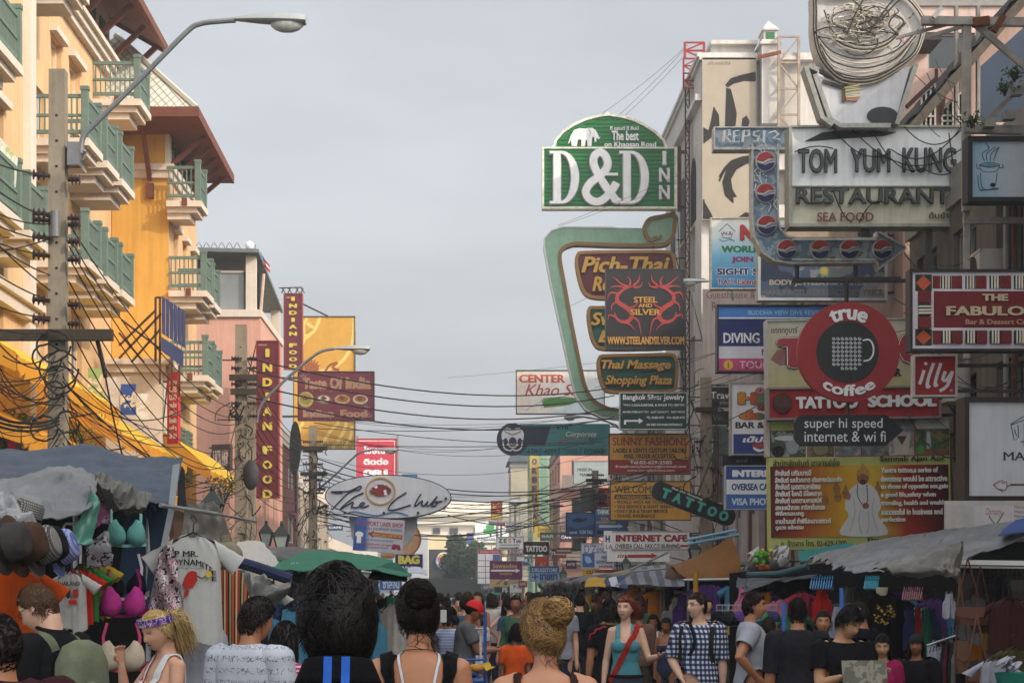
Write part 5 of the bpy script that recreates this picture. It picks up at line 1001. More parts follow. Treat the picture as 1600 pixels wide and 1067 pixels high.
# ---- tattoo bar boards
s=Sign('bar_sign','pale board with cracked red letters behind the round coffee sign','sign',35.4,1198,498,1498,606,thick=.3,roll=R(-.8));s.face(C('#a8a590',pat=('soft',.45,2,[(0,'#a8a070'),(.4,'#b3ae94'),(1,'#b9b8b4')],0)),ALU,2)
s.poly([(1204,560),(1215,545),(1240,540),(1255,552),(1248,566),(1220,570)],C('#8a5a56',var=.3),'picture');s.text('แททททูบาร์',1206,509,1248,522,C('#26241f'),bold=.02,shear=.2)
for t,x0,x1,y0,y1 in(('T',1215,1268,526,573),('O',1405,1440,520,568)):s.text(t,x0-2,y0-1,x1+2,y1+3,C('#1d1614'),.02,bold=.18);s.text(t,x0-1,y0,x1+1,y1+1.5,C('#c9c2bc'),.03,bold=.14);s.text(t,x0,y0+1,x1,y1,C('#9c2433'),.04,bold=.11,serif=True)
s.text('BAR',1380,576,1408,588,C('#2a2420'),.02,bold=.06,serif=True);s.arms(XR,2);s.done()
s=Sign('school_sign','red tattoo school sign with white letters and a dark ball','sign',35,1199,604,1470,655,thick=.32,roll=R(-.7));s.face(C('#a5161c'),C('#77706c'),3,.05)
s.text('TATTOO',1243,619,1340,638,C('#c2c4c4'),.06,bold=.08);s.text('SCHOOL',1355,618,1463,637,C('#c2c4c4'),.06,bold=.08);s.disc(1222,628,15,15,C('#4a2420',var=.3),'emblem',.06);s.disc(1221,626,11,11,C('#553029',var=.3),'emblem',.075);s.arms(XR,2);s.done()
# ---- yantra billboard
s=Sign('billboard','large tattoo school billboard with a white robed man on gold','billboard',35.2,1202,655,1486,857,thick=.25,roll=R(-.7))
yg=C('#b6bd62');s.face(yg)
s.rect(1260,656,1484,714,C('#b9beb0',var=.2));
for i,(x0,c,c2)in enumerate(((1206,'#4a5a48','#8f9892'),(1264,'#8a845c','#6a6448'),(1307,'#7d8484','#9aa0a0'),(1349,'#6f7472','#83888a'),(1390,'#8b9494','#c0b4a8'),(1432,'#3f6a34','#8a7a4a'))):
    y0=658 if i==4 else 672;x1=x0+(54 if i in(0,)else 40 if i<5 else 52);s.rect(x0-1,y0-1,x1+1,713,C('#9a2a26'),'photo_print');s.rect(x0,y0,x1,712,C(c,var=.5,sc=9,pat=('blot',5,[(0,c),(.52,c2),(.62,c)])),'photo_print')
    if i==0:s.disc(1218,704,10,9,C('#1f1a18'),'photo_print');s.disc(1240,696,10,12,C('#8a9296'),'photo_print');s.disc(1232,683,20,4,C('#b4babc'),'photo_print')
    if i==1:s.disc(1284,700,14,12,C('#55503a'),'photo_print');s.disc(1284,700,12,10,C('#857f58'),'photo_print')
    if i==4:s.poly([(1396,676),(1425,676),(1421,711),(1400,711)],C('#b7a89c'),'photo_print');s.poly([(1403,682),(1419,682),(1411,696)],C('#3a3a38'),'photo_print')
    if i==5:s.poly([(1450,676),(1455,676),(1458,708),(1449,708)],C('#a7adb4'),'photo_print');s.rect(1433,702,1483,711,C('#8a5a34'),'photo_print');s.disc(1440,703,6,7,C('#4a9a3a'),'photo_print')
s.rect(1205,727,1483,838,C('#b07a22',pat=('soft',.30,0,[(0,'#5a1512'),(.18,'#a2401a'),(.42,'#d2a024'),(.58,'#d8b83a'),(.75,'#a8321a'),(.92,'#5e1414'),(1,'#2c1418')],.5)),'picture')
for x,y in((1308,762),(1310,775),(1290,780),(1322,770),(1400,760),(1395,775),(1372,765)):s.poly(spline([(x,y-14),(x+3,y-6),(x+6,y),(x+4,y+7),(x,y+9),(x-4,y+7),(x-6,y),(x-3,y-6)],True,3),C('#a87220',var=.3),'picture');s.line([(x-5,y),(x+5,y)],.8,C('#7a4a18'),'picture')
rob=C('#b4b6b4',var=.1);s.poly(spline([(1326,770),(1334,760),(1349,753),(1364,760),(1372,770),(1377,792),(1372,806),(1386,835),(1314,835),(1326,806),(1321,792)],True,4),rob,'picture');[s.line(a,1,C('#8f918f'),'picture',smooth=True)for a in([(1334,778),(1336,800),(1328,830)],[(1366,778),(1363,800),(1372,830)],[(1345,796),(1342,815),(1346,833)],[(1356,798),(1358,818),(1354,833)])]
s.disc(1349,745,9,12,C('#8a5a38'),'picture');s.poly(spline([(1340,744),(1340,736),(1346,729),(1349,724),(1353,729),(1359,736),(1358,744),(1349,740)],True,3),C('#c2902c'),'picture');s.disc(1349,753,5,4,C('#4a2a1c'),'picture');s.line([(1341,756),(1340,772),(1345,784),(1351,789),(1356,780),(1355,757)],1,C('#2c2020'),'picture',smooth=True);s.disc(1353,790,5,4.5,C('#a05a44'),'picture');s.disc(1326,775,3.5,6,C('#a86a50'),'picture')
s.text('สำนักสักยันต์ อาจารย์อ๋อ',1209,716,1313,727,C('#3a3a22'),bold=.01);s.text('Samnak Ajan Aor',1376,713,1478,723,C('#1f1f1c'),bold=.025)
tl=('สักยันต์ เสริมบารมี','สักยันต์ แคล้วคลาด เดินทางปลอดภัย','สักยันต์ เมตตามหานิยม','สักยันต์ โชคดี มีโชคลาภ','สักยันต์ เมตตามหาเสน่ห์','ลงนะหน้าทอง สาริกาลิ้นทอง','พิธีครอบครู','อาบน้ำมนต์ ทำพิธีสะเดาะเคราะห์','ดูดวง แก้กรรม')
for i,t in enumerate(tl):s.text(t,1212,733+i*10.7,1212+(56,104,70,72,72,77,44,86,43)[i],741.5+i*10.7,C('#9a2a24'),bold=.0,outline=(C('#e2d5c8'),.05))
for i,t in enumerate(('Yantra tattoo,a series of','devotees would be attractive','to those of opposite sex,gain','a good life,safety when','traveling, health and wealth,','successful in business and','perfection')):s.text(t,1377,731+i*12.9,1377+(89,103,104,85,101,95,37)[i],740+i*12.9,C('#9a2a24'),bold=.0,outline=(C('#e2d5c8'),.05))
s.text('ถ. ข้าวสาร โทร. 02-629-1200',1220,842,1322,852,C('#2a2a1c'),bold=.01);s.text('Khaosan Rd',1355,839,1398,848,C('#2a2a1c'),bold=.03)
s.mb('frame',C('#9a938c',var=.4)).hexa([s.put(1198,712,.05),s.put(1204,712,.05),s.put(1204,655,.05),s.put(1198,655,.05)],[s.put(1198,712,-.2),s.put(1204,712,-.2),s.put(1204,655,-.2),s.put(1198,655,-.2)]);s.arms(XR,2);s.done()
# ---- true coffee
s=Sign('coffee_sign','round red coffee sign with a black centre and dotted cup','sign',32,1246,472,1406,629,thick=.14)
s.disc(1326,550,80,78,C('#9c1f22'),'panel',0,-.14,64);s.disc(1324,550,49,48,C('#232625'),'panel',.008,0,48)
wc=C('#c6c8c8')
def arc(cx,cy,r,a0,a1,x0,x1,flip=1):
    def wp(x,y):
        t=(x-x0)/(x1-x0);a=R(a0+(a1-a0)*t);rr=r+(-y if flip>0 else y);return cx+rr*math.sin(a),cy-flip*rr*math.cos(a)
    return wp
s.text('true',1294,-10,1356,10,wc,.02,bold=.045,warp=arc(1326,550,60,-29,29,1294,1356));s.text('coffee',1284,-9,1368,9,wc,.02,bold=.04,warp=arc(1326,550,60,-39,39,1284,1368,-1))
for i in range(7):
    for j in range(8):
        if j==7 and i in(0,1):continue
        if j==7 and i>5:continue
        x,y=1302.5+i*6.7,529+j*6.6;s.line([(x+2.8*math.cos(t)*(1-.1*t),y+2.8*math.sin(t)*(1-.1*t))for t in np.linspace(0,8,14)],.9,wc,'emblem',.014)
s.line([(1348,532),(1358,531),(1364,540),(1364,553),(1358,562),(1349,564)],2.4,wc,'emblem',.016,smooth=True)
s.mb('bracket',C('#26241f')).tube([s.put(1324,474,-.07),s.put(1324,437,-.07)],.035,8);s.mb('bracket',C('#26241f')).bar(s.put(1240,436,-.07),s.put(1408,434,-.07),.055).tube([s.put(1326,628,-.07),s.put(1326,655,-.07)],.03,8);s.done()
s=Sign('arrow_sign','black arrow shaped board with thin white internet lettering','sign',31.9,1241,647,1414,697,thick=.1);s.poly([(1254,648),(1385,648),(1412,672),(1384,696),(1254,696),(1246,692),(1241,684),(1241,660),(1246,651)],C('#1d1f1f'),'panel',0,-.1)
s.text('super hi speed',1257,653,1379,673,C('#bfc2c2'),bold=.0);s.text('internet & wi fi',1257,673,1384,690,C('#bfc2c2'),bold=.0);s.done()
# ---- fabulous, illy, massage
s=Sign('cafe_sign','maroon and white dessert cafe board with orange diamonds and striped border','sign',27.5,1421,421,1720,549,thick=.25);s.face(C('#c2bfc6'),C('#2b2725'),4,.04)
mr=C('#7c1a1e');s.rect(1459,455,1710,512,mr)
for(cy)in(442,527):
    s.rect(1430,cy-13,1456,cy+13,C('#1f2f26'));s.poly([(1443,cy-12),(1455,cy),(1443,cy+12),(1431,cy)],C('#d0541c'))
def band(x0,y0,x1,y1,vert):
    cols=['#1d2a22','#c9c6b8','#3a2a22','#c9c6b8','#a07a3a','#c9c6b8','#1d2a22']
    for i,c in enumerate(cols):
        if vert:s.rect(x0+(x1-x0)*i/7,y0,x0+(x1-x0)*(i+1)/7,y1,C(c))
        else:s.rect(x0,y0+(y1-y0)*i/7,x1,y0+(y1-y0)*(i+1)/7,C(c))
for y0 in(431,517):
    for k in range(6):x=1457+k*38;s.rect(x,y0,x+12 if k==0 else x+8,y0+20,mr);band(x+13,y0,x+29,y0+20,True);s.rect(x+30,y0,x+38,y0+20,mr)
s.rect(1434,456,1453,474,mr);band(1434,476,1453,494,False);s.rect(1434,496,1453,513,mr)
tn=C('#c2ad8a');s.text('THE',1534,460,1575,471,C('#5a1216'),.014,bold=.12,serif=True);s.text('THE',1534,459.5,1575,470.5,tn,.022,bold=.06,serif=True)
s.text('FABULOUS',1477,479,1640,494,C('#4a0f12'),.014,bold=.08,serif=True);s.text('FABULOUS',1477,478.5,1640,493.5,tn,.022,bold=.05,serif=True);s.text('Bar & Dessert Cafe',1506,500,1610,508,C('#b58a72'),bold=.03,serif=True);s.arms(XR,2);s.done()
s=Sign('coffee_sign','small square red coffee sign with white brush lettering','sign',28.5,1427,554,1495,620,thick=.22,yaw=R(-4));s.face(C('#b21a1c'),C('#b5b2ae',var=.3),3,.03)
for a in([(1444,578),(1440,592),(1437,600)],[(1459,567),(1451,590),(1449,604),(1453,602)],[(1470,567),(1463,590),(1461,602),(1465,600)],[(1477,580),(1473,592),(1478,594),(1487,582)],[(1488,580),(1480,602),(1468,611)],[(1447,566),(1446,570)]):s.line(a,5,C('#cdcdcb'),'lettering',smooth=True)
s.text('®',1484,608,1488,612,C('#cdcdcb'));s.mb('bracket',BRACK).bar(s.put(1495,570,-.1),Vector((XR,28.6,s.put(0,570).z)),.05).bar(s.put(1495,610,-.1),Vector((XR,28.6,s.put(0,610).z)),.05);s.done()
s=Sign('massage_sign','white massage shop board with a green outline hut and lotus line','sign',26.5,1504,621,1740,782,thick=.35,yaw=R(3));s.face(C('#b4b5ba',var=.07,streak=.12),C('#2f2723'),7,.05)
gp=C('#1f7058')
for a in([(1578,663),(1600,650),(1640,648)],[(1579,664),(1584,688),(1591,684),(1590,664)],[(1579,664),(1600,656)],[(1584,670),(1588,682)],[(1600,662),(1600,698)],[(1594,690),(1606,690)]):s.line(a,1.6,gp,'emblem')
s.text('MASSAGE',1566,706,1670,719,C('#2a2a2c'),bold=.01,serif=True);br=C('#7a4a3a')
for a in([(1551,757),(1560,752),(1567,750),(1564,755),(1572,752),(1572,759),(1578,757),(1572,761),(1570,766),(1562,764),(1566,768),(1556,762),(1551,757)],):s.line(a,1.3,br,'emblem')
s.line([(1578,757),(1700,757)],3,br,'emblem');s.arms(XR,2);s.done()
# ================================================================ signs, left side
XL=-8.3
def vert_sign(label,Y,x0,y0,x1,y1,y_first,step,n_small=True):
    s=Sign('restaurant_sign',label,'sign',Y,x0,y0,x1,y1,thick=.4);s.face(C('#6a1526',var=.12),C('#a33a34'),1.1,.03)
    for i,ch in enumerate('INDIAN FOOD'):
        if ch==' ':continue
        y=y_first+step*i-(step*.35 if i>6 else 0);w={'I':3.2}.get(ch,7.2)*(x1-x0)/36;c=(x0+x1)/2
        s.text(ch,c-w*1.05,y,c+w*1.05,y+step*.58,C('#d9bd34'),.05,bold=.07)
    s.text('India food',x0+4,y0+5,x0+17,y0+8,C('#c9b48a'));s.arms(XL,3);s.done()
vert_sign('tall maroon Indian food board, the nearer and lower of the two',64.3,400,532,436,778,545,22.8)
vert_sign('tall maroon Indian food board, the farther one standing above the roof',92,443,458,473,577,464,10.9)
t=thing('roof_frame','small dark steel lattice on top of the farther maroon board','steel frame',W(457,458,92.3));b=MB(DARK)
for x in(440,450,462,470):b.bar(W(x,458,92.3),W(x+4,450,92.3),.05);b.bar(W(x,450,92.3),W(x+6,458,92.3),.04)
b.bar(W(436,450,92.3),W(472,449,92.3),.05).bar(W(473,475,92.5),W(512,494,95.5),.06);b.part('lattice',t)
s=Sign('billboard','tall golden yellow banner with pale swirls and an orange lotus','billboard',96,458,494,555,702,thick=.3);s.face(C('#e0a41c',var=.08),C('#4a3a22'),1.1,.05)
pl=C('#ecd068')
for a in([(470,540),(478,528),(492,515),(500,496)],[(478,528),(474,510),(480,497)],[(492,514),(480,505)],[(553,497),(552,525),(545,550),(525,572),(500,580)],[(470,535),(460,520),(459,500)],[(461,700),(468,670),(475,660)],[(500,700),(515,675),(530,660)],[(520,700),(536,676),(541,660)],[(538,700),(548,682),(550,665)]):s.line(a,5,pl,'swirl',smooth=True)
lo=C('#a8581c')
for a in range(-75,76,25):s.poly([(487+3*math.cos(R(a-90)),575+3*math.sin(R(a-90))),(487+10*math.cos(R(a-98)),574+10*math.sin(R(a-98))),(487+15*math.cos(R(a-90)),574+15*math.sin(R(a-90))),(487+10*math.cos(R(a-82)),574+10*math.sin(R(a-82)))],lo)
s.disc(487,575,11,8,lo);s.line([(508,580),(516,570),(527,567),(520,574),(530,578)],3.5,lo,smooth=True);s.text('โทร. 02-282 ถ.ข้าวสาร',503,688,552,694,C('#4a5a2a'));s.text('เขตพระนคร กทม.',498,695,552,700,C('#4a5a2a'))
s.mb('bracket',BRACK).bar(s.put(460,520,-.2),Vector((XL-.2,96.2,s.put(0,520).z)),.1).bar(s.put(460,640,-.2),Vector((XL-.2,96.2,s.put(0,640).z)),.1).bar(s.put(462,494,-.2),s.put(462,760,-.2),.12);s.done()
s=Sign('restaurant_sign','maroon landscape board with gold ornate words and four dishes','sign',87,465,580,585,657,thick=.3);s.face(C('#7c1e34',var=.15),C('#3c1a20'),1.2,.04)
gd=C('#c98a2c')
for t,a in(('Taste',(473,590,511,608)),('Of',(515,589,536,608)),('India',(540,589,580,608)),('Indian',(473,640,522,652)),('Food',(531,640,574,652))):s.text(t,*a,C('#8f7a86'),.012,bold=.08,serif=True);s.text(t,*a,gd,.02,bold=.02,serif=True)
for cx,c1,c2 in((478,'#a8921f','#c2b04a'),(506,'#cfc6b6','#8a6a3a'),(535,'#b06a22','#c9a25a'),(563,'#a8641f','#c9b48a')):
    s.disc(cx,624,12,12 if cx<480 else 7.5,C(c2,var=.4,sc=8),'picture',n=20);s.disc(cx,623,9,9 if cx<480 else 5,C(c1,var=.6,sc=12),'picture',n=14);s.poly([(cx-6,622),(cx-1,618),(cx+5,622),(cx,626)],C('#8a3a1c',var=.5,sc=12),'picture')
for i in range(26):s.disc(random.uniform(468,582),random.choice([random.uniform(583,589),random.uniform(653,656),random.uniform(609,613)]),.7,.7,C('#a88a96'),'picture',n=6)
for cx,cy in((573,636),(577,648),(474,587)):s.line([(cx+4*math.cos(t)*(1-t/9),cy+4*math.sin(t)*(1-t/9))for t in np.linspace(0,7.5,16)],.8,C('#a88a96'),'picture')
s.mb('bracket',BRACK).bar(s.put(466,590,-.15),Vector((XL,87.2,s.put(0,590).z)),.09).bar(s.put(466,650,-.15),Vector((XL,87.2,s.put(0,650).z)),.09);s.done()
s=Sign('billboard','bright red billboard with white Thai lettering behind the street lamp','billboard',118,557,685,620,760,thick=.3);s.face(C('#cf2440',var=.08),C('#b02038'),.8);w2=C('#e0dcd8')
for q in((560,688,617,689),(616,689,617,757)):s.rect(*q,w2)
s.text('โฆษณา',568,696,607,709,w2,bold=.05);s.text('ติดต่อ',568,715,607,726,w2,bold=.06);s.text('081',567,733,606,745,w2,bold=.08)
b=s.mb('bracket',GREY)
for x in(558,621):b.bar(s.put(x,680,-.2),s.put(x,800,-.2),.12)
s.done()
s=Sign('light_box','small bright blue light box peeking over the oval club sign','sign',100,628,741,652,830,thick=.3);s.face(C('#2f9ad0'),C('#2a80b0'),1);s.mb('bracket',GREY).bar(s.put(640,830,-.1),s.put(640,900,-.1),.12);s.done()
# ---- oval club sign
s=Sign('club_sign','white oval club sign with navy script and a red ringed emblem','sign',66,506,742,705,811,thick=.4,roll=R(.8));nv=C('#1f2648')
s.disc(606,776,99,34.5,nv,'frame',.06,-.4,64);s.disc(606,776,97.5,33,C('#b4b8be',var=.08,streak=.15),'panel',.075,-.3,64)
sc=lambda L:[(490+x*230/1600,730+y*150/1043)for x,y in L]
for a in([(190,275),(300,270),(380,265),(450,235),(500,210),(515,225),(490,250),(440,255),(360,300),(280,380),(200,470)],[(540,280),(440,330),(330,420),(290,465),(360,420),(420,385),(430,400),(410,435),(470,440),(540,410),(550,390),(520,390),(500,420),(530,440),(600,415)],[(1005,270),(960,300),(985,285),(900,340),(840,400),(815,450),(850,465),(950,440),(1055,405)],[(1165,285),(1130,340),(1100,405),(1110,415),(1150,380),(1180,360),(1175,405),(1200,410),(1240,365),(1225,405),(1250,410),(1290,370),(1340,310),(1300,380),(1280,410),(1320,410),(1345,380),(1320,370),(1395,360)]):
    s.line(sc(a),2.1,nv,'lettering',.12,smooth=True)
s.line(sc([(190,272),(250,290),(315,285)]),1.7,nv,'lettering',.12,smooth=True)
s.line(sc([(380,495),(450,485),(560,505),(680,525),(800,500),(900,485),(1030,520)]),1.8,C('#3f78b8'),'emblem',.11,smooth=True)
cx,cy=sc([(725,260)])[0]
s.line([(cx+22.5*math.cos(t),cy+20.5*math.sin(t))for t in np.linspace(0,6.2,40)],2.2,C('#c79a4a'),'emblem',.12,closed=True);s.disc(cx,cy-1,13,9,C('#8a2a26',var=.3,sc=4),'emblem',.13)
for i in range(10):a=R(150+i*24);s.line([(cx+10*math.cos(a),cy+6*math.sin(a)),(cx+15*math.cos(a+.2),cy+10*math.sin(a+.2)),(cx+17*math.cos(a+.5),cy+8*math.sin(a+.5))],3,C('#8a2a26',var=.3,sc=4),'emblem',.14,smooth=True,taper=1)
for a in((-7,-6),(7,0),(8,4)):s.disc(cx+a[0],cy+a[1],2.6,2.2,C('#cfcac2'),'emblem',.15,n=10)
for x,y in((340,500),(765,495),(1135,490),(1435,330)):s.disc(*sc([(x,y)])[0],2,2,DARK,'spot_lamp',.2,n=10)
s.mb('bracket',BRACK).bar(s.put(507,765,-.2),s.put(485,765,-.2),.1).bar(s.put(510,790,-.2),s.put(485,800,-.2),.1);s.done()
s=Sign('sport_banner','sagging sportswear shop banner with red arrow under the oval sign','banner',64,551,810,629,862,thick=.05,roll=R(4));s.face(C('#b0b4c2',pat=('soft',.55,0,[(0,'#28509a'),(.25,'#3a62a8'),(.34,'#b6bac6'),(1,'#b4b6c0')],.5)))
s.text('D.T. SPORT UAER SHOP',555,815,627,822,C('#a8283a'),bold=.04);s.text('FOOTBALL EQUIPMENT BOXING',556,824,626,829,C('#2a5a68'),bold=.02);s.poly([(572,834),(582,829),(582,831.5),(627,833),(627,840),(582,838),(582,841)],C('#a8242a'));s.text('WHOLE SALE AND RETAIL',580,833,626,838,C('#cfae3a'),.012,bold=.04);s.text('No. 2 Khaosan Rd Buddy',566,842,613,846,C('#2a2a5a'));s.text('Football shirt all team',566,848,612,852,C('#a83a5a'));s.text('Thai boxing shorts',566,853,606,857,C('#a83a5a'))
s.poly([(553,835),(557,832),(562,832),(566,835),(565,840),(563,839),(563,850),(556,850),(556,839),(554,840)],C('#c9cccf'),'picture');s.poly([(613,848),(624,849),(626,857),(620,857),(619,854),(617,857),(611,856)],C('#8a1f34'),'picture');s.done()
s=Sign('round_sign','grey half moon board hanging behind the sportswear banner','sign',66.5,540,806,650,866,thick=.3);s.poly([(545,808),(650,808),(650,822),(646,838),(636,852),(622,860),(606,865),(588,862),(575,854),(550,842)],C('#9aa0a6'),'panel',0,-.3);s.done()
s=Sign('round_sign','peach coloured round sign with orange edge behind the half moon board','sign',72,590,825,657,872,thick=.3);pts=[(628+29*math.cos(R(a)),842+28*math.sin(R(a)))for a in range(-60,120,12)];s.poly(pts+[(596,868),(590,850)],C('#d9a878'),'panel',0,-.3);s.line(pts,3,C('#b87a34'),'frame',.05);s.mb('bracket',C('#d0a02a')).bar(s.put(595,870,-.1),s.put(640,866,-.1),.14);s.done()
s=Sign('bag_sign','navy bag repair sign with large yellow letters','sign',62,617,865,661,890,thick=.2);s.face(C('#1f2c6a'),C('#8f93a8'),1);s.text('BAG',622,867,656,881,C('#e0d23a'),bold=.09);s.text('& Rip Station',628,884,657,888,C('#cfd2da'),bold=.02);s.mb('bracket',GREY).bar(s.put(640,889,-.1),s.put(640,940,-.1),.08);s.done()
s=Sign('shop_sign','blue shop sign with white Thai lettering under the green canopy','sign',52,593,905,628,922,thick=.15);s.face(C('#2c5aa0'),C('#8b99b0'),.8);s.text('ซาลอน',598,908,624,919,C('#a9c4de'),bold=.04);s.mb('bracket',GREY).bar(s.put(610,921,-.08),s.put(610,980,-.08),.06);s.done()
s=Sign('shop_sign','red and white vertical banner sign on the sunlit left wall','sign',50.2,258,582,281,693,thick=.1,yaw=R(-35));s.face(C('#c2242c'),None);
for i in range(8):s.text(('ร้าน','อาหาร','นวด','แผนไทย','สปา','ห้องพัก','เช่า','24 ชม')[i],263,592+i*12,278,601+i*12,C('#e0c8c0'),bold=.04)
s.arms(-7.95,2);s.done()
t=thing('blue_sign','row of navy slatted panels on a rusty scaffold by the orange wall','sign',W(270,570,47));b=MB(C('#26315e',var=.2))
for i in range(6):x=252+i*6.2;b.hexa([W(x+1.2,470+i*4+50,46.5+i*.7),W(x+5.6,474+i*4+50,46.8+i*.7),W(x+5.6,466+i*4,46.8+i*.7),W(x+1.2,462+i*4,46.5+i*.7)],[p+Vector((0,.08,0))for p in(W(x,470+i*4+50,46.5+i*.7),W(x+5.6,474+i*4+50,46.8+i*.7),W(x+5.6,466+i*4,46.8+i*.7),W(x,462+i*4,46.5+i*.7))])
b.hexa([W(252,548,46.5),W(286,574,50.8),W(286,548,50.8),W(252,526,46.5)],[p+Vector((0,.08,0))for p in(W(252,548,46.5),W(286,574,50.8),W(286,548,50.8),W(252,526,46.5))]);b.part('panel',t)
b=MB(RUST)
for a,c in(((243,465),(243,565)),((243,465),(252,465)),((250,465),(250,600)),((268,560),(268,610)),((280,570),(280,620)),((186,560),(252,490)),((186,540),(243,485)),((190,500),(250,545)),((186,520),(225,566)),((205,566),(250,515))):b.bar(W(*a,47.2),W(*c,47.2),.05)
b.part('scaffold',t)
# colourful posters on the railing under the navy panels
for i,(x0,y0,x1,y1,c,l)in enumerate(((137,575,160,625,'#8fa06a','green and white poster behind the wires on the left wall'),(165,590,185,635,'#d0c4b8','pale poster with a small picture on the left wall'),(188,600,212,648,'#2f4a8a','blue poster with red picture on the left wall'),(214,615,232,655,'#d9d4cc','white poster near the cream porch block'))):
    s=Sign('wall_poster',l,'poster',(38.6,40.3,42.2,44.2)[i],x0,y0,x1,y1,thick=.05);s.face(C(c,var=.3,sc=6,pat=('blot',2.6,[(0,c),(.5,'#c9b8a0'),(.58,c),(.64,'#a03a2c')])));s.text('SALE',x0+3,y0+4,x1-3,y0+9,C('#b02a2a'),bold=.05)if 0 else None;s.done()
t=Sign('letter_sign','dark sign with upright white capitals over the second awning','sign',60,328,694,362,735,thick=.15,yaw=R(-25));t.face(C('#4a3a34',var=.3));t.text('LSCR HER',331,703,359,728,C('#b9aaa0'),bold=.08);t.arms(-8.0,1);t.done()
# ================================================================ poles, lamps, cables
CPOLE=M('#8f8473',.9,.25,2.5,streak=.35,bump=.3)
def pole(label,px,Y,top_py,w=.26,arms=(),lean=0):
    b0=W(px,925,Y);z1=W(0,top_py,Y).z;t=thing('utility_pole',label,'utility pole',(b0.x,Y,.14),group='concrete utility poles')
    b=MB(CPOLE);b.hexa([(b0.x-w/2*1.25,Y-w/2,.14),(b0.x+w/2*1.25,Y-w/2,.14),(b0.x+w/2*1.25,Y+w/2,.14),(b0.x-w/2*1.25,Y+w/2,.14)],[(b0.x-w/2+lean,Y-w/2,z1),(b0.x+w/2+lean,Y-w/2,z1),(b0.x+w/2+lean,Y+w/2,z1),(b0.x-w/2+lean,Y+w/2,z1)])
    b.mat(DARK)
    for i in range(int((z1-1)/.33)):z=1+i*.33;f=z/z1;b.box(b0.x+lean*f-.016,b0.x+lean*f+.016,Y-w/2-.004,Y-w/2+.001,z-.016,z+.016)
    b.part('post',t)
    for(x0,x1,py)in arms:
        z=W(0,py,Y).z;MB(M('#3c352c',.9,.3,3)).box((x0-VX)*Y/F,(x1-VX)*Y/F,Y-w/2-.13,Y-w/2-.003,z-.09,z+.05).part('crossarm',t)
    return t,b0.x,z1
def insul(t,p,d=(.22,0,0)):
    b=MB(M('#3a2a26',.35,.2));p=Vector(p);d=Vector(d);b.tube([p,p+d],.03,6)
    for k in(.35,.65,.95):q=p+d*k;b.tube([q-d*.06,q,q+d*.06],[.04,.075,.04],8)
    b.part('insulator',t)
P1,x1,z1=pole('nearest concrete utility pole with rows of black insulators at left',91,25,111,.205,[(-40,180,524)])
for py in(275,335,345,372,400,470,500):insul(P1,W(78,py,24.85),(-.22,0,.02));insul(P1,W(106,py+6,24.85),(.16,0,0))
b=MB(STEEL);b.box(x1+.15,x1+.30,24.84,25.05,W(0,262,25).z,W(0,226,25).z);b.part('switch_box',P1);MB(STEEL).tube([W(86,370,24.8),W(86,330,24.8)],.06,10).part('conduit',P1)
P2,x2,z2=pole('second concrete utility pole in front of the pink shophouse',377,46,508,.26,[(360,404,590),(362,402,612)])
P2b=MB(CPOLE).box(W(392,0,46.5).x-.1,W(392,0,46.5).x+.1,46.4,46.7,.14,W(0,590,46.5).z).thing('utility_pole','shorter grey twin pole touching the second concrete pole','utility pole','concrete utility poles')
P3,x3,z3=pole('third concrete pole beside the oval club sign',489,66,665,.26,[(470,512,700),(470,512,740)])
P4,x4,z4=pole('concrete pole on the right pavement behind the slanted tattoo board',1103,52,590,.27,[(1086,1120,640)])
P5,x5,z5=pole('distant concrete pole left of the yellow tailor sign',930,80,735,.26,[(915,948,750),(915,948,775)])
P6,x6,z6=pole('far concrete pole near the pink apartment house',868,118,778,.26,[(858,880,790)])
for t,px,Y,ys in((P2,382,46,(560,575,600,630,650)),(P3,489,66,(690,705,725,750,770)),(P5,930,80,(742,755,768,785)),(P4,1103,52,(640,690,730))):
    for py in ys:insul(t,W(px-4,py,Y-.2),(-.25,0,0));insul(t,W(px+4,py,Y-.2),(.25,0,0))
# transformer cans on pole five
MB(M('#4a4d4c',.5,.2)).lathe((x5-.35,79.6,W(0,800,80).z),[(0.02,0),(.3,.03),(.3,.9),(.2,1.0),(.02,1.02)],14).part('transformer',P5)
def lamp(label,pts,Y,head,d,tilt=0.,L=1.5,y1=None):
    """street lamp: arm through pixel points at distance Y, cobra head of length L starting at head and running along d (+1 right, -1 left)"""
    p=[W(*q,Y)for q in pts];t=thing('street_lamp',label,'street lamp',p[0]);ARM=M('#7f8284',.45,.2,4,metal=.4)
    MB(ARM).tube(spline(p),.048*max(.75,L/1.5),8).part('arm',t)
    h0=W(*head,Y);b=MB(M('#a3a5a4',.4,.15,4,metal=.2));n=14
    def sec(u):return .07+.12*math.sin(min(1,u*1.35)*math.pi*.55)*(1 if u<.9 else 1-(u-.9)*3)
    rings=[]
    for i in range(n+1):
        u=i/n;r=sec(u)*L/1.5;c=h0+Vector((d*L*.9*u,0,tilt*u*L))
        rings.append([c+Vector((0,math.cos(a)*r,math.sin(a)*r*(.85 if math.sin(a)>0 else .35)))for a in np.linspace(0,2*math.pi,13)[:-1]])
    o=len(b.v);b.add([q for r in rings for q in r],[(i*12+j,i*12+(j+1)%12,(i+1)*12+(j+1)%12,(i+1)*12+j)for i in range(n)for j in range(12)]+[tuple(range(12)),tuple(n*12+j for j in range(12))]);b.part('lamp_head',t,smooth=50)
    g=MB(M('#b9bbb4',.12,.2,8,spec=.6));c=h0+Vector((d*L*.66,0,tilt*.66*L-.03*L));g.ell(c,L*.22,L*.105,L*.12,14,8);g.part('lamp_glass',t,smooth=60);return t
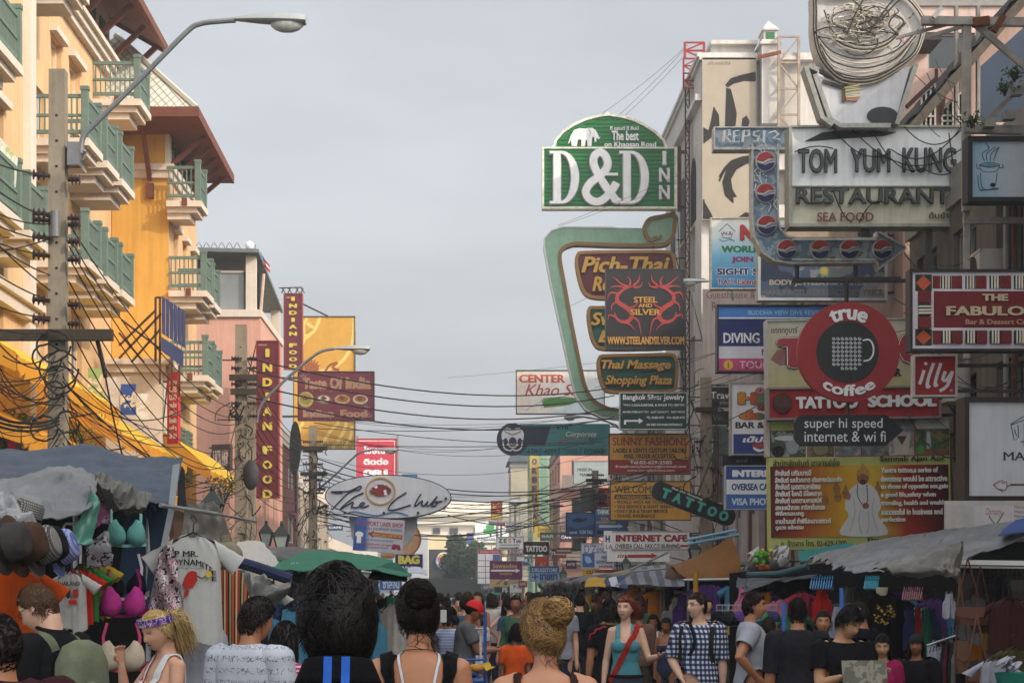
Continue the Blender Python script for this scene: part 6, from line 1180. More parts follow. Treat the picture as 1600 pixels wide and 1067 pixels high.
lamp('long armed street lamp at the top left reaching over the road',[(127,240),(130,215),(150,192),(215,128),(290,52),(312,38),(340,34),(368,32)],25,(368,31),1,-.03,1.02)
MB(STEEL).tube([W(104,232,25),W(135,238,25)],.035).tube([W(104,262,25),W(130,250,25),W(134,236,25)],.02).part('clamp',P1)
lamp('street lamp crossing in front of the gold lotus banner',[(401,660),(405,640),(420,618),(470,572),(500,550),(522,545)],46,(522,545),1,-.01,.95)
lamp('street lamp in front of the bright red billboard',[(490,770),(520,745),(555,712),(565,706),(585,702)],66,(585,703),1,-.02,.85)
lamp('street lamp head next to the black dragon board',[(1145,470),(1140,448),(1120,441),(1108,441)],58,(1110,440),-1,.0,.9)
lamp('street lamp head under the white CENTER billboard',[(965,665),(940,656),(915,652)],80,(915,652),-1,.0,1.0)
lamp('distant street lamp with long arm near the yellow vertical board',[(872,836),(858,822),(838,800),(832,788)],116,(832,786),-1,.04,1.5)
lamp('distant double street lamp above the white arrow bar sign',[(806,925),(806,830),(800,820),(792,816)],140,(792,816),-1,.03,1.5)
# lanterns on black posts
def lantern(label,px,py,Y,s=1.):
    base=W(px,py,Y);t=thing('lantern',label,'street lantern',(base.x,Y,.14));b=MB(M('#1d2422',.5,.2));x,z=base.x,base.z
    b.tube([(x,Y,.14),(x,Y,z)],.05,8);b.lathe((x,Y,z),[(.06*s,0),(.1*s,.04*s),(.03*s,.1*s)],10);b.part('lantern_post',t)
    g=MB(M('#9aa6a0',.25,.2,4,spec=.5));c=[(-1,-1),(1,-1),(1,1),(-1,1)];g.hexa([(x+a*.1*s,Y+q*.1*s,z+.1*s)for a,q in c],[(x+a*.19*s,Y+q*.19*s,z+.5*s)for a,q in c]);g.part('lantern_glass',t)
    f=MB(M('#1d2422',.5,.2))
    for a,q in c:f.bar((x+a*.1*s,Y+q*.1*s,z+.1*s),(x+a*.2*s,Y+q*.2*s,z+.52*s),.03*s)
    f.hexa([(x+a*.23*s,Y+q*.23*s,z+.5*s)for a,q in c],[(x+a*.05*s,Y+q*.05*s,z+.75*s)for a,q in c]);f.ell((x,Y,z+.8*s),.05*s,.05*s,.09*s,8,6);f.part('lantern_cap',t)
lantern('dark green street lantern beside the blue stall tarp',332,828,30,.8);lantern('left black lantern of the pair over the white stall canopy',416,858,44,.75);lantern('right black lantern of the pair over the white stall canopy',440,866,43,.85);lantern('lantern beside the internet cafe board above the stalls',1085,880,50,.75);lantern('lantern under the lilac tailor sign',978,897,62,.7);lantern('small lantern right of the blue drugstore sign',880,910,76,.7)
# cables
CB=M('#1c1a19',.6,.2,4)
CL={'l':'black overhead cable sagging between the left side utility poles','x':'thin black cable slung high across the street below the sky','n':'black cable in the tangled bundle at the nearest left pole','r':'dark cable strung past the sign boards on the right side','t':'coiled dark cable tangle hanging from a utility pole'}
def cable(kind,p,q,sag,r=.012,mid=None,n=18):
    p,q=Vector(p),Vector(q);pts=[p.lerp(q,t)-Vector((0,0,sag*4*t*(1-t)))for t in np.linspace(0,1,n)]
    b=MB(CB);b.tube(pts,r*(.9 if kind=='x' else .6),5);return b.thing('cable',CL[kind],'cable',{'l':'cables along the left poles','x':'cables across the street','n':'cables bundled at the nearest pole','r':'cables along the right side','t':'cable tangles on the poles'}[kind])
rnd=random.Random(5)
# from pole one towards pole two (converging bundle) and past the camera to the upper left
for i,(py,ey)in enumerate(((350,640),(372,652),(385,660),(402,668),(440,690),(470,705),(510,720))):cable('l',W(108,py,25),W(378,ey,46),.55+.12*i,.016)
for i,(py,ey)in enumerate(((560,730),(600,745),(640,760),(690,790),(720,800))):cable('l',W(100+rnd.uniform(-8,8),py,25),W(384,ey,46),.5+.1*i,.017)
for i,(py,yy)in enumerate(((275,225),(340,250),(350,300),(375,330),(398,355),(372,395),(470,395),(495,440),(430,340),(520,500),(455,330))):cable('l',W(80,py,25),W(-60,yy+rnd.uniform(-10,10),20),.05+.05*rnd.random(),.016)
for i in range(24):
    y0=rnd.uniform(520,700);cable('n',W(rnd.uniform(-30,5),y0+rnd.uniform(-80,60),23.5+rnd.random()),W(rnd.uniform(86,100),y0,24.8),rnd.uniform(.05,.5),rnd.choice((.007,.011,.016)))
for i in range(24):
    y0=rnd.uniform(540,700);cable('n',W(98,y0,24.8),W(rnd.uniform(140,310),y0+rnd.uniform(40,150),26+rnd.random()*8),rnd.uniform(.1,.5),rnd.choice((.007,.010,.014)))
for k in range(3):cable('n',W(-30,640+k*7,23.6),W(92,652+k*5,24.8),.12,.03)
for i in range(7):
    cx,cy=92+rnd.uniform(-25,30),rnd.uniform(540,690);r0=rnd.uniform(10,28);MB(CB).tube([W(cx+r0*1.1*math.cos(t),cy+r0*math.sin(t)*rnd.uniform(.9,1.1),24.7)for t in np.linspace(0,5.8,22)],.014,5).thing('cable',CL['t'],'cable','cable tangles on the poles')
cable('n',W(150,525,24.9),W(165,590,24.9),-.02,.05);cable('n',W(165,590,24.9),W(200,740,25.5),.1,.02)
# pole two to pole three, tangles
for i in range(12):cable('l',W(386,560+i*18,46),W(487,690+i*8,66),.5+.1*rnd.random(),.02)
for P,Y,cy0,cy1,nn in((375,45.8,610,840,34),(489,65.8,690,850,34),(1103,51.8,620,840,18),(930,79.8,750,850,20),(868,117,790,900,10),(1100,56,560,760,10)):
    for i in range(nn):
        cx,cy=P+rnd.gauss(0,13),rnd.uniform(cy0,cy1);pts=[W(cx,cy,Y+rnd.uniform(-.3,.1))]
        dx,dy=rnd.uniform(-26,26),rnd.uniform(8,46)
        for t in np.linspace(.15,1,8):pts.append(W(cx+dx*t+5*math.sin(5*t+i),cy+dy*(t*t if i%2 else math.sin(2.6*t)),Y+rnd.uniform(-.1,.1)))
        MB(CB).tube(spline(pts,k=3),rnd.choice((.007,.011,.017)),5).thing('cable',CL['t'],'cable','cable tangles on the poles')
# across the street
for i in range(14):ya=rnd.uniform(640,810);cable('x',W(490,ya,66),W(rnd.choice((930,1000,868)),ya+rnd.uniform(-40,20),rnd.choice((72,80,95))),rnd.uniform(.2,1.1),.009)
for(a,b_,s,r)in(((390,560),(960,605),.55,.022),((390,578),(960,618),.6,.022),((390,600),(960,637),.6,.022),((390,620),(960,652),.6,.022)):cable('x',W(*a,46),W(*b_,66),s,r)
for(a,b_,s,r)in(((490,660),(940,690),.3,.016),((470,668),(990,650),.3,.014),((492,694),(930,693),.1,.016),((492,715),(1010,735),1.0,.022),((492,728),(1010,742),.9,.022),((492,735),(1010,755),.9,.022),((492,740),(930,765),.8,.018),((492,746),(930,772),.8,.018),((492,755),(930,780),.75,.018)):cable('x',W(*a,66),W(*b_,72),s,r)
for i,(a,b_,s)in enumerate((((492,800),(930,745),.8),((492,806),(930,752),.9),((492,812),(930,790),.9),((700,805),(930,800),.5),((492,790),(870,790),1.2),((492,796),(870,800),1.2))):cable('x',W(*a,66),W(*b_,78+i*3),s,.02)
for a,Ya,b_,Yb,s,r in(((930,592),78,(1230,520),40,.1,.014),((930,605),78,(1260,500),38,.15,.014),((1000,625),60,(1240,565),40,.1,.014),((930,640),78,(1205,560),42,.2,.016),((940,650),78,(1220,590),42,.2,.016),((1015,690),55,(1240,600),36,.25,.018),((1015,715),55,(1135,690),44,.2,.02),((1390,520),34,(1500,470),28,.1,.012),((1420,560),33,(1560,500),28,.15,.012),((1435,540),33,(1560,545),28,.2,.012),((950,195),79,(1072,75),76,.1,.012),((960,195),79,(1072,84),76,.1,.012),((940,178),79,(1075,70),76,.12,.012),((872,352),79,(1074,268),76,.05,.012),((872,354),79,(1074,280),76,.05,.012),((876,485),79,(1074,380),76,.1,.012),((700,590),90,(970,562),78,.05,.01)):cable('r',W(*a,Ya),W(*b_,Yb),s,r)
for i in range(16):a=(rnd.uniform(1395,1500),rnd.uniform(360,700));cable('r',W(*a,32+rnd.random()*4),W(a[0]+rnd.uniform(40,160),a[1]+rnd.uniform(-70,70),31),rnd.uniform(.05,.4),rnd.choice((.01,.014,.02)))
for i in range(6):a=(1420+i*14,rnd.uniform(90,180));cable('r',W(*a,36),W(a[0]+rnd.uniform(30,110),a[1]+rnd.uniform(30,110),34),.1,.012)
t=MB(M('#d9a022',.5)).tube([W(1490,528,29.5),W(1640,520,28.8)],.025).thing('pipe','thin yellow conduit running beside the small red coffee sign','pipe')
t=MB(M('#b8821a',.6,.2)).box(W(1583,0,33).x,W(1640,0,33).x,32.5,34,W(0,640,33).z,W(0,380,33).z).thing('yellow_post','mustard yellow painted pillar behind the maroon dessert cafe board','pillar')
# satellite dish and loudspeaker
t=thing('satellite_dish','dark round satellite dish on the second utility pole','dish',W(392,755,45.5));b=MB(M('#3a3c3e',.6,.25));c=W(392,742,45.4);b.add([c+Vector((.28*r*math.cos(a)*.7,-.1*(1-r*r)-.05*r*math.cos(a),.36*r*math.sin(a)))for r in(.01,.35,.7,1)for a in np.linspace(0,6.28,21)[:-1]],[(i*20+j,i*20+(j+1)%20,(i+1)*20+(j+1)%20,(i+1)*20+j)for i in range(3)for j in range(20)]);b.tube([c,c+Vector((-.2,.2,-.1))],.04);b.part('dish',t,smooth=50)
t=thing('loudspeaker','tall black loudspeaker column on a post left of the oval sign','loudspeaker',W(462,690,76));b=MB(BLACK);b.poly(spline([W(456,665,76),W(464,660,76),W(470,690,76),W(466,730,76),W(456,740,76),W(452,700,76)],True,3),(0,.3,0));b.bar(W(462,740,76.2),W(462,800,76.2),.08);b.part('box',t)
# ================================================================ market stalls
def cloth_m(c,**k):return M(c,**{**dict(rough=.9,var=.2,sc=9,trans=.1,bump=.5,spec=.1),**k})
GLOOM=M('#141414',.95,.2,4);ALUP=M('#9c9fa2',.35,.2,5,metal=.6)  # near-black sheet colour standing in for the unlit stall interiors
def Wn(rows):return[[W(*q)for q in r]for r in rows]
def tarp(name,label,rows,m,cat='tarp',nu=28,nv=18,wr=.03,ws=2.6,seed=1,parent=None,group=None):
    b=MB(m);g=sheet(Wn(rows),nu,nv,wr,ws,seed);b.grid(g);b.grid([[p+Vector((0,.012,-.006))for p in r]for r in g])
    return b.part(name,parent,smooth=80)if parent else b.thing(name,label,cat,group,smooth=80)
# ---------------- garments
def tee_mesh(mats,w=.5,l=.68,sl=.2,seed=0,neck=.09,kind='tee'):
    """hanging shirt: rounded front and back, hem and sleeve folds; origin at the collar, hangs down -z, front faces -y"""
    b=MB(mats);rows_f=[];rows_b=[];nu,nv=21,16
    for i in range(nv):
        v=i/(nv-1);z=-l*v;hw=w/2*(np.interp(v,[0,.06,.14,.3,1],[.42,.72,.96,.92,1.0])if kind!='tank' else np.interp(v,[0,.1,.3,.42,1],[.5,.55,.62,.95,1]))
        rf=[];rb=[]
        for j in range(nu):
            u=-1+2*j/(nu-1);d=.045*math.sqrt(max(0,1-u*u))+.012*math.sin(u*7+seed+v*2)*v+.006*math.sin(u*15+seed*2);zz=z-(.035*(1-u*u*4)if abs(u)<.5 and i==0 else 0)+(.012*math.sin(u*5+seed)if i==nv-1 else 0)-(.02*abs(u)if i<3 else 0)
            rf.append((u*hw,-d-.005,zz));rb.append((u*hw,d*.8+.005,zz+.02*(i==0)))
        rows_f.append(rf);rows_b.append(rb)
    b.grid(rows_f);b.grid([r[::-1]for r in rows_b])
    if kind=='tee':
        for sx in(-1,1):
            rows=[]
            for k in range(7):
                t=k/6;tp=Vector((sx*(w*.34+(sl*.95)*t),0,-.025*l/.68-sl*.55*t));bt=Vector((sx*(w*.44+sl*.38*t),0,-.24*l*(1-t)-(.24*l+sl*.42)*t));md=(tp+bt)/2;hv=(tp-bt)/2
                rows.append([md+hv*math.cos(a)*(1+.04*math.sin(3*k+seed))+Vector((0,(.035-.008*t)*math.sin(a),0))for a in np.linspace(0,6.2832,15)])
            b.grid(rows)
    return b
_gm={}
def garment_at(name,label,P,mat,w=.5,l=.68,yaw=0.,kind='tee',group=None,sl=.2,seed=None,hanger=True,hc='#1a1a1a'):
    seed=seed if seed is not None else len(_gm)
    root=thing(name,label,'dress' if name=='dress' else 'garment',P,R(yaw),group)
    b=tee_mesh(mat,w,l,sl,seed,kind=kind);o=bpy.data.objects.new('cloth',b.mesh('cloth',None,70));COL.objects.link(o);o.parent=root
    if hanger:
        h=MB(M(hc,.4,.1));h.tube([(-w*.36,0,-.05),(0,0,.02),(w*.36,0,-.05)],.006,5);h.tube([(0,0,.02),(0,0,.07),(.025,0,.10),(.0,0,.13),(-.025,0,.11)],.004,5);o=bpy.data.objects.new('hanger',h.mesh('hanger'));COL.objects.link(o);o.parent=root
    _gm[len(_gm)]=root;return root
def print_on(root,body,box,m,w=.5,l=.68,**k):
    """letters lying on a shirt front; box in metres from the collar (x0, z0 down, x1, z1)"""
    b=MB(m)
    def put(x,y,d):u=max(-1,min(1,x/(w/2)));return Vector((x,-.05*math.sqrt(max(0,1-u*u))-.02-d*.002,-y))
    letters(b,body,box,put,.5,**k);o=bpy.data.objects.new('print',b.mesh('print'));COL.objects.link(o);o.parent=root
def shape_on(root,pts,m,w=.5,d=0.,name='print'):
    b=MB(m);q=[Vector((x,-.05*math.sqrt(max(0,1-(x/(w/2))**2))-.021-d,-y))for x,y in pts];b.poly(q,(0,-.002,0));o=bpy.data.objects.new(name,b.mesh(name));COL.objects.link(o);o.parent=root
# ---------------- the near left stall
L1=thing('market_stall','near left clothing stall under blue and grey tarps','market stall',W(120,925,12.5))
BLUET=M('#47525f',.75,.2,3,trans=.06,bump=.5);GRYT=M('#85888a',.75,.2,3,trans=.08,bump=.5,pat=('blot',1.1,[(0,'#7d7f80'),(.5,'#74777a'),(.62,'#6c7076')]))
tarp('roof_tarp',None,[[(-60,700,15),(60,704,15),(150,708,15),(215,719,14.6),(281,724,14.2)],[(-60,735,13.4),(60,738,13.5),(150,742,13.6),(215,752,13.5),(275,758,13.4)],[(-60,790,12),(60,780,12.1),(150,775,12.3),(210,783,12.5),(268,796,12.7)]],BLUET,parent=L1,wr=.07,ws=1.7,nu=70,nv=36)
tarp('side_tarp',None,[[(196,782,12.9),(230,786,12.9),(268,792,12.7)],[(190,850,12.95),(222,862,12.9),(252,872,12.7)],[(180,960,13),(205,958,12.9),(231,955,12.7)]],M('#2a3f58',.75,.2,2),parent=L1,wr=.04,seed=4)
MB(M('#8f969c',.7,.2,4)).hexa([W(270,726,12.66),W(281,724,12.66),W(281,724,12.7),W(270,726,12.7)],[W(262,800,12.62),W(272,800,12.62),W(272,800,12.66),W(262,800,12.66)]).hexa([W(262,800,12.62),W(272,800,12.62),W(272,800,12.66),W(262,800,12.66)],[W(229,962,12.62),W(237,962,12.62),W(237,962,12.66),W(229,962,12.66)]).part('tarp_hem',L1)
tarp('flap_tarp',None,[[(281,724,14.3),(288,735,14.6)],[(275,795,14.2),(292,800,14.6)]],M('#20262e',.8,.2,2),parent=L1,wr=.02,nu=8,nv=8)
tarp('grey_tarp',None,[[(-60,762,12.2),(0,757,12.2),(70,745,12.2),(120,735,12.1),(146,748,12.0)],[(-60,785,11.4),(0,782,11.4),(60,775,11.4),(110,768,11.4),(150,762,11.5)],[(-60,812,11.1),(0,806,11.1),(45,818,11.1),(90,822,11.1),(138,800,11.2)]],GRYT,parent=L1,wr=.075,ws=2.2,seed=7,nu=70,nv=36)
cr=MB(M('#6a6a66',.8,.25,5))
cr.grid(sheet(Wn([[(146,742,12.1),(170,748,12.0),(200,765,12.1),(230,786,12.1)],[(145,762,11.8),(168,775,11.7),(198,788,11.8),(228,796,11.9)],[(148,775,11.9),(170,790,11.9),(196,800,12.0),(222,800,12.1)]]),30,16,.09,7,3));cr.part('rolled_tarp',L1,smooth=80)
b=MB(GLOOM);b.poly([W(-80,720,14.9),W(250,740,14.9),W(240,1100,14.9),W(-80,1100,14.9)],(0,.03,0));b.part('gloom_cloth',L1)  # black sheet stands in for the dark inside of the stall
b=MB(ALUP);b.tube([W(250,789,12.5),W(340,803,12.9)],.014,8);b.tube([W(330,801,12.9),W(400,815,13.6)],.009,8);b.part('cross_bar',L1)
for i,x in enumerate((118,232)):MB(ALUP).tube([W(x,790,12.9),W(x,1200,12.6)],.018,8).part('stall_post',L1)
b=MB(M('#b9bcbc',.35,.1,metal=.5));b.tube([W(100,868,11.5),W(100,822,11.5),W(103,818,11.5),W(122,818,11.5),W(126,822,11.5),W(126,880,11.5)],.008,6);b.tube([W(100,838,11.5),W(126,838,11.5)],.006,6);b.part('wire_rack',L1)
tarp('plastic_sheet','sea green plastic sheet hanging from the grey stall tarp',[[(143,752,11.3),(152,770,11.35)],[(132,795,11.2),(151,800,11.3)],[(104,846,11.15),(140,855,11.2)]],M('#4f8a7a',.25,.15,4,spec=.5,trans=.2),cat='sheet',nu=12,nv=16,wr=.05,ws=6,seed=9)
tarp('plastic_sheet','crumpled clear white plastic at the left edge over the hats',[[(-20,775,10.6),(10,780,10.6),(40,805,10.6)],[(-20,815,10.4),(20,820,10.4),(60,840,10.5)]],M('#9a9ca0',.2,.3,9,spec=.6),cat='sheet',nu=16,nv=14,wr=.08,ws=8,seed=2)
# hats
def hat(label,px,py,Y,m,r=.12,tilt=70,yaw=10,sc=1.):
    t=thing('hat',label,'hat',W(px,py,Y),rot=(0,R(tilt),R(yaw)),group='hats on the left stall')
    b=MB(m);b.lathe((0,0,0),[(.005,.135),(.05,.14),(.085,.13),(.1,.105),(.106,.04),(.112,0),(.15,-.004),(.165,-.012),(.163,-.016),(.11,-.006)],28);o=bpy.data.objects.new('crown',b.mesh('crown',None,50));COL.objects.link(o);o.parent=t;o.scale=(sc,sc*1.1,sc)
    b=MB(M('#17171a',.7));b.lathe((0,0,0),[(.108,.004),(.111,.004),(.109,.035),(.105,.035)],28);q=bpy.data.objects.new('hat_band',b.mesh('hat_band',None,50));COL.objects.link(q);q.parent=t;q.scale=o.scale
hound=M('#7d7c78',.9,.05,pat=('plaid',60,('#8f8e8a','#5a5956','#2c2b2a')));bchk=M('#7f88b4',.9,.05,pat=('plaid',55,('#a4acca','#6a76aa','#3c4888')))
for a in(('brown felt hat at the front of the hat stack',28,852,10.2,cloth_m('#4a372c',trans=0),.12,75,-8,1.05),('grey houndstooth hat behind the brown felt hat',52,856,10.4,hound,.12,72,-6,1.0),('black hat between the houndstooth and blue checked hats',66,856,10.6,cloth_m('#151517',trans=0),.12,70,-6,.95),('blue and white checked hat at the back of the stack',84,860,10.8,bchk,.12,68,-4,.95),('dark grey hat cut by the left picture edge',4,850,10.0,cloth_m('#3f3d3b',trans=0),.12,78,-8,1.0),('knitted grey hat crowning the hat stack',40,812,10.6,hound,.12,20,0,.8)):hat(*a)
# shirts of the left stall
g=garment_at('shirt','orange shirt hanging under the hats at the left edge',W(10,884,11.0),cloth_m('#b54a16'),.5,.55,20,seed=1)
g=garment_at('shirt','white infant shirt with THAILAND lettering',W(112,893,11.8),cloth_m('#b9bab6'),.2,.36,-6,sl=.13,seed=2);print_on(g,'THAILAND',(-.07,.06,.07,.085),M('#23232a'),.2,bold=.02)
for x,c in((-.045,'#a8281f'),(-.0,'#2a2a2a'),(.045,'#a8281f')):shape_on(g,[(x-.014,.11),(x+.014,.105),(x+.016,.15),(x,.165),(x-.014,.15)],M(c),.2)
shape_on(g,[(.0,.175),(.05,.17),(.055,.2),(.005,.2)],M('#b5281f'),.2)
for i,(c,n)in enumerate((('#b52a1c','red'),('#2f7a3c','green'),('#7a7a3a','olive'),('#c2a23a','yellow'))):garment_at('shirt','%s infant shirt stacked behind the white THAILAND shirt'%n,W(122+i*9,888-i*4,12.0+i*.15),cloth_m(c),.2,.36,-6,sl=.13,seed=3+i)
def bra(label,px,py,Y,m,m2,w=.30,yaw=0):
    t=thing('bra',label,'bra',W(px,py,Y),R(yaw),group='bras on the left stall');b=MB(m)
    for sx in(-1,1):
        vs=[]
        for i in range(7):
            a=math.pi/2*i/6
            for j in range(16):u=2*math.pi*j/16;vs.append((sx*w*.25+w*.24*math.sin(a)*math.cos(u),-.08*math.cos(a),w*.24*math.sin(a)*math.sin(u)-.02*math.cos(a)+(.05*math.sin(a)*max(0,math.sin(u))*(1 if math.cos(u)*sx>-.2 else .4))))
        b.add(vs,[(i*16+j,i*16+(j+1)%16,(i+1)*16+(j+1)%16,(i+1)*16+j)for i in range(6)for j in range(16)])
    o=bpy.data.objects.new('cups',b.mesh('cups',None,60));COL.objects.link(o);o.parent=t
    b=MB(m2)
    for sx in(-1,1):b.ribbon([(sx*w*.36,-.01,.06),(sx*w*.38,.0,.14),(sx*w*.30,.01,.23)],.018,(0,-1,0));b.ribbon([(sx*w*.48,0,-.02),(sx*w*.5,.03,-.03),(sx*w*.42,.06,-.03)],.05,(0,-1,0))
    b.ribbon([(-w*.5,-.005,-w*.2),(0,-.02,-w*.235),(w*.5,-.005,-w*.2)],.02,(0,-1,.2));o=bpy.data.objects.new('straps',b.mesh('straps'));COL.objects.link(o);o.parent=t
bra('mint green bra with one raised strap on the left stall',197,838,12.4,cloth_m('#5f9a92'),cloth_m('#7fb8ae'),.26,25);bra('magenta bra on a clear hanger on the left stall',192,945,12.2,cloth_m('#a8347f'),cloth_m('#8a2468'),.30,-5);bra('pale beige bra with pink bow lowest on the left stall',190,1030,12.0,cloth_m('#b9ad98'),cloth_m('#c04a70'),.30,5);bra('black bra behind the magenta one',196,920,12.6,cloth_m('#17161a'),cloth_m('#c9c4c9'),.28,8)
for label,rows,c in(('pink patterned garment in a clear plastic bag',[[(143,772,12.0),(168,768,12.0)],[(142,795,11.95),(169,792,11.95)],[(142,825,12),(170,822,12)]],M('#b06a98',.25,.3,10,spec=.6,pat=('blot',14,[(0,'#b8709c'),(.5,'#d0b4c4'),(.56,'#9a4a80')]))),('silver and black garment in a shiny plastic bag',[[(134,842,12),(168,835,12)],[(133,862,11.95),(171,858,11.95)],[(134,888,12),(174,882,12)]],M('#9a9ca4',.2,.3,10,spec=.6,pat=('blot',12,[(0,'#a4a6ac'),(.5,'#2c2c30'),(.55,'#b4b6bc')])))):tarp('garment_bag',label,rows,c,cat='bag',nu=14,nv=14,wr=.05,ws=9,seed=5)
FLOR=M('#c9b4bc',.85,.1,pat=('blot',26,[(0,'#2c2a34'),(.42,'#c4bcc0'),(.53,'#a02a56'),(.58,'#c9c0c4'),(.64,'#34463a')]))
tarp('dress','floral pink and white cloth hanging beside the tarp hem',[[(252,856,12.5),(259,852,12.4),(266,854,12.5),(272,858,12.4)],[(243,885,12.4),(255,884,12.55),(264,886,12.4),(274,888,12.55)],[(238,922,12.55),(252,924,12.35),(266,922,12.55),(279,926,12.4)],[(234,960,12.4),(250,958,12.55),(268,962,12.35),(284,962,12.55)],[(232,998,12.55),(252,1000,12.4),(272,1000,12.55),(290,1004,12.4)]],FLOR,cat='dress',nu=30,nv=24,wr=.05,ws=5,seed=6)
MD=garment_at('shirt','large white shirt printed MR. DYNAMITE with a red firecracker',W(302,836,12.8),cloth_m('#bdbfbc',var=.06),.40,.72,18,sl=.22,seed=8)
ink=M('#1b1b1e');print_on(MD,'P MR.',(-.135,.105,.02,.145),ink,.4,bold=.03);
def dyn(x,y):return x,y+.9*max(0,x-.0)**2*4
print_on(MD,'DYNAMITE',(-.15,.16,.12,.2),ink,.4,bold=.03,warp=lambda x,y:(x,y+1.6*max(0,x+.02)**2*2));print_on(MD,'E',(.11,.235,.145,.265),ink,.4,bold=.03);print_on(MD,'E',(.112,.275,.147,.305),ink,.4,bold=.03);print_on(MD,'by Hugo Ferguson',(-.12,.215,.06,.228),M('#4a4a4e'),.4)
shape_on(MD,[(-.05,.25),(-.02,.235),(.01,.245),(.015,.30),(-.015,.345),(-.06,.36),(-.085,.33),(-.07,.28)],M('#a8281f',.8),.4);shape_on(MD,[(-.07,.37),(-.04,.36),(-.045,.40),(-.075,.41)],M('#a8281f',.8),.4);shape_on(MD,[(.07,.245),(.10,.235),(.115,.26),(.095,.285),(.07,.275)],M('#c9a83a',.8),.4)
shape_on(MD,[(.015,.265),(.045,.285),(.075,.265),(.075,.272),(.045,.293),(.012,.275)],ink,.4)
garment_at('shirt','plain white long shirt behind the MR. DYNAMITE shirt',W(322,930,13.2),cloth_m('#a9adb8'),.34,.7,30,kind='tank',seed=9);garment_at('dress','black garment under the MR. DYNAMITE shirt',W(300,985,13.4),cloth_m('#16161a'),.34,.6,20,kind='tank',seed=10)
STR=M('#8a4a2c',.9,.1,pat=('stripe',12,0,[(0,'#8a3a26'),(.2,'#1f2420'),(.34,'#b98a5a'),(.46,'#3a5a44'),(.58,'#b0522c'),(.74,'#2a1c18'),(.86,'#c2a07a')]))
t=thing('dress','long skirt with orange green and black vertical stripes','dress',W(355,890,14));b=MB(STR);rows=[]
for k in range(14):v=k/13;hw=.10+.12*v**.8;rows.append([W(355+3*v,890+116*v,14)+Vector((hw*math.cos(a)*(1+.08*math.sin(6*a)*v),.10*math.sin(a)*(1+.15*math.sin(9*a)*v),0))for a in np.linspace(0,6.2832,41)])
b.grid(rows);b.part('skirt',t,smooth=80);b=MB(cloth_m('#8a8470'));b.ell(W(352,868,14),.13,.08,.11,14,10);b.tube([W(352,850,14),W(352,835,14)],.04,8);b.part('mannequin',t,smooth=80)
# translucent plastic & canopies in the left middle
tarp('plastic_sheet','dull translucent plastic cover beside the street lantern',[[(290,790,14.5),(330,800,15)],[(285,830,14.3),(350,842,15)],[(290,860,14.3),(362,868,15)]],M('#77746c',.4,.2,4,trans=.3),cat='sheet',wr=.08,seed=12)
tarp('canopy','white stall canopy in front of the second utility pole',[[(372,846,26),(400,846,26),(412,850,26)],[(356,868,22),(398,868,22),(432,875,23)],[(340,898,19),(395,888,20),(447,898,21)]],M('#b4b2ac',.8,.1,3,trans=.15),cat='canopy',wr=.03,seed=13)
tarp('canopy','beige stall canopy edge trimmed in navy above the striped skirt',[[(350,868,18),(400,880,18),(455,905,18)],[(345,890,16.5),(395,905,16.5),(452,918,16.5)]],M('#8a8270',.8,.2,3,trans=.1),cat='canopy',wr=.04,seed=14,nv=10)
MB(M('#232c4a',.8)).tube([W(352,872,16.4),W(400,886,16.4),W(455,905,16.4)],.05,8).thing('canopy_edge','navy rolled edge along the beige canopy','roll')
tarp('plastic_sheet','clear plastic rain cover below the beige canopy',[[(362,900,15.5),(400,905,15.5),(452,915,15.5)],[(368,930,15.3),(405,935,15.3),(440,940,15.3)],[(378,950,15.5),(405,950,15.5),(430,948,15.5)]],M('#6f706c',.15,.25,8,spec=.6),cat='sheet',wr=.10,ws=6,seed=15)
tarp('canopy','large dark green stall canopy behind the two nearest heads',[[(470,866,27),(500,861,27),(560,866,27),(610,878,26)],[(440,878,23),(500,868,23.5),(575,874,23),(628,890,22)],[(418,893,20),(495,890,19.5),(570,893,19.5),(640,903,20)]],M('#1f6a52',.75,.15,2,trans=.1),cat='canopy',wr=.06,ws=1.5,seed=16,nu=36)
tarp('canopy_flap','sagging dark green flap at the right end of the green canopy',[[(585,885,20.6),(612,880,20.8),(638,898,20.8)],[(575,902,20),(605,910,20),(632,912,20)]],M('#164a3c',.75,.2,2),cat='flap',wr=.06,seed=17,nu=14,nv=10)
s=Sign('canopy_print','faded white print on the green canopy','print',21.3,452,878,470,884,thick=.004);s.text('M Y',453,878,468,884,M('#9ab0a4',.9,.4,20),bold=.05,shear=.3);s.done()
tarp('banner_strip','dark grey awning strip behind the lanterns',[[(420,856,40),(470,856,40),(560,866,40)],[(420,880,39),(470,880,39),(560,880,39)]],M('#55565a',.8,.2,2),cat='awning',wr=.05,seed=18)
tarp('canopy','pale blue striped umbrella edge right of the green canopy',[[(634,888,30),(650,884,30),(664,890,30)],[(630,896,29),(650,894,29),(668,898,29)]],M('#a4a8b8',.8,.1),cat='canopy',wr=.02,nu=10,nv=6)
t=thing('market_umbrella','green market umbrella in the distant crowd','umbrella',W(780,925,110));b=MB(M('#2a7a5a',.7,.15,2,trans=.15));c=W(778,929,110);ap=c+Vector((.2,0,.42));vs=[ap]+[c+Vector((.78*math.cos(a),.78*math.sin(a),-.04+.03*math.cos(4*a)))for a in np.linspace(0,6.2832,17)[:-1]];b.add(vs,[(0,1+i,1+(i+1)%16)for i in range(16)]);b.part('canopy',t);MB(STEEL).tube([ap,(ap.x,ap.y,0)],.02,6).part('pole',t)
W0=W;RS=1.5
W=lambda px,py,Y:W0(px,py,Y*RS if Y<18.4 else 18.4*RS+(Y-18.4)*.5) # this group of stalls stands farther down the road
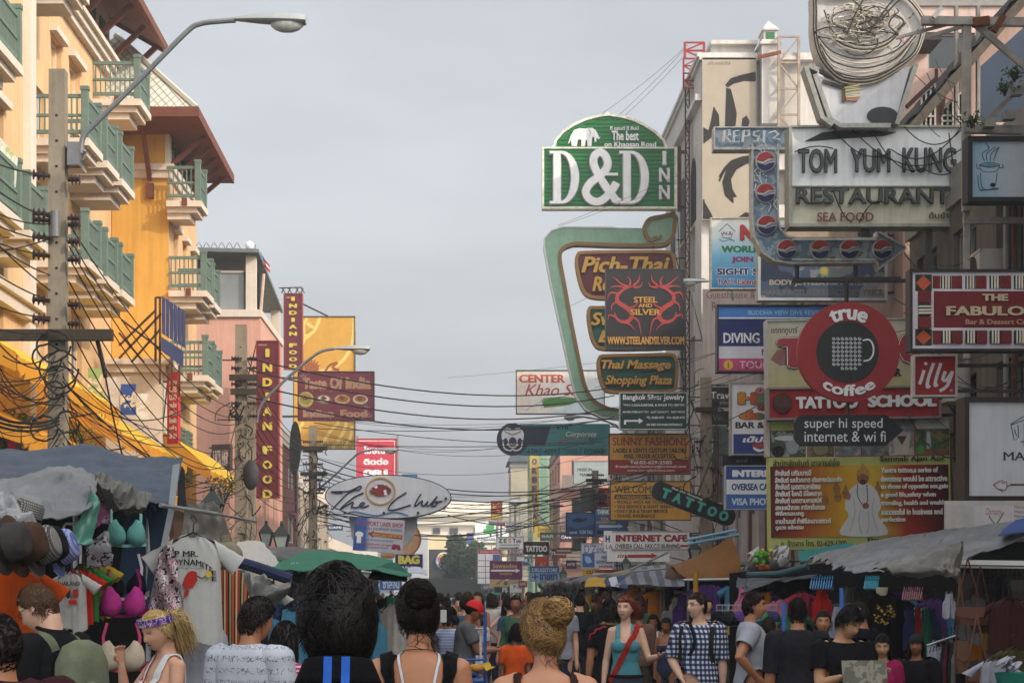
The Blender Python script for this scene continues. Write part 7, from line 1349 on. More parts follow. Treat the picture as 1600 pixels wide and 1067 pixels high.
# ---------------- right stalls
tarp('tarp','orange brown tarp draped over a right hand stall',[[(1046,885,21),(1080,872,21),(1115,855,20.5),(1143,838,20)],[(1058,893,19.5),(1090,890,19.3),(1125,885,19),(1152,870,19)],[(1072,905,18.8),(1100,906,18.6),(1130,905,18.5),(1161,903,18.5)]],M('#6a4519',.85,.2,3,trans=.05,bump=.5),wr=.03,ws=1.4,seed=21)
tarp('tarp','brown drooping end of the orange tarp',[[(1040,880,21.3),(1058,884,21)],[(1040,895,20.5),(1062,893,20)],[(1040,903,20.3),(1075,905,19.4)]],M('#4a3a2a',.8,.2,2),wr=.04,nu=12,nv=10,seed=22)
tarp('tarp','faded grey striped awning left of the orange tarp',[[(1000,886,24),(1040,884,24),(1068,895,24)],[(960,915,22),(1010,915,22),(1070,916,22)]],M('#6a6c74',.8,.1,pat=('stripe',5,0,[(0,'#6f7278'),(.5,'#4a4e58')])),wr=.04,seed=23)
for k,(p,q)in enumerate((((1075,843,23),(1150,828,21.5)),((1075,850,23),(1155,835,21.5)))):MB(M('#6a9ab4',.5)).tube([W(*p),W(*q)],.022,8).thing('pipe',('upper','lower')[k]+' pale blue pipe above the orange brown tarp','pipe')
for k,(p,q)in enumerate((((985,890,23),(1045,862,22)),((990,893,23),(1045,887,22)))):MB(M('#8a8c8e',.5)).tube([W(*p),W(*q)],.02,6).thing('pipe',('slanting','level')[k]+' grey pipe left of the orange brown tarp','pipe')
MB(ALUP).tube([W(1068,906,18.4),W(1180,904,18.2)],.02,8).thing('pipe','bright pipe along the bottom of the orange brown tarp','pipe')
MB(M('#a0761c',.5,.2)).tube([W(1087,893,17),W(1087,1040,17)],.035,10).thing('post','yellow post standing behind the plaid shirted man','post')
tarp('tarp','yellow and blue bundled tarp on the stall roofs left of the grey awning',[[(915,906,30),(935,902,30),(950,905,30)],[(913,918,28),(935,918,28),(952,918,28)]],M('#9a7a1c',.8,.2,2),wr=.05,nu=12,nv=8,seed=24);tarp('tarp','navy bundled tarp beside the yellow one',[[(945,904,29),(965,900,29),(982,904,29)],[(945,918,28),(965,918,28),(982,918,28)]],M('#27335f',.8,.15,pat=('stripe',2.2,0,[(0,'#27335f'),(.7,'#a4a6b0')])),wr=.05,nu=12,nv=8,seed=25)
PLAS=M('#75777a',.35,.3,6,spec=.5,trans=.12,bump=.6)
tarp('plastic_tarp','large grey plastic rain tarp over the right hand clothing stall',[[(1262,872,17),(1340,852,17),(1430,838,16.5),(1500,826,16),(1620,818,15)],[(1285,880,15),(1350,868,14.5),(1430,850,14),(1500,838,13.6),(1620,832,13)],[(1315,893,13.2),(1365,893,13),(1430,893,12.6),(1490,893,12.4),(1500,880,12.4)]],PLAS,nu=80,nv=36,wr=.09,ws=1.6,seed=26)
tarp('plastic_tarp','crinkled clear plastic apron hanging from the right hand tarp',[[(1360,885,12.5),(1420,870,12.3),(1485,855,12.1),(1498,850,12.1)],[(1365,893,12.3),(1420,888,12.1),(1480,888,12),(1500,895,12)],[(1375,900,12.3),(1430,900,12.1),(1480,903,12),(1500,910,12)]],M('#5f5c55',.3,.3,12,spec=.5),nu=44,nv=18,wr=.07,ws=4,seed=27)
MB(M('#cfd0cc',.3,.1)).bar(W(1490,878,12.2),W(1640,880,12),.045).bar(W(1490,885,12.22),W(1640,887,12.02),.02).thing('light_tube','long white fluorescent light fitting under the right tarp','light fitting')
tarp('tarp','teal green tarp behind the grey plastic at right',[[(1245,862,20),(1330,848,20)],[(1250,878,19),(1340,860,19)]],M('#1f6a68',.8,.15),wr=.03,nu=12,nv=8,seed=28)
tarp('tarp','dark grey tarp roof between the orange and grey plastic tarps',[[(1160,890,20),(1215,895,20),(1290,885,20)],[(1150,905,17.5),(1200,905,17.5),(1280,900,17.5)],[(1155,930,17),(1200,915,17),(1250,905,17)]],M('#3f4246',.6,.3,3),wr=.08,seed=29)
R1s=thing('market_stall','dark right hand clothing stall under the grey plastic tarp','market stall',W(1400,925,15));b=MB(GLOOM);b.poly([W(1140,895,17.6),W(1700,835,17.6),W(1700,1150,17.6),W(1140,1150,17.6)],(0,.03,0));b.part('gloom_cloth',R1s)  # near-black backing paints in the gloom deep in this stall
for px,Y in((1225,11.8),(1315,11.7)):MB(M('#3f6ab0',.5)).tube([W(px,940 if px<1300 else 918,Y),W(px,1250,Y)],.02,8).part('blue_post',R1s)
MB(M('#4a3f38',.7)).tube([W(1300,945,13),W(1450,935,13)],.012,6).part('clothes_rail',R1s);MB(ALUP).tube([W(1448,1008,12.2),W(1495,992,12.2)],.012,6).part('clothes_rail',R1s)
b=MB(M('#8f9290',.4,.2))
for i in range(12):b.tube([W(1120+i*8.4,945,14.5),W(1120+i*8.4,978,14.5)],.006,4)
for i in range(5):b.tube([W(1120,945+i*8,14.5),W(1214,945+i*8,14.5)],.006,4)
b.part('wire_grid',R1s)
b=MB(M('#2c2c2e',.4,.2))
for i in range(12):b.tube([W(1540+i*7,885,13),W(1540+i*7,945,13)],.005,4)
for i in range(9):b.tube([W(1540,885+i*7,13),W(1625,885+i*7,13)],.005,4)
b.part('wire_grid',R1s)
BT=garment_at('shirt','black shirt with a gold elephant shaped print on a mannequin neck',W(1378,925,12.6),cloth_m('#121214'),.46,.66,0,sl=.18,seed=31,hanger=False)
rg=random.Random(3)
for i in range(46):a=rg.uniform(0,6.28);r_=rg.random()**.5;x,y=.11*r_*math.cos(a)*(1-.0),.21+.11*r_*math.sin(a);q=rg.uniform(.008,.018);shape_on(BT,[(x-q,y),(x,y-q*.7),(x+q,y),(x,y+q*.8)],M(rg.choice(('#b8922a','#8a6a1c','#c9a84a','#9a7a3a'))),.46,rg.random()*.002)if i<46 else None
MB(M('#b0a890',.6)).lathe(W(1378,930,12.6),[(.05,0),(.055,.03),(.06,.07),(.055,.08)],14).thing('mannequin_neck','cream mannequin neck rising out of the black gold print shirt','mannequin',smooth=50)
for i,(px,py,Y,c,w_,l_,k,lab)in enumerate(((1284,918,13,'#a02422',.2,.34,'tank','red sleeveless top on the right stall'),(1312,945,13.4,'#9a9ca8',.26,.42,'tank','pale grey top beside the red one on the right stall'),(1422,948,12.4,'#26304f',.14,.42,'tank','narrow navy garment under the striped hangers'),(1434,948,12.4,'#8a2a26',.10,.40,'tank','narrow red garment under the striped hangers'),(1446,950,12.4,'#1f5a44',.12,.42,'tank','green garment at the end of the striped hangers'),(1483,925,12,'#a8aab4',.13,.24,'tank','small white lace garment dangling on a string'),(1577,935,11.8,'#3f2420',.40,.5,'tee','dark maroon shirt at the right picture edge'),(1585,1012,11.4,'#4a452c',.34,.4,'tee','olive shirt folded low at the right edge'),(1552,1030,11.2,'#a4a6b2',.24,.3,'tee','white shirt hanging low at the right edge'),(1560,900,12.6,'#151517',.24,.32,'tank','black halter top on the wire grid'),(1330,915,14.5,'#5a5a58',.3,.5,'tank','dim grey garment deep in the right stall'))):garment_at('garment',lab,W(px,py,Y),cloth_m(c),w_,l_,8*math.sin(i*2.1),k,seed=40+i)
for i,c in enumerate(('#a4a6b8','#b0b2c0','#9a9cae','#2a2a30','#6a2a30','#1c1c20','#3a3a3c','#7a7c70','#26262a')):garment_at('garment',('white','off white','pale lilac','charcoal','wine red','black','slate','khaki','ink dark')[i]+' garment on the low chrome rail',W(1456+i*5,1010-i*1.6,12.2+.0*i),cloth_m(c),.22,.5,62,'tank',seed=60+i)
for label,px0,px1,py,Y,c in(('bundle of light blue plastic hangers above the red top',1268,1300,905,13,'#4a86b4'),('bundle of turquoise hangers under the grey plastic tarp',1352,1372,905,12.8,'#3a90a4'),('bundle of striped red and green hangers',1412,1440,922,12.4,'#b0404f')):
    b=MB(M(c,.4,.2,20,pat=('stripe',60,0,[(0,c),(.6,'#b8b0a8')])if 'striped' in label else None))
    for i in range(9):x=px0+(px1-px0)*i/8;b.tube([W(x,py+2,Y),W(x+1,py-6,Y),W(x+1.5,py-1,Y)],.004,4);b.tube([W(x-2,py+14,Y-.15),W(x,py+2,Y),W(x+2,py+16,Y+.15),W(x-2,py+14,Y-.15)],.006,4)
    b.thing('hangers',label,'hangers')
def bagm(label,px,py,Y,w_,h_,m,top):
    t=thing('handbag',label,'handbag',W(px,py,Y),group='handbags on the right stall');b=MB(m);c=W(px,py,Y);rows=[]
    for k in range(8):v=k/7;rows.append([c+Vector((w_/2*(.85+.15*math.sin(v*3.1))*math.copysign(abs(math.cos(a))**.5,math.cos(a)),.06*math.copysign(abs(math.sin(a))**.7,math.sin(a)),-h_*v))for a in np.linspace(0,6.2832,25)])
    b.grid(rows);b.poly(rows[-1][:-1],(0,0,-.004));b.poly([c+Vector((-w_/2,-.068,0)),c+Vector((w_/2,-.068,0)),c+Vector((w_*.45,-.075,-h_*.55)),c+Vector((0,-.08,-h_*.65)),c+Vector((-w_*.45,-.075,-h_*.55))],(0,.006,0));b.part('bag_body',t,smooth=50)
    b=MB(m);tp=W(px-2,top,Y)
    for sx in(-1,1):b.tube([c+Vector((sx*w_*.42,0,0)),c.lerp(tp,.5)+Vector((sx*w_*.22,0,0)),tp],.008,5)
    b.part('bag_strap',t)
LE=[M(c,.5,.25,8,spec=.4)for c in('#5a2f1f','#3f2418','#6a4430','#241813')]
for i,a in enumerate((('reddish brown leather shoulder bag, largest of those hung on the right',1514,948,11.8,.26,.16,LE[0],872),('dark brown bag behind the reddish shoulder bag',1534,955,12.1,.2,.2,LE[1],885),('tan leather bag low on the right stall',1528,1045,11.6,.22,.18,LE[2],960),('slim brown pouch left of the tan bag',1502,1000,11.9,.12,.3,LE[2],900),('black bag deep in the right stall by the wire grid',1506,895,12.6,.14,.26,LE[3],868),('dark bag with knotted straps at the far right',1590,905,12.4,.18,.2,LE[3],880))):bagm(*a)
b=MB(M('#1f7a6a',.6,.15));c=W(1592,1058,10.8);b.lathe(c,[(.01,-.14),(.16,-.14),(.2,.04),(.19,.04),(.15,-.12)],20);b.thing('basket','teal plastic basket at the bottom right corner','basket',smooth=50)
b=MB(M('#a8a9b4',.9,.2,8));b.grid(sheet(Wn([[(1560,1030,10.9),(1585,1025,10.9)],[(1558,1046,10.7),(1590,1048,10.7)]]),12,10,.12,9,4));b.thing('cloth_pile','crumpled white cloths above the teal basket','cloth')
t=thing('plush_bundle','transparent sack with green and orange plush toys on the stall roof','sack',W(1192,895,18));rg=random.Random(8)
for col,n_,cx,cy,r_ in(('#4a9a2a',16,1190,868,8),('#c2501c',12,1193,885,8),('#c9b23a',5,1196,862,6)):
    b=MB(M(col,.8,.3,9));[b.ell(W(cx+rg.gauss(0,1)*r_*.8,cy+rg.gauss(0,1)*r_*.7,18+rg.uniform(-.1,.1)),*(rg.uniform(.02,.04),)*3,8,6)for _ in range(n_)];b.part('toys',t,smooth=60)
b=MB(M('#9a9894',.25,.2,9,spec=.6));b.grid(sheet(Wn([[(1166,865,18.3),(1180,858,18.4)],[(1163,885,18),(1184,880,18.2)],[(1164,897,18.2),(1188,897,18.3)]]),12,14,.12,7,5));b.part('plastic_bag',t,smooth=80);b=MB(M('#9a9894',.25,.2,9,spec=.6));b.grid(sheet(Wn([[(1204,858,18.3),(1222,862,18.4)],[(1202,880,18),(1226,885,18.2)],[(1204,897,18.2),(1224,897,18.3)]]),12,14,.12,7,6));b.part('plastic_bag',t,smooth=80)
MB(M('#2f4a50',.5)).tube([W(1168,898,17.6),W(1215,897,17.4),W(1262,885,17.2)],.045,8).thing('rolled_mat','dark teal roll under the plush sack','roll')
s=Sign('price_board','pale green handwritten price board behind the plaid man','sign',23.6,1046,926,1084,976,thick=.03);s.face(M('#8fa89c',.8,.12));[s.text(tx,1049,930+i*6,1049+w_,933.6+i*6,M('#4a5a6a'))for i,(tx,w_)in enumerate((('SARONG 100',24),('DRESS COTTON',30),('SHIRT 150',22),('PANTS 199',26)))];s.rect(1048,957,1062,968,M('#5a4a6a',.8,.3,20));s.done()
s=Sign('price_board','white notice with red lines right of the green price board','sign',23.8,1108,920,1124,952,thick=.02);s.face(M('#a8a4a4',.8,.12));[s.text('SALE',1110,923+i*7,1121,927+i*7,M('#8a4a4a'))for i in range(4)];s.done()
W=W0
# generic rows of stalls down both pavements (frames, tarps, hanging clothes)
tarps=['#5f6266','#44484e','#6f6a5f','#3f5248','#55585c','#75726a','#3c4658','#4e4a44','#66696c','#505458']
gcol=['#a83a4a','#c9c4bc','#2c3a5a','#c27a2a','#3f7a5a','#17171a','#8a8d96','#b86a8a','#5a3a7a','#d0b04a','#26262a','#4a86a4']
gname=['red','white','navy','orange','green','black','grey','pink','purple','yellow','charcoal','light blue']
rs=random.Random(31);protos={}
for side in(-1,1):
    Y=17.5 if side<0 else 30
    k=0
    while Y<78:
        L_=rs.uniform(3.2,4.4);xi,xo=side*3.5,side*5.3;h=rs.uniform(2.15,2.5)if side<0 else rs.uniform(1.95,2.15)
        st=thing('market_stall','stall under a %s tarp, number %d along the %s pavement'%(('slate','charcoal','khaki','bottle green','ash','sand','steel blue','umber','silver','lead')[k%10],k+1,'left' if side<0 else 'right'),'market stall',(side*4.4,Y+L_/2,0))
        st['label']='clothing stall under its %s tarp, %s from the camera along the %s pavement'%(('slate','charcoal','khaki','bottle green','ash grey','sand','steel blue','umber','silver grey','lead grey')[k%10],('first','second','third','fourth','fifth','sixth','seventh','eighth','ninth','tenth','eleventh','twelfth','thirteenth','fourteenth','fifteenth')[k],'left' if side<0 else 'right')
        tm_=M(tarps[(k+(3 if side>0 else 0))%10],.8,.2,2,trans=.08);b=MB(tm_)
        g=sheet([[Vector((xo+side*.5,Y-.2,h+.22)),Vector((xo+side*.5,Y+L_+.1,h+.26))],[Vector((side*4.4,Y-.2,h+.14)),Vector((side*4.4,Y+L_+.1,h+.18))],[Vector((xi-side*.3,Y-.25,h)),Vector((xi-side*.3,Y+L_+.15,h+.05))],[Vector((xi-side*.34,Y-.25,h-.25)),Vector((xi-side*.34,Y+L_+.15,h-.2))]],22,16,.06,1.8,k);b.grid(g);b.part('roof_tarp',st,smooth=80)
        b=MB(GLOOM);b.box(xo-.02,xo+.02,Y,Y+L_,.2,h+.1);b.box(min(xi,xo),max(xi,xo),Y+L_-.06,Y+L_-.03,.2,h);b.part('gloom_cloth',st)  # black back and end sheets darken the stall interior by colour
        for(x,y)in((xi,Y),(xi,Y+L_-.1),(xo-side*.05,Y)):MB(ALUP).tube([(x,y,0),(x,y,h+.1)],.02,6).part('stall_post',st)
        MB(M('#5a5148',.8,.2)).box(min(xi,side*4.9),max(xi,side*4.9),Y+.2,Y+L_-.2,.7,.76).box(min(xi+side*.1,side*4.8),max(xi+side*.1,side*4.8),Y+.3,Y+L_-.3,.1,.698).part('table',st)
        for i in range(5 if Y<50 else 3):
            ci=rs.randrange(12);y=Y+.3+(L_-.6)*i/5+rs.uniform(-.1,.1);z=rs.choice((h-.25,h-.3,h-.9));kd=rs.choice(('tee','tank'));key=(ci,kd)
            if key not in protos:protos[key]=garment_at('shirt','%s %s hung for sale in the receding stalls'%(gname[ci],'shirt' if kd=='tee' else 'sleeveless top'),(xi-side*.02,y,z),cloth_m(gcol[ci]),.42,.6,0,kd,group='clothes for sale in the receding stalls',seed=80+len(protos));o=protos[key]
            else:o=copy_tree(protos[key]);o.location=(xi-side*.02,y,z)
            o.rotation_euler.z=R(rs.choice((0,15,-25,80*-side)))
        if Y<60:
            for i in range(3):
                ci=rs.randrange(12);key=(ci,'tee')
                if key not in protos:protos[key]=garment_at('shirt','%s shirt hung for sale in the receding stalls'%gname[ci],(0,0,0),cloth_m(gcol[ci]),.42,.6,0,'tee',group='clothes for sale in the receding stalls',seed=80+len(protos));o=protos[key]
                else:o=copy_tree(protos[key])
                o.location=(xi+side*(.3+.45*i),Y-.05,h-.15);o.rotation_euler.z=R(rs.uniform(-12,12))
        Y+=L_+rs.uniform(.2,.8);k+=1
# food cart near the red capped man
t=thing('food_cart','blue framed food cart with yellow bags beside the red capped man','cart',W(745,925,20.6));b=MB(M('#2a5aa0',.5,.15));
b.tube([W(758,955,20.6),W(758,1100,20.6)],.018,8);b.tube([W(725,1030,20.6),W(757,1030,20.6),W(757,1050,20.6),W(725,1050,20.6)],.015,6);b.tube([W(725,1030,20.6),W(725,1140,20.6)],.015,6);b.tube([W(730,1052,20.3)]+[W(740+8*math.cos(a),1060-8*math.sin(a),20.3)for a in np.linspace(math.pi,0,8)],.015,6);b.box(W(722,0,20.6).x,W(760,0,20.6).x,20.6,21.4,.75,.8);b.part('frame',t)
b=MB(M('#c2a01c',.4,.2,9));b.grid(sheet(Wn([[(733,1040,20.5),(764,1036,20.5)],[(730,1048,20.3),(770,1046,20.4)]]),12,8,.08,6,3));b.part('yellow_bag',t,smooth=80);b=MB(M('#b4782c',.6,.25,9));b.ell(W(746,1044,20.3),.08,.06,.04,14,8);b.part('bread',t,smooth=60);b=MB(WHITE);b.lathe(W(751,981,20.8),[(.01,-.02),(.06,-.018),(.075,.0),(.07,.0)],20);b.tube([W(751,985,20.8),W(751,1040,20.8)],.012,6);b.part('scale_pan',t)

s=Sign('wall_poster','white poster with red and green scribbled lettering under the massage board','poster',26,1478,782,1640,840,thick=.1);s.face(C('#a9a7a0',var=.25));s.rect(1522,790,1640,834,C('#b5aeb0',var=.2));s.text('Osmany',1540,793,1565,808,C('#a04a4a'),shear=.2);s.line([(1545,805),(1556,818),(1568,800)],2,C('#3a7a5a'),smooth=True);[s.text('Menu 120',1585,790+i*7,1612,794+i*7,C('#5a5a60'))for i in range(5)];s.done()
tarp('canopy','blue umbrella edge below the white massage board',[[(1568,826,20),(1590,812,20),(1630,805,20)],[(1560,836,19),(1590,832,19),(1630,830,19)]],M('#27447f',.7,.15),cat='canopy',wr=.02,nu=12,nv=8)

# more goods that fill the stalls
rq=random.Random(15)
def fill(n,box,Yr,group,where,wl=(.26,.42)):
    for i in range(n):
        px,py,Y=rq.uniform(box[0],box[1]),rq.uniform(box[2],box[3]),rq.uniform(*Yr);ci=rq.randrange(12);kd=rq.choice(('tee','tank','tank'));w_=rq.uniform(*wl);k=(where,ci,kd)
        lab='%s %s %s'%(gname[ci],'shirt' if kd=='tee' else 'sleeveless top',where)
        if k in protos:o=copy_tree(protos[k]);o.location=W(px,py,Y);o.rotation_euler.z=R(rq.uniform(-40,40))
        else:protos[k]=garment_at('shirt',lab,W(px,py,Y),cloth_m(gcol[ci]),w_,w_*1.5,rq.uniform(-40,40),kd,group,seed=150+len(protos))
fill(20,(1150,1300,912,960),(25.5,26.8),'clothes packed deep in the right stall','packed in the dark of the right clothing stall')
fill(16,(1320,1480,905,985),(24.5,26.8),'clothes packed behind the black gold print shirt','hung behind the black gold print shirt')
fill(14,(1500,1600,900,1010),(19.5,24),'clothes packed behind the leather bags','hung behind the leather bags at the right edge')
fill(14,(372,460,905,965),(15.8,18.5),'clothes under the beige canopy','hung under the beige canopy at left')
fill(10,(575,625,930,985),(20,26),'clothes under the green canopy','hung under the green canopy')
for i in range(11):
    ci=rq.randrange(12);px=1122+i*8.6;t=thing('cap','%s cap on the white wire grid, %s from the left'%(gname[(i*5)%12],('first','second','third','fourth','fifth','sixth','seventh','eighth','ninth','tenth','eleventh')[i]),'cap',W(px,968+6*(i%2),21.4),group='caps on the white wire grid');b=MB(cloth_m(gcol[(i*5)%12]if i%3 else '#17181c'))
    b.lathe(t.location,[(.085,-.02),(.088,.0),(.08,.05),(.05,.085),(.01,.095)],16);b.part('crown',t,smooth=50);b=MB(cloth_m('#1a1b20'));c=Vector(t.location);b.poly([c+Vector((.08*math.cos(a),-.05-.09*math.sin(a),-.02))for a in np.linspace(0,math.pi,9)],(0,0,.008));b.part('brim',t)
# ================================================================ people
def sm(x,a,b):
    t=np.clip((x-a)/(b-a),0,1);return t*t*(3-2*t)
def head_points(nu=56,nv=40,fem=False):
    """sculpted head, centre at origin, facing +y"""
    v=np.linspace(0,math.pi,nv+1)[:,None];u=np.linspace(0,2*math.pi,nu,endpoint=False)[None,:]
    x=.074*np.sin(v)*np.cos(u);y=.096*np.sin(v)*np.sin(u);z=.118*np.cos(v)*np.ones_like(u)
    low=np.clip(-z/.118,0,1);x=x*(1-(.38 if fem else .30)*low**1.6);y=y*(1-.18*low**2)+.022*low;y=np.where((y<0)&(z<-.02),y*(1-.45*sm(-z,.02,.11)),y)
    y=np.where(y<0,y*1.06,y)
    f=sm(y,.02,.07)
    g=lambda cx,cz,wx,wz:np.exp(-((np.abs(x)-cx)/wx)**2-((z-cz)/wz)**2)
    y=y+f*(.021*np.exp(-(x/.0125)**2)*np.where(z>-.026,np.exp(-((z+.026)/.032)**2),np.exp(-((z+.026)/.011)**2))+.004*g(.022,.030,.03,.010)-.010*g(.031,.010,.016,.012)+.006*np.exp(-(x/.022)**2-((z+.058)/.010)**2)-.003*np.exp(-(x/.02)**2-((z+.060)/.0025)**2)+.008*np.exp(-(x/.022)**2-((z+.098)/.014)**2)+.004*g(.045,-.03,.018,.02))
    return np.stack([x,y,z],-1)
def hairmask(P,line='short'):
    x,y,z=P[...,0],P[...,1],P[...,2]
    front=np.interp(y,[-.10,-.05,-.02,.03,.06,.10],[-.085,-.08,-.03 if line!='full' else-.06,.02,.062,.070])
    return z>front
def cap_mesh(mb,line,th,rough,seed,Mx,squash=0.):
    P=head_points(48,36);nv,nu=P.shape[0],P.shape[1];mask=hairmask(P,line);N=P/np.linalg.norm(P,axis=-1,keepdims=True)
    idx={};vs=[];fs=[]
    for i in range(nv):
        for j in range(nu):
            p=Vector(P[i,j]);n=Vector(N[i,j]);k=mnoise.noise(p*14+Vector((seed,0,0)))*rough*1.3+mnoise.noise(p*60+Vector((seed,3,0)))*rough*.4
            top=max(0,p.z/.118)
            edge=min(1.,max(.0,(p.z-float(np.interp(p.y,[-.10,-.05,-.02,.03,.06,.10],[-.085,-.08,-.03 if line!='full' else-.06,.02,.062,.070])))/.02))
            vs.append(Mx@(p+n*(.002+(th*(.65+.35*top)+k)*edge)))
    for i in range(nv-1):
        for j in range(nu):
            q=(i*nu+j,(i+1)*nu+j,(i+1)*nu+(j+1)%nu,i*nu+(j+1)%nu)
            if sum(mask[a//nu,a%nu]for a in q)>=2:fs.append(q)
    mb.add(vs,fs)
def strands(mb,mats,n,line,th,Mx,flow,length,width,seed,lift=.0035,fringe=False):
    """loose hair strands lying along the scalp in direction flow(p)"""
    rnd=random.Random(seed);c=0
    while c<n:
        d=Vector((rnd.gauss(0,1),rnd.gauss(0,1),rnd.gauss(.2,1))).normalized();p=Vector((d.x*.074,d.y*.1,d.z*.118))
        if not hairmask(np.array(p)[None],line)[0]:continue
        pts=[];q=p.copy();k=rnd.uniform(.6,1.2);h0=th*rnd.uniform(.75,1.02);L=length*rnd.uniform(.6,1.2);st=7;jit=mnoise.noise_vector(p*32+Vector((seed,0,0)))*.38+Vector((rnd.gauss(0,.12),rnd.gauss(0,.12),rnd.gauss(0,.1)));lf=lift*(1+2.2*max(0,mnoise.noise(p*24+Vector((0,seed,0)))))
        for s_ in range(st):
            nrm=Vector((q.x/.074**2,q.y/.1**2,q.z/.118**2)).normalized();t=s_/(st-1)
            pts.append(Mx@(q+nrm*(h0+lf*math.sin(math.pi*t)*k-(.006*t))))
            if not fringe and q.y>.0 and q.z<np.interp(q.y,[0,.03,.06,.1],[.0,.03,.07,.078]):dr=Vector((q.x*3,-1,.5))
            else:dr=(Vector(flow(q))+jit);dr=(dr-nrm*dr.dot(nrm));dr=dr.normalized()if dr.length>1e-6 else Vector((0,0,-1));q=q+dr*L/(st-1)
            e=math.sqrt((q.x/.074)**2+(q.y/.1)**2+(q.z/.118)**2)
            if e<1:q=q/e
            elif q.z>-.03:q=q/e
        mb.mat(rnd.choice(mats));mb.ribbon(pts,width*rnd.uniform(.6,1.3),(pts[0]-Mx@Vector((0,0,0))).normalized(),True);c+=1
def hand_mb(b,wrist,d,palm,side,s=1.,curl=.5,spread=.18):
    """palm and five separate fingers; d = direction of the hand, palm = palm normal, side +1 puts the thumb along d x palm"""
    d=Vector(d).normalized();palm=Vector(palm);palm=(palm-d*palm.dot(d)).normalized();w=d.cross(palm)*side;o=Vector(wrist)
    rings=[]
    for t,hw,th in((-.01,.022,.018),(.02,.030,.017),(.05,.038,.015),(.085,.040,.013)):
        c=o+d*t*s;rings.append([c+(w*hw*math.cos(a)+palm*th*math.sin(a))*s for a in np.linspace(0,2*math.pi,11)[:-1]])
    n=10;b.add([p for r in rings for p in r],[(i*n+j,i*n+(j+1)%n,(i+1)*n+(j+1)%n,(i+1)*n+j)for i in range(3)for j in range(n)]+[tuple(range(n)),tuple(3*n+j for j in range(n))])
    for k,(off,L)in enumerate(((.030,.068),(.011,.078),(-.009,.072),(-.028,.058))):
        p=o+(d*.078+w*off)*s;dr=(d+w*spread*(off/.03)*.5).normalized();pts=[p]
        for j,l in enumerate((.45,.32,.23)):
            a=curl*(.5+.45*j)+.06*k*curl;q=Matrix.Rotation(-a*side if False else a,3,w.normalized());v=dr*math.cos(a*(1 if j else .5))+palm*math.sin(a*(1 if j else .5));p=p+v*L*l*s;pts.append(p)
        b.tube(pts,[.0092*s,.0088*s,.0080*s,.0064*s],7)
    p=o+(d*.028+w*.030)*s;b.tube([p-w*.012*s,p+(d*.022+w*.018+palm*.008)*s,p+(d*.05+w*.022+palm*(.012+.02*curl))*s,p+(d*.070+w*.016+palm*(.014+.03*curl))*s],[.012*s,.0115*s,.0095*s,.007*s],7)
_pc=[0]
SKIN={'light':'#c99a80','tan':'#b07a5a','brown':'#8a5a40','asian':'#c0926e','pale':'#d2a890','dark':'#5a3a2a'}
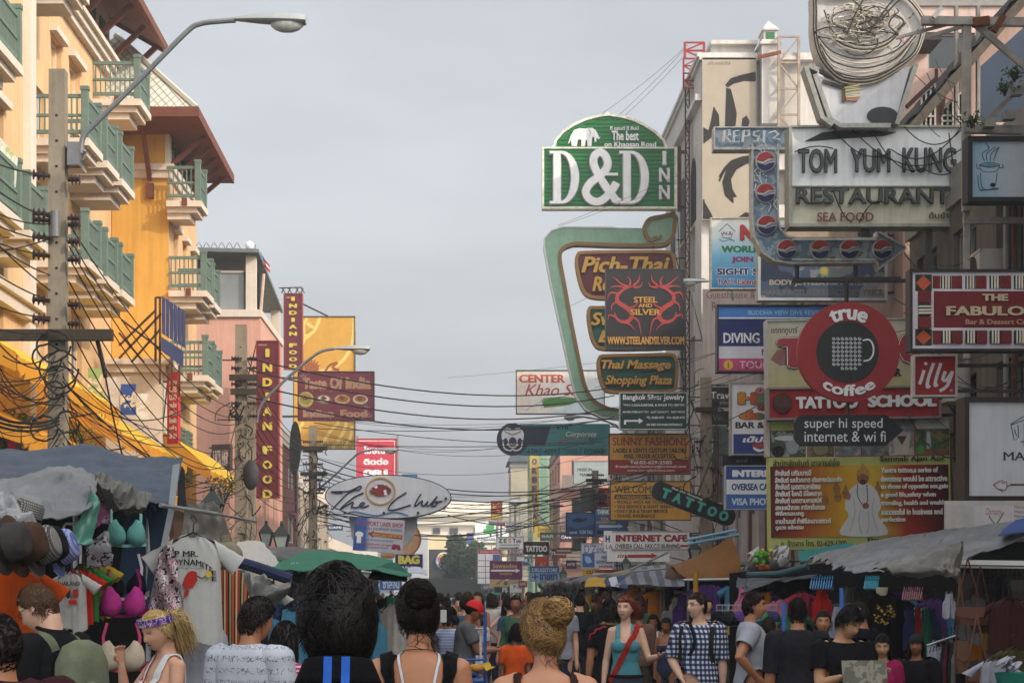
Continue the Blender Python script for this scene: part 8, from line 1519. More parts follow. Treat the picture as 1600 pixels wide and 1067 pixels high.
def person(label,px,top,Y,turn=0.,skin='light',fem=False,hair=('short','#17120f'),cloth=(),arms=None,head=(0,0),build=1.,vox=.010,H=None,group=None,face=True,strand=0,lean=0.,hands=True,hair_th=.014,name='person',roll=0.,legs='#2a2c33',fringe=False):
    """cloth: list of (name, kind, material, offset); arms: {'L':(upper dir, fore dir, palm), 'R':...} in body space (x right, y forward)"""
    _pc[0]+=1;seed=_pc[0];base=W(px,925,Y);zt=W(0,top,Y).z;H=H or zt-.012;s=H/1.75
    root=thing(name,label,'person',(base.x,Y,0),rotz=R(turn),group=group)
    g=.88 if fem else 1.;g*=build
    LN=Matrix.Translation((0,0,.95))@Matrix.Rotation(R(-lean),4,'X')@Matrix.Translation((0,0,-.95))
    b=MB()
    # torso loft (z, half width, half depth, y shift)
    T=((.80,.10,.09,0),(.86,.165,.108,0),(.94,.172,.115,-.005),(1.02,.152,.104,0),(1.10,.142 if not fem else .125,.098,.004),(1.20,.158 if not fem else .138,.108,.008),(1.28,.172 if not fem else .148,.118 if not fem else .122,.010),(1.36,.172 if not fem else .142,.108,.0),(1.41,.165 if not fem else .135,.088,-.010),(1.445,.118 if not fem else .10,.070,-.016),(1.475,.068 if not fem else .055,.058,-.014),(1.50,.056 if not fem else .046,.055,-.008),(1.56,.053 if not fem else .044,.054,.002),(1.60,.045,.045,.006))
    n=22;rings=[]
    for z,hw,hd,ys in T:
        gg=g if z<1.47 else 1
        hw*=gg;hd*=gg**.7;rings.append([LN@Vector((hw*math.copysign(abs(math.cos(a))**.8,math.cos(a)),ys+hd*math.copysign(abs(math.sin(a))**.85,math.sin(a)),z))for a in np.linspace(0,2*math.pi,n+1)[:-1]])
    m=len(rings);b.add([p*s for r in rings for p in r],[(i*n+j,i*n+(j+1)%n,(i+1)*n+(j+1)%n,(i+1)*n+j)for i in range(m-1)for j in range(n)]+[tuple(range(n-1,-1,-1)),tuple((m-1)*n+j for j in range(n))])
    if fem:
        for sx in(-1,1):b.ell((LN@Vector((sx*.072*g,.088,1.265)))*s,.06*s,.055*s,.058*s,12,8)
    # arms
    arms=arms or{};seg={}
    for sd,sx in(('L',-1),('R',1)):
        u,f,pm=arms.get(sd,((sx*.14,0,-1),(sx*.05,.16,-1),(-sx,.3,0)))
        u,f=Vector(u).normalized(),Vector(f).normalized();S=LN@Vector((sx*(.178 if not fem else .150)*g,-.012,1.405));E=S+u*.285;Wr=E+f*.245;k=.80 if fem else 1.
        k*=min(1.15,build)
        b.tube([p*s for p in(S-Vector((sx*.06,0,-.02)),S,S+u*.08,S+u*.17,E-u*.03,E,E+f*.05,E+f*.12,Wr-f*.03,Wr)],[q*s*k for q in(.055,.062,.057,.050,.043,.041,.044,.041,.030,.028)],12)
        b.ell(S*s,.060*s*k,.058*s*k,.056*s*k,12,8)
        seg[sd]=(S*s,E*s,Wr*s)
        if hands:hand_mb(b,Wr*s,f,pm,-sx if True else 1,s*(.92 if fem else 1.0),.55)
        else:b.tube([Wr*s,(Wr+f*.09)*s,(Wr+f*.16)*s],[.027*s,.032*s,.012*s],8)
    for sx in(-1,1):
        b.tube([p*s for p in(Vector((sx*.085*g,0,.95)),Vector((sx*.092*g,.005,.78)),Vector((sx*.09,.012,.52)),Vector((sx*.092,.0,.46)),Vector((sx*.095,-.018,.32)),Vector((sx*.096,-.012,.09)),Vector((sx*.097,-.01,.035)))],[q*s*(g if i<2 else 1)for i,q in enumerate((.098,.088,.056,.055,.057,.038,.04))],12)
        b.tube([p*s for p in(Vector((sx*.098,-.045,.04)),Vector((sx*.10,.05,.045)),Vector((sx*.108,.15,.03)))],[.04*s,.042*s,.03*s],10)
    # head
    pit,yaw=head;hb=LN@Vector((0,0,1.535));HM=Matrix.Diagonal((s,s,s,1))@Matrix.Translation(hb)@Matrix.Rotation(R(yaw),4,'Z')@Matrix.Rotation(R(-pit),4,'X')@Matrix.Rotation(R(roll),4,'Y')@Matrix.Translation((0,.018,.097))
    P=head_points(fem=fem);nv,nu=P.shape[:2]
    hv=[HM@Vector(P[i,j])for i in range(nv)for j in range(nu)];hf=[(i*nu+j,(i+1)*nu+j,(i+1)*nu+(j+1)%nu,i*nu+(j+1)%nu)for i in range(nv-1)for j in range(nu)]
    b.add(hv,hf);R3=HM.to_3x3().normalized()
    for sx in(-1,1):b.ell(HM@Vector((sx*.073,-.008,-.008)),.011*s,.018*s,.031*s,10,8,R3@Matrix.Rotation(R(-12),3,'X'))
    # union by voxel remesh
    tmp=bpy.data.objects.new('tmp',b.mesh('tmp'));COL.objects.link(tmp)
    rm=tmp.modifiers.new('r','REMESH');rm.mode='VOXEL';rm.voxel_size=vox;smo=tmp.modifiers.new('s','SMOOTH');smo.factor=.5;smo.iterations=2 if vox<.013 else 1
    me=bpy.data.meshes.new_from_object(tmp.evaluated_get(bpy.context.evaluated_depsgraph_get()));old=tmp.data;bpy.data.objects.remove(tmp);bpy.data.meshes.remove(old)
    nV=len(me.vertices);co=np.zeros(nV*3);me.vertices.foreach_get('co',co);V=co.reshape(-1,3);nr=np.zeros(nV*3);me.vertices.foreach_get('normal',nr);Nn=nr.reshape(-1,3)
    sk=M(SKIN.get(skin,skin),.48,.10,18,spec=.35);me.materials.append(sk);me.polygons.foreach_set('use_smooth',[True]*len(me.polygons));me.name='body'
    body=bpy.data.objects.new('body',me);COL.objects.link(body);body.parent=root
    faces=[tuple(p.vertices)for p in me.polygons];FA=np.array([f if len(f)==4 else f+(f[-1],)for f in faces])
    # region coordinates
    LI=np.array(LN.inverted());U=(V/s)@LI[:3,:3].T+LI[:3,3]
    tA=np.full(nV,-1.);dA=np.full(nV,9.)
    for sd,(S,E,Wr)in seg.items():
        for k,(a,c)in enumerate(((S,E),(E,Wr))):
            a,c=np.array(a),np.array(c);d=c-a;t=((V-a)@d)/(d@d);tc=np.clip(t,0,1);dist=np.linalg.norm(V-(a+tc[:,None]*d),axis=1)
            side=(V[:,0]>0)==(sd=='R')if True else True
            lim=.075*s if k==0 else .07*s
            if k==1:t=np.maximum(t,0.)
            sel=(dist<lim)&(dist<dA)&(t>-.05 if k==0 else np.ones(nV,bool));
            if k==0:sel&=(np.abs(U[:,0])>(.135 if not fem else .112)*g)|(np.abs(U[:,2]-1.2)>9)|(dist<.05*s)
            tA[sel]=t[sel]+k;dA[sel]=dist[sel]
        Wr_=np.array(Wr);far=np.linalg.norm(V-Wr_,axis=1)<.22*s;fd=np.array(Wr)-np.array(E);ahead=((V-Wr_)@fd)>0;tA[far&ahead&(dA>.0)&(np.linalg.norm(V-Wr_-fd/np.linalg.norm(fd)*.09*s,axis=1)<.13*s)]=2.3
    x,y,z=U[:,0],U[:,1],U[:,2];ax=np.abs(x)
    bodyz=(z<1.53)
    def garment(gname,kind,mat,off=.010,wr=.006,label=None):
        a=tA
        if kind in('tee','long','polo','half'):
            sl={'tee':.62,'polo':.6,'long':1.95,'half':1.02}[kind];neck=1.462+.018*np.clip(-y/.05,-1.5,1);
            mk=(z<neck)&(z>.86)&(a<sl)&~((a<0)&(z<.90)&(ax>.24))
            if kind=='polo':mk=(z<1.50+.02*np.clip(-y/.05,-1,1))&(z>.86)&(a<sl)
        elif kind=='tank':
            mk=(z>.88)&(a<.12)&((z<np.where(y>0,1.30,1.34))|((ax>.052*g)&(ax<.108*g)&(z<1.47)))&((ax<.118*g)|(z<1.33))
        elif kind=='tube':mk=(z>.60)&(a<.12)&(z<1.30)
        elif kind=='strap':mk=(z>.88)&(a<.12)&((z<1.24)|((ax>.085*g)&(ax<.122*g)&(z<1.46)))
        elif kind=='pants':mk=(z<.98)&(z>.06)&(a<0)
        elif kind=='shorts':mk=(z<.98)&(z>.46)&(a<0)
        elif kind=='skirt':mk=(z<.98)&(z>.5)&(a<0)
        elif kind=='shoes':mk=(z<.085)
        else:mk=np.zeros(nV,bool)
        fm=mk[FA].all(1);fi=np.nonzero(fm)[0]
        if len(fi)<4:return None
        used=np.unique(FA[fi]);remap=-np.ones(nV,int);remap[used]=np.arange(len(used));nf=[tuple(dict.fromkeys(remap[list(faces[i])]))for i in fi];v=V[used].copy();nn=Nn[used];uu=U[used]
        ec={}
        for f in nf:
            for i in range(len(f)):e=(min(f[i],f[i-1]),max(f[i],f[i-1]));ec[e]=ec.get(e,0)+1
        be=np.array([e for e,c in ec.items()if c==1]);
        if len(be):
            bset=np.unique(be)
            for _ in range(8 if vox<.011 else 4):
                acc=np.zeros_like(v);cnt=np.zeros(len(v));np.add.at(acc,be[:,0],v[be[:,1]]);np.add.at(acc,be[:,1],v[be[:,0]]);np.add.at(cnt,be[:,0],1);np.add.at(cnt,be[:,1],1);v[bset]=.5*v[bset]+.5*acc[bset]/cnt[bset][:,None]
        if kind in('tee','polo','long','half'):
            E_=np.array(list(ec));
            for _ in range(7):acc=np.zeros_like(v);cnt=np.zeros(len(v));np.add.at(acc,E_[:,0],v[E_[:,1]]);np.add.at(acc,E_[:,1],v[E_[:,0]]);np.add.at(cnt,E_[:,0],1);np.add.at(cnt,E_[:,1],1);v=.4*v+.6*acc/cnt[:,None]
        o=np.full(len(v),off+.002)
        fold=0
        if kind in('tee','polo','long','half'):o+=.016*sm(-uu[:,2],-1.22,-.98)+.006
        if kind=='tee':ta=a[used];o+=np.where(ta>.0,.004*sm(ta,.0,.6),0)
        fold=np.array([mnoise.noise(Vector((p[0]*7+seed,p[1]*7,p[2]*5)))+.6*mnoise.noise(Vector((p[0]*4+p[2]*12,p[1]*9+seed,p[2]*14)))for p in v])
        v=v+nn*(o+fold*wr)[:,None]
        cm=bpy.data.meshes.new(gname);cm.from_pydata(v.tolist(),[],nf);cm.materials.append(mat);cm.polygons.foreach_set('use_smooth',[True]*len(cm.polygons))
        ob=bpy.data.objects.new(gname,cm);COL.objects.link(ob);ob.parent=root
        so_=ob.modifiers.new('t','SOLIDIFY');so_.thickness=.004;so_.offset=1
        if label:ob['label']=label
        return ob
    cl=list(cloth)
    if not any(c[1]in('pants','shorts','skirt','tube')for c in cl):cl.append(('trousers','pants',M(legs,.85,.2,6)))
    cl.append(('shoes','shoes',M('#221f1e',.7,.2,5)))
    for c in cl:garment(*c)
    # face
    bv=BVHTree.FromPolygons(hv,hf)
    fwd=(HM.to_3x3()@Vector((0,1,0))).normalized()
    def onface(fx,fz,o=0.):
        q=HM@Vector((fx,.25,fz));h=bv.ray_cast(q,-fwd);return(h[0]+fwd*o)if h[0]else HM@Vector((fx,.09,fz))
    hc=hair[1]if hair else '#1a1411';dark=M(hc,.6,.2,20)
    def put_part(nm,bb,smooth=40):
        if not bb.f:return None
        o=bpy.data.objects.new(nm,bb.mesh(nm,None,smooth));COL.objects.link(o);o.parent=root;return o
    if face:
        for sx in(-1,1):
            e=MB(M('#a89c92',.5,.05));c=onface(sx*.031,.010,-.0035*s);e.ell(c,.0125*s,.006*s,.0062*s,12,8,R3);e.mat(M('#2a1a12',.2,.1));e.ell(c+fwd*.0022*s,.0052*s,.0048*s,.0056*s,10,8,R3);put_part('eye',e,60)
            e=MB(dark);e.ribbon([onface(sx*(.014+.012*i),.028+.004*math.sin(math.pi*i/3),.0015)for i in range(4)],.0065*s,fwd);
            e.mat(M('#2a1a14',.6));e.ribbon([onface(sx*(.018+.0087*i),.0165+.0035*math.sin(math.pi*i/3),.0022)for i in range(4)],.003*s,fwd);put_part('eyebrow',e)
        e=MB(M('#9a5048' if fem else '#9a6252',.45,.1,20));pts=[(-.022,-.0565),(-.012,-.0535),(-.004,-.0525),(0,-.0535),(.004,-.0525),(.012,-.0535),(.022,-.0565)];lo=[(-.022,-.0575),(-.012,-.0625),(0,-.0645),(.012,-.0625),(.022,-.0575)]
        up=[onface(a,c,.0015)for a,c in pts];mid=[onface(a,-.058,.0008)for a,c in pts];lw=[onface(a,-.0585-.0055*(1-(a/.022)**2),.0015)for a,c in pts]
        e.add(up+mid+lw,[(i,i+1,8+i,7+i)for i in range(6)]+[(7+i,8+i,15+i,14+i)for i in range(6)]);e.mat(M('#3a1c18',.7));e.ribbon([m_+fwd*.0016 for m_ in mid],.0022*s,fwd);put_part('lips',e)
    # hair
    if hair and hair[0]!='none':
        st,hcol=hair[0],hair[1];hb_=MB(M(hcol,.9,.25,25,spec=.05));mats=[M(hcol,.75,.3,30,spec=.08)]
        if len(hair)>2:mats+=[M(c,.5,.2,30,spec=.25)for c in hair[2]]
        line='full' if st in('long','bob','bun','updo','pony')else 'short'
        cap_mesh(hb_,line,hair_th,.006 if st in('short','bob','long')else .004,seed*3.1,HM)
        crown=Vector((0,-.045,.105))
        bunc={'bun':Vector((.020,-.085,.048)),'updo':Vector((-.008,-.085,.040)),'pony':Vector((0,-.105,.02))}.get(st)
        if bunc is not None:flow=lambda q:(bunc-q)
        elif st in('long','bob'):flow=lambda q:Vector((q.x*.25,min(0,q.y)*.4-.03,-.16))
        else:flow=lambda q:(q-crown)*.8+Vector((0,-.25*max(0,q.y)*4 if not fringe else 0,-.04))
        if strand:strands(hb_,mats,strand,line,hair_th,HM,flow,{'short':.055,'bob':.09,'long':.12}.get(st,.10),(.0018 if st=='bun' else .0026)if strand>4000 else(.0045 if strand>900 else .009),seed,fringe=fringe)
        rnd_=random.Random(seed)
        if st in('bun','updo'):
            rx=.054 if st=='bun' else .052;c0=bunc*1.12+Vector((0,-.01,.010 if st=='bun' else .004))
            bb=[]
            hb_.ell(HM@c0,rx*.8*s,rx*.8*s,rx*.72*s,14,10,R3)
            for i in range(max(60,strand//3)):
                a0=rnd_.uniform(0,6.28);ax_=Vector((rnd_.gauss(0,.6),rnd_.gauss(0,.6),1)).normalized();rr=rx*rnd_.uniform(.8,1.16);pts=[]
                for t in np.linspace(0,rnd_.uniform(1.2,3.4),9):q=Matrix.Rotation(a0+t,3,ax_)@(ax_.orthogonal().normalized()*rr)+ax_*rnd_.uniform(-.004,.004)+ax_*rx*.35*math.sin(a0*3);pts.append(HM@(c0+q))
                hb_.mat(rnd_.choice(mats)).tube(pts,.0011*s if strand>4000 else(.0022*s if strand>500 else .004*s),3,False)
            for i in range(14 if strand else 0): # flyaway wisps at the nape
                p0=Vector((rnd_.uniform(-.05,.05),-.075-.02*rnd_.random(),-.05-.03*rnd_.random()));pts=[HM@(p0+Vector((rnd_.gauss(0,.004)*k,-.004*math.sin(k),-.016*k)))for k in range(6)];hb_.mat(mats[0]).tube(pts,.0011*s,3,False)
        if st=='pony':
            p0=Vector((0,-.108,.02));wob=rnd_.uniform(-.01,.01)
            for i in range(700 if strand>1200 else 260 if strand else 40):
                o=Vector((rnd_.gauss(0,.013),rnd_.gauss(0,.009),rnd_.gauss(0,.011)));k_=rnd_.uniform(.75,1.1);pts=[HM@(p0+o*(1+2.2*min(1,t*2))+Vector((wob*t*3+.012*math.sin(5*t+i),-.042*math.sin(min(1.6,t*3.2)),.02*math.sin(t*3)-(.17 if strand>1200 else .11)*k_*t*t-.02*t)))for t in np.linspace(0,1,9)];hb_.mat(rnd_.choice(mats)).tube(pts,[(.0017 if strand else .006)*s]*7+[.0016*s,.0006*s],3)
        if st in('long','bob'):
            Ln=.33 if st=='long' else .12
            for i in range((260 if strand else 90)):
                a=rnd_.uniform(R(195),R(345))if rnd_.random()<.75 else rnd_.choice((rnd_.uniform(R(160),R(195)),rnd_.uniform(R(-15),R(20))));p0=Vector((.080*math.cos(a),.098*math.sin(a),-.01+.04*rnd_.random()));k_=rnd_.uniform(.7,1.1)
                pts=[HM@(p0+Vector((p0.x*(.25*math.sin(2*t)),p0.y*.12*t,-Ln*k_*t))+Vector((.006*math.sin(6*t+i),.006*math.cos(5*t+i*2),0)))for t in np.linspace(0,1,8)];hb_.mat(rnd_.choice(mats)).tube(pts,[.009*s]*6+[.006*s,.002*s],4)
        put_part('hair',hb_,60)
    return root,HM,body,s,put_part,LN
def cap(P,col,brim=1,m2=None,back=False):
    root,HM,body,s,put,_=P;b=MB(M(col,.75,.12,8));vs=[]
    nu,nv=24,9
    for i in range(nv+1):
        a=math.pi*.5*i/nv
        for j in range(nu):u=2*math.pi*j/nu;vs.append(HM@Vector((.088*math.sin(a)*math.cos(u),.112*math.sin(a)*math.sin(u)-.004,.032+.108*math.cos(a))))
    b.add(vs,[(i*nu+j,(i+1)*nu+j,(i+1)*nu+(j+1)%nu,i*nu+(j+1)%nu)for i in range(nv)for j in range(nu)])
    hat=put('cap',b,60)
    if brim:
        d=-1 if back else 1;q=MB(M(m2 or col,.75,.12,8));rows=[]
        for k in range(5):rows.append([HM@Vector((.082*math.sin(t)*(1-.0*k),d*(.09+.0)*math.cos(t)*1.02+d*k*.021*math.cos(t)**.5 if abs(t)<1.5 else 0,.036-.006*k-.012*math.sin(t)**2))for t in np.linspace(-1.25,1.25,13)])
        q.grid(rows);o=put('cap_brim',q,60);md=o.modifiers.new('t','SOLIDIFY');md.thickness=.005
def glasses(P,col='#1c1a1a',up=0.):
    root,HM,body,s,put,_=P;b=MB(M(col,.3,.1))
    for sx in(-1,1):
        c=Vector((sx*.032,.090-up*.35,.010+up));b.tube([HM@(c+Vector((.018*math.cos(t),0,.012*math.sin(t))))for t in np.linspace(0,6.28,16)],.0022,5);b.tube([HM@(c+Vector((sx*.018,0,.003))),HM@Vector((sx*.077,.05-up*.3,.012+up)),HM@Vector((sx*.078,-.01,.006+up*.6))],.002,5)
        if up:b.ell(HM@c,.02,.006,.013,10,6)
    b.tube([HM@Vector((-.013,.093-up*.35,.014+up)),HM@Vector((.013,.093-up*.35,.014+up))],.002,5);put('glasses',b)
def wrap(P,name,pts,w,mat,off=.014,label=None):
    """strap laid on the body: pts are body-space points pushed onto the surface from outside"""
    root,HM,body,s,put,LN=P;me=body.data;bv=BVHTree.FromPolygons([v.co for v in me.vertices],[tuple(p.vertices)for p in me.polygons]);b=MB(mat);out=[];nrm=[]
    for p in spline(pts,k=5):
        q=(LN@Vector(p))*s;h=bv.find_nearest(q);n=h[1];
        out.append(h[0]+n*off);nrm.append(n)
    k=len(out);vs=[]
    for i in range(k):
        d=(out[min(i+1,k-1)]-out[max(i-1,0)]).normalized();u=d.cross(nrm[i]).normalized();vs+=[out[i]-u*w/2,out[i]+u*w/2,out[i]+u*w/2+nrm[i]*.004,out[i]-u*w/2+nrm[i]*.004]
    b.add(vs,[(4*i+j,4*i+(j+1)%4,4*i+4+(j+1)%4,4*i+4+j)for i in range(k-1)for j in range(4)]);o=put(name,b,50)
    if label:o['label']=label
    return o
def cm(c,**k):return M(c,**{**dict(rough=.9,var=.2,sc=10,bump=.5,spec=.08),**k})
CAM_=180
down=None
# ---- three nearest figures seen from behind
BLACKH=('short','#0d0b0b',['#15110f','#0a0909','#1d1815'])
p=person('man with thick short black hair and black blue striped collar, nearest the camera',529,877,4.3,0,'tan',hair=BLACKH,cloth=[('polo_shirt','polo',cm('#17171a'),.012)],head=(4,14),vox=.006,strand=9000,hair_th=.015,face=False,hands=False,build=1.05)
root,HM,body,s_,put,_=p
b=MB(cm('#141416'));rows=[]
for k in range(5):rows.append([Vector(((.070+.006*k)*math.cos(a),-.012+(.070+.005*k)*math.sin(a),1.545-.014*k-.015*math.sin(a)))*s_ for a in np.linspace(R(150),R(390),30)])
b.grid(rows);o=put('collar',b,60);md=o.modifiers.new('t','SOLIDIFY');md.thickness=.005
for x in(-.026,.012):
    b=MB(cm('#2f5fb8'));b.grid([[Vector((x+dx,-.012-math.sqrt(max(0,(.0785+.005*k)**2-(x+dx)**2)),1.559-.0145*k))*s_ for dx in(0,.006,.012,.018)]for k in range(6)]);put('collar_stripe',b)
BR='#2a1d15'
p=person('woman with black piled up hair, bare back and white and black straps',655,903,7.5,0,'tan',fem=True,hair=('updo','#120e0d',['#1d1613','#0d0a0a','#241a15']),cloth=[('black_top','strap',cm('#141414'),.006)],head=(8,12),vox=.008,strand=5500,face=False,hands=False,H=1.80,hair_th=.009,build=1.12)
for sx in(-1,1):wrap(p,'white_strap',[(sx*.062,.03,1.47),(sx*.07,-.05,1.45),(sx*.06,-.12,1.36),(sx*.035,-.14,1.22)],.010,cm('#c9cdd6'),.004);wrap(p,'shoulder_strap',[(sx*.118,.05,1.42),(sx*.118,-.03,1.445),(sx*.118,-.12,1.33),(sx*.10,-.14,1.2)],.05,cm('#19191b'),.008)
b=MB(cm('#2a2018'));b.tube([Vector((.060*math.cos(a),-.012+.066*math.sin(a),1.478-.010*math.sin(a)))*p[3]for a in np.linspace(0,6.28,30)],.0016,5);p[4]('necklace',b)
p=person('woman with messy blonde bun and glasses, bare sunburnt shoulders',852,940,7.4,0,'#c28a6c',fem=True,hair=('bun','#6a4c30',['#8a6840','#b08c58','#5a3f28','#c2a06a']),cloth=[('brown_top','strap',cm('#3a2a24'),.006)],head=(6,22),vox=.008,strand=9000,face=False,hands=False,H=1.72,hair_th=.015,build=1.18)
glasses(p)
for sx in(-1,1):wrap(p,'strap',[(sx*.115,.05,1.42),(sx*.115,-.03,1.445),(sx*.112,-.12,1.33),(sx*.09,-.14,1.2)],.02,cm('#3a2a24'),.004)
# ---- left side
p=person('man bent over in black shirt with an olive grey backpack at the left stall',78,910,9.9,62,'pale',hair=('short','#4a3626',['#5a442e','#3a2a1e']),cloth=[('black_shirt','tee',cm('#18191b'),.012)],head=(34,8),vox=.008,strand=1500,hair_th=.008,H=1.82,build=1.1)
root,HM,body,s_,put,_=p;glasses(p)
pk=MB(cm('#6a705c'));prof=[(-.0,.13),(.10,.155),(.22,.16),(.36,.15),(.44,.11),(.47,.04)]
pk.add([Vector((hw*math.copysign(abs(math.cos(a))**.6,math.cos(a)),-.20+.085*math.copysign(abs(math.sin(a))**.6,math.sin(a))*(hw/.16),.98+z))*s_ for z,hw in prof for a in np.linspace(0,6.28,25)[:-1]],[(i*24+j,i*24+(j+1)%24,(i+1)*24+(j+1)%24,(i+1)*24+j)for i in range(5)for j in range(24)]+[tuple(5*24+j for j in range(24))])
pk.add([Vector((hw*math.copysign(abs(math.cos(a))**.6,math.cos(a)),-.27+.05*math.copysign(abs(math.sin(a))**.6,math.sin(a)),1.0+z))*s_ for z,hw in((0,.1),(.08,.12),(.2,.115),(.25,.05))for a in np.linspace(0,6.28,21)[:-1]],[(i*20+j,i*20+(j+1)%20,(i+1)*20+(j+1)%20,(i+1)*20+j)for i in range(3)for j in range(20)]+[tuple(60+j for j in range(20))])
bag=thing('backpack','olive grey backpack worn by the man bent at the left stall','backpack',root.location,root.rotation_euler.z)
o=bpy.data.objects.new('pack',pk.mesh('pack',None,60));COL.objects.link(o);o.parent=bag
for sx in(-1,1):
    q=wrap(p,'backpack_strap',[(sx*.10,-.13,1.40),(sx*.105,-.05,1.455),(sx*.11,.05,1.42),(sx*.12,.10,1.30),(sx*.14,.06,1.12)],.05,cm('#5f6552'),.022);q.parent=bag
b=MB(cm('#17171a'));b.tube([Vector((.064*math.cos(a),-.01+.066*math.sin(a),1.50+.012*math.sin(a)))*s_ for a in np.linspace(R(120),R(420),26)],.016,8,squash=.6);put('neck_strap',b)
p=person('blonde woman with purple patterned headband and white tank top touching her face',258,960,10.9,128,'light',fem=True,hair=('pony','#a88c58',['#c2a670','#8f7446','#d2bc8a']),cloth=[('white_tank_top','tank',cm('#c9c9cb',var=.08),.008)],head=(22,6),vox=.007,strand=1500,H=1.66,hair_th=.010,arms={'R':((.25,.55,-.75),(-.22,.25,.95),(-1,0,0)),'L':((-.2,.2,-1),(.2,.5,-.6),(1,0,0))})
root,HM,body,s_,put,_=p
hbm=M('#5a3f8a',.75,.1,8,pat=('blot',26,[(0,'#4a3580'),(.46,'#c9c2d2'),(.5,'#7a4a9a'),(.58,'#2f2a66')]));b=MB(hbm);rows=[]
for k in range(5):rows.append([HM@Vector((.087*math.cos(a),-.002+.112*math.sin(a),.052+.020*math.sin(a)-.012+k*.011))for a in np.linspace(0,6.28,40)])
b.grid(rows);put('headband',b,60);wrap(p,'bag_strap',[(-.02,-.13,1.2),(.09,-.09,1.42),(.11,.0,1.44),(.06,.11,1.3),(-.05,.12,1.1)],.018,cm('#8a2a26'),.012)
S_=root;b=MB(cm('#2a2622'))
p=person('man with dark curly hair in a white shirt printed with grey music notes',392,948,10.7,-28,'tan',hair=('short','#14100e',['#1d1714','#2a201a']),cloth=[('printed_shirt','tee',M('#b9bec9',.85,.06,7,pat=('scribble',30,'#6a7082',.018)),.014)],head=(16,-18),vox=.009,strand=1400,hair_th=.022,H=1.72,build=1.12)
b=MB(cm('#8a2a22'));b.tube([Vector((.062*math.cos(a),-.012+.064*math.sin(a),1.476-.008*math.sin(a)))*p[3]for a in np.linspace(0,6.28,26)],.0018,5);p[4]('cord_necklace',b)
person('dark haired woman in pink and white striped shirt half hidden by the nearest man',440,968,11.6,-20,'asian',fem=True,hair=('long','#0f0c0c',['#181312']),cloth=[('striped_shirt','tee',M('#b03a6a',.85,.08,pat=('stripe',42,2,[(0,'#a82f62'),(.6,'#d2b9c4')])),.012)],head=(10,-10),vox=.011,strand=500,face=False)
p=person('person in dark maroon jacket cut by the left picture edge',2,945,7.2,40,'tan',hair=('short','#17120f',['#221a16']),cloth=[('maroon_jacket','long',cm('#3a1f26'),.03,.012)],vox=.011,strand=500,face=False,H=1.66,build=1.3,hands=False)
# ---- middle distance
p=person('man in red cap and grey shirt leaning over a phone',722,957,21.5,-82,'brown',hair=('short','#14100e'),cloth=[('grey_shirt','tee',cm('#5c5e60'),.014)],head=(24,0),vox=.010,H=1.67,arms={'R':((.1,.35,-.9),(-.25,.95,.1),(0,0,1)),'L':((-.1,.4,-.9),(.3,.95,.12),(0,0,1))},lean=8);cap(p,'#c21f22')
p=person('man in purple and yellow cap behind the red capped man',739,950,26,165,'tan',hair=('short','#14100e'),cloth=[('white_shirt','tee',M('#b9b9c0',.85,.1,7,pat=('blot',12,[(0,'#b9b9c0'),(.55,'#7a5a6a'),(.6,'#c0c0c6')])),.014)],head=(20,-10),vox=.011);cap(p,'#4a3a9a',1,'#c9a22a',True)
p=person('person in pale grey cap standing behind the purple cap',731,944,33,20,'tan',hair=('short','#1a1512'),cloth=[('shirt','tee',cm('#8a8d96'))],vox=.013,face=False);cap(p,'#9aa2a0',0)
person('dark haired woman raising a white phone beside the updo woman',703,947,22,-30,'asian',fem=True,hair=('bob','#120e0d',['#1c1614']),cloth=[('blue_shirt','tee',M('#8d9aba',.85,.1,pat=('stripe',30,2,[(0,'#8a98bc'),(.5,'#b4bcd0')])))],vox=.011,face=False,arms={'L':((-.3,.5,-.75),(0,.5,.85),(1,0,0)),'R':((.3,.5,-.75),(0,.5,.85),(-1,0,0))})
ph=MB(M('#c9c9c6',.3));c=W(693,962,21.6);ph.box(c.x-.035,c.x+.035,21.58,21.59,c.z-.07,c.z+.07);ph.thing('phone','white phone held up between the updo woman and red capped man','phone')
p=person('woman in white tank top with long dark hair and a crossed bag strap',791,938,34,-6,'light',fem=True,hair=('long','#16100f',['#221816']),cloth=[('white_tank_top','tank',cm('#c4c2c8',var=.08),.008),('olive_shorts','shorts',cm('#5a5a3c'),.012)],vox=.011,face=False,strand=400,arms={'L':((-.75,-.3,-.7),(.5,.5,-.6),(1,0,0))});wrap(p,'bag_strap',[(.12,.05,1.42),(.10,-.06,1.44),(-.02,-.13,1.28),(-.13,-.08,1.05)],.025,cm('#26222a'),.016)
person('person in orange shirt walking behind the blonde bun',806,990,20,-10,'brown',fem=True,hair=('bob','#1a1412'),cloth=[('orange_shirt','tee',cm('#c8501f'),.014)],vox=.011,face=False,H=1.42)
person('man in plain black shirt with cropped hair and black cap right of the blonde bun',906,939,29,5,'light',hair=('short','#17130f'),cloth=[('black_shirt','tee',cm('#161617'),.016)],vox=.010,face=False,H=1.72,build=1.08)
person('person in beige and green shirt farther behind the black shirt',930,945,34,10,'tan',hair=('short','#3a2c20'),cloth=[('beige_shirt','tee',M('#a89f88',.85,.1,pat=('stripe',1.7,0,[(0,'#a89f88'),(.55,'#3f8a6a')])))],vox=.014,face=False)
p=person('dark haired person in black shirt with red shoulder piping behind the redhead',953,946,19.5,12,'tan',hair=('bob','#0f0c0c',['#191413']),cloth=[('black_shirt','tee',cm('#18171a'),.014)],vox=.010,face=False,strand=500,H=1.68);wrap(p,'red_piping',[(-.06,-.08,1.45),(-.13,-.05,1.43),(-.18,-.03,1.40),(-.21,-.02,1.28)],.014,cm('#a82a2a'),.024)
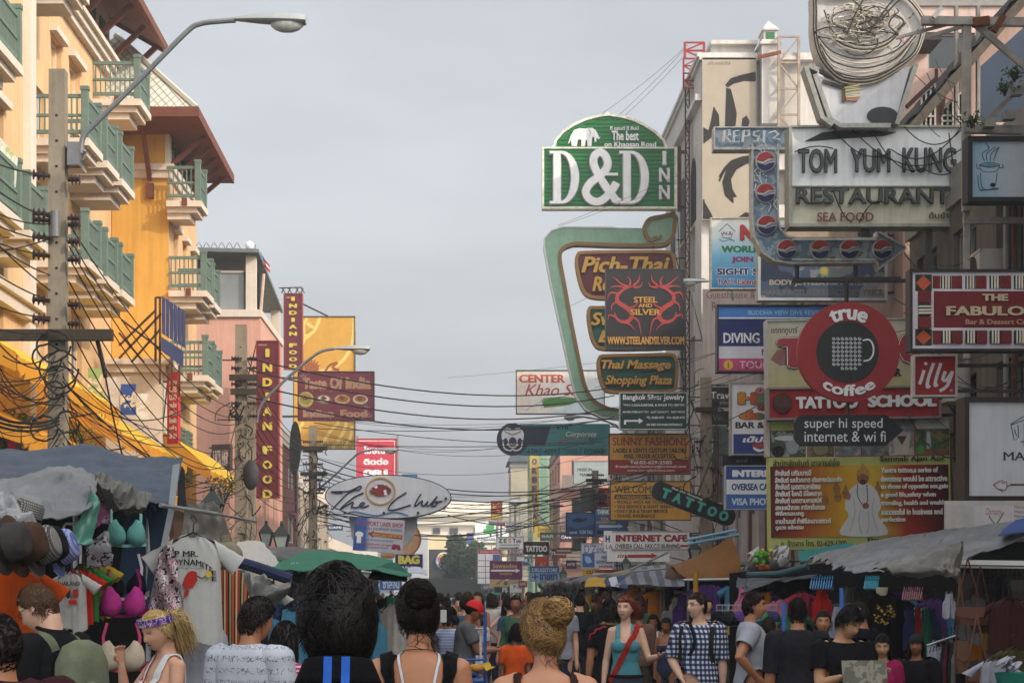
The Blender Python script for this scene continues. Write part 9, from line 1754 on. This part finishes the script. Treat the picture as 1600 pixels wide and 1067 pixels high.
p=person('red haired woman in teal tank top with a wide red bag strap',978,937,18.3,172,'pale',fem=True,hair=('pony','#6a2f1c',['#8a4024','#5a2616']),cloth=[('teal_tank_top','tank',cm('#4f8a96',var=.1),.008),('jeans','pants',cm('#39404f'),.01)],head=(2,-14),vox=.0075,strand=900,H=1.715,hair_th=.010,arms={'L':((-.32,.1,-.95),(-.35,.65,.12),(0,0,1)),'R':((.22,-.05,-1),(.1,.15,-1),(-1,0,0))})
glasses(p,'#4a5a7a',.075);wrap(p,'bag_strap',[(-.12,-.05,1.43),(-.105,.03,1.43),(-.04,.13,1.28),(.06,.13,1.10),(.16,.08,.92)],.055,cm('#9a2a22'),.02);
b=MB(cm('#2a1a14'));b.tube([Vector((.155*math.cos(a)*1.08,.115*math.sin(a)*1.08,.975))*p[3]for a in np.linspace(0,6.28,30)],.016,6);p[4]('belt',b)
person('woman with dark hair in a navy strapless dress behind the plaid man',1041,963,25,160,'brown',fem=True,hair=('pony','#120d0c',['#1c1412']),cloth=[('navy_dress','tube',cm('#2c3348'),.012)],head=(14,8),vox=.010,strand=400)
person('dark haired girl in white top left of the navy dress',1022,958,26,150,'brown',fem=True,hair=('bob','#120d0c'),cloth=[('white_top','tank',cm('#b9b6b4'))],head=(12,8),vox=.012,strand=200)
p=person('man with glasses in a blue and white plaid shirt carrying a black shoulder bag',1092,926,17.8,158,'pale',hair=('short','#2a1e18',['#382a20']),cloth=[('plaid_shirt','half',M('#26304f',.85,.06,pat=('plaid',21,('#c9ccd4','#4a5676','#1c2238'))),.014),('jeans','pants',cm('#2c3446'))],head=(2,-36),vox=.0075,strand=900,hair_th=.007,H=1.745,arms={'R':((.28,.12,-.95),(-.55,.45,-.75),(-1,0,0)),'L':((-.16,0,-1),(-.03,.12,-1),(1,0,0))});glasses(p)
wrap(p,'bag_strap',[(.06,-.06,1.46),(.05,.06,1.42),(-.0,.12,1.28),(.10,.12,1.10),(.16,.09,.98)],.03,cm('#1a1a1c'),.026)
for sx in(-1,1):wrap(p,'backpack_strap',[(sx*.13,-.05,1.42),(sx*.13,.05,1.40),(sx*.135,.10,1.25),(sx*.15,.06,1.08)],.045,cm('#2a2a26'),.028)
p=person('dark haired man in pale grey shirt with hand on hip looking right',1174,924,17,-94,'tan',hair=('short','#1c1512',['#281e18']),cloth=[('grey_shirt','tee',cm('#9a9ea8',var=.08),.016),('shorts','shorts',cm('#4a4e58'))],head=(4,-4),vox=.0075,strand=800,hair_th=.012,H=1.75,arms={'R':((.55,-.45,-.8),(-.35,.6,-.7),(-1,0,0)),'L':((-.4,.1,-.9),(.4,.6,-.6),(1,0,0))})
person('person in red checked shirt with a black strap behind the grey shirted man',1201,968,19,-12,'tan',hair=('short','#2a201a'),cloth=[('checked_shirt','long',M('#a8503f',.85,.06,pat=('plaid',34,('#a84a3a','#b0604f','#c9a090'),.8)),.014)],vox=.010,face=False,H=1.5)
p=person('cropped haired person in a dark grey long sleeved top seen from behind',1246,945,15.8,4,'tan',hair=('short','#17120f',['#221b16']),cloth=[('dark_top','half',cm('#26262a'),.010),('shorts','shorts',cm('#4a4438'))],head=(4,-16),vox=.008,strand=1200,hair_th=.012,H=1.70,build=1.1,face=False)
b=MB(cm('#1c1718'));b.tube([Vector((.075*math.cos(a),-.014+.072*math.sin(a),1.468-.02*math.sin(a)))*p[3]for a in np.linspace(0,6.28,26)],.0018,5);p[4]('cord_necklace',b)
p=person('smiling woman in a turquoise top facing the camera',1286,952,18,168,'tan',fem=True,hair=('pony','#241a15',['#302219']),cloth=[('turquoise_top','tank',cm('#1f7a96'),.008)],head=(2,4),vox=.0085,strand=500,hair_th=.010)
p=person('black haired young man in black shirt reading a folded map',1318,972,14.2,-168,'asian',hair=('short','#0d0b0b',['#151211','#0a0909']),cloth=[('black_shirt','tee',cm('#17171a'),.014)],head=(30,20),vox=.0075,fringe=True,strand=1500,hair_th=.022,H=1.66,arms={'R':((.15,.2,-.95),(-.35,.85,.25),(0,0,1)),'L':((-.15,.2,-.95),(.1,.9,.3),(0,0,1))})
c=W(1350,1050,13.75);mp=MB(M('#8a8a7c',.8,.2,pat=('blot',9,[(0,'#6a6a60'),(.46,'#8f8d7e'),(.56,'#77766c'),(.62,'#5c4a42')])));
for k in range(4):x0=c.x-.16+.08*k;z=.085;mp.poly([(x0,13.7+.03*(k%2),c.z-z),(x0+.08,13.7+.03*((k+1)%2),c.z-z),(x0+.08,13.76+.03*((k+1)%2),c.z+z),(x0,13.76+.03*(k%2),c.z+z)],(0,.002,0))
mp.thing('map','creased folded map held by the black haired young man','map')
p=person('man with cropped hair and white sunglasses resting on his head',1346,958,18.4,40,'tan',hair=('short','#2a221c',['#362b22']),cloth=[('dark_shirt','tee',cm('#1c1d24'),.014)],head=(4,20),vox=.010,strand=300,hair_th=.004,H=1.66,face=False)
b=MB(cm('#c9c9c6'));b.tube([p[1]@Vector((.08*math.cos(a),-.01+.10*math.sin(a),.045))for a in np.linspace(R(-20),R(200),16)],.004,5);p[4]('sunglasses',b)
person('long haired woman in a magenta shirt looking down at the map',1379,986,15.8,160,'asian',fem=True,hair=('long','#0f0c0c',['#181312']),cloth=[('magenta_shirt','tee',cm('#8a1f4a'),.012)],head=(18,6),vox=.0085,strand=600,hair_th=.008)
person('figure in black cap and dark shirt behind the magenta shirted woman',1401,950,20,110,'brown',hair=('short','#0f0d0c'),cloth=[('dark_shirt','tee',cm('#1a1718'))],vox=.012,face=False)
p=person('man in black knitted hat and dark jacket looking left',1432,1003,17.5,148,'brown',hair=('long','#0d0b0b'),cloth=[('dark_jacket','long',cm('#17171b'),.02)],head=(2,10),vox=.0085,hair_th=.010,H=1.36);cap(p,'#121214',0)
# ---- distant crowd: a few figures, each copied
rndc=random.Random(21);kinds=[]
cols=['#8a8d96','#26262a','#b9b4ac','#6a5048','#34506a','#4a4a44','#a8a05a','#3a5a4a']
spots=[]
for i in range(110):
    Y_=rndc.uniform(26,110)if i<70 else rndc.uniform(24,46);spots.append((rndc.uniform(-4.2,4.0)if i<70 else rndc.uniform(-1.6,3.2),Y_,rndc.choice((0,0,180,170,-15,20,90))))
base=[]
for i in range(8):
    x_,Y_,tr=spots[i];fem=i%3==1
    p=person('small figure in the distant crowd walking between the stalls',VX+x_*F/Y_,925-(rndc.uniform(1.58,1.78)-ZC)*F/Y_,Y_,tr,('light','tan','asian','brown')[i%4],fem,(('short','long','bob','short')[i%4],('#17120f','#3a2a1c','#1a1412','#2a1e16')[i%4],['#2c2018']),[('shirt',('tee','tank','tee','long')[i%4],cm(cols[i])),('trousers',('pants','shorts')[i%2],cm(('#2c3040','#4a4438')[i%2]))],vox=.014,face=False,hands=False,strand=260,hair_th=.010,group='distant crowd');base.append(p[0])
for i in range(8,110):
    c=copy_tree(base[i%8]);c.location=(spots[i][0],spots[i][1],0);c.rotation_euler.z=R(spots[i][2])
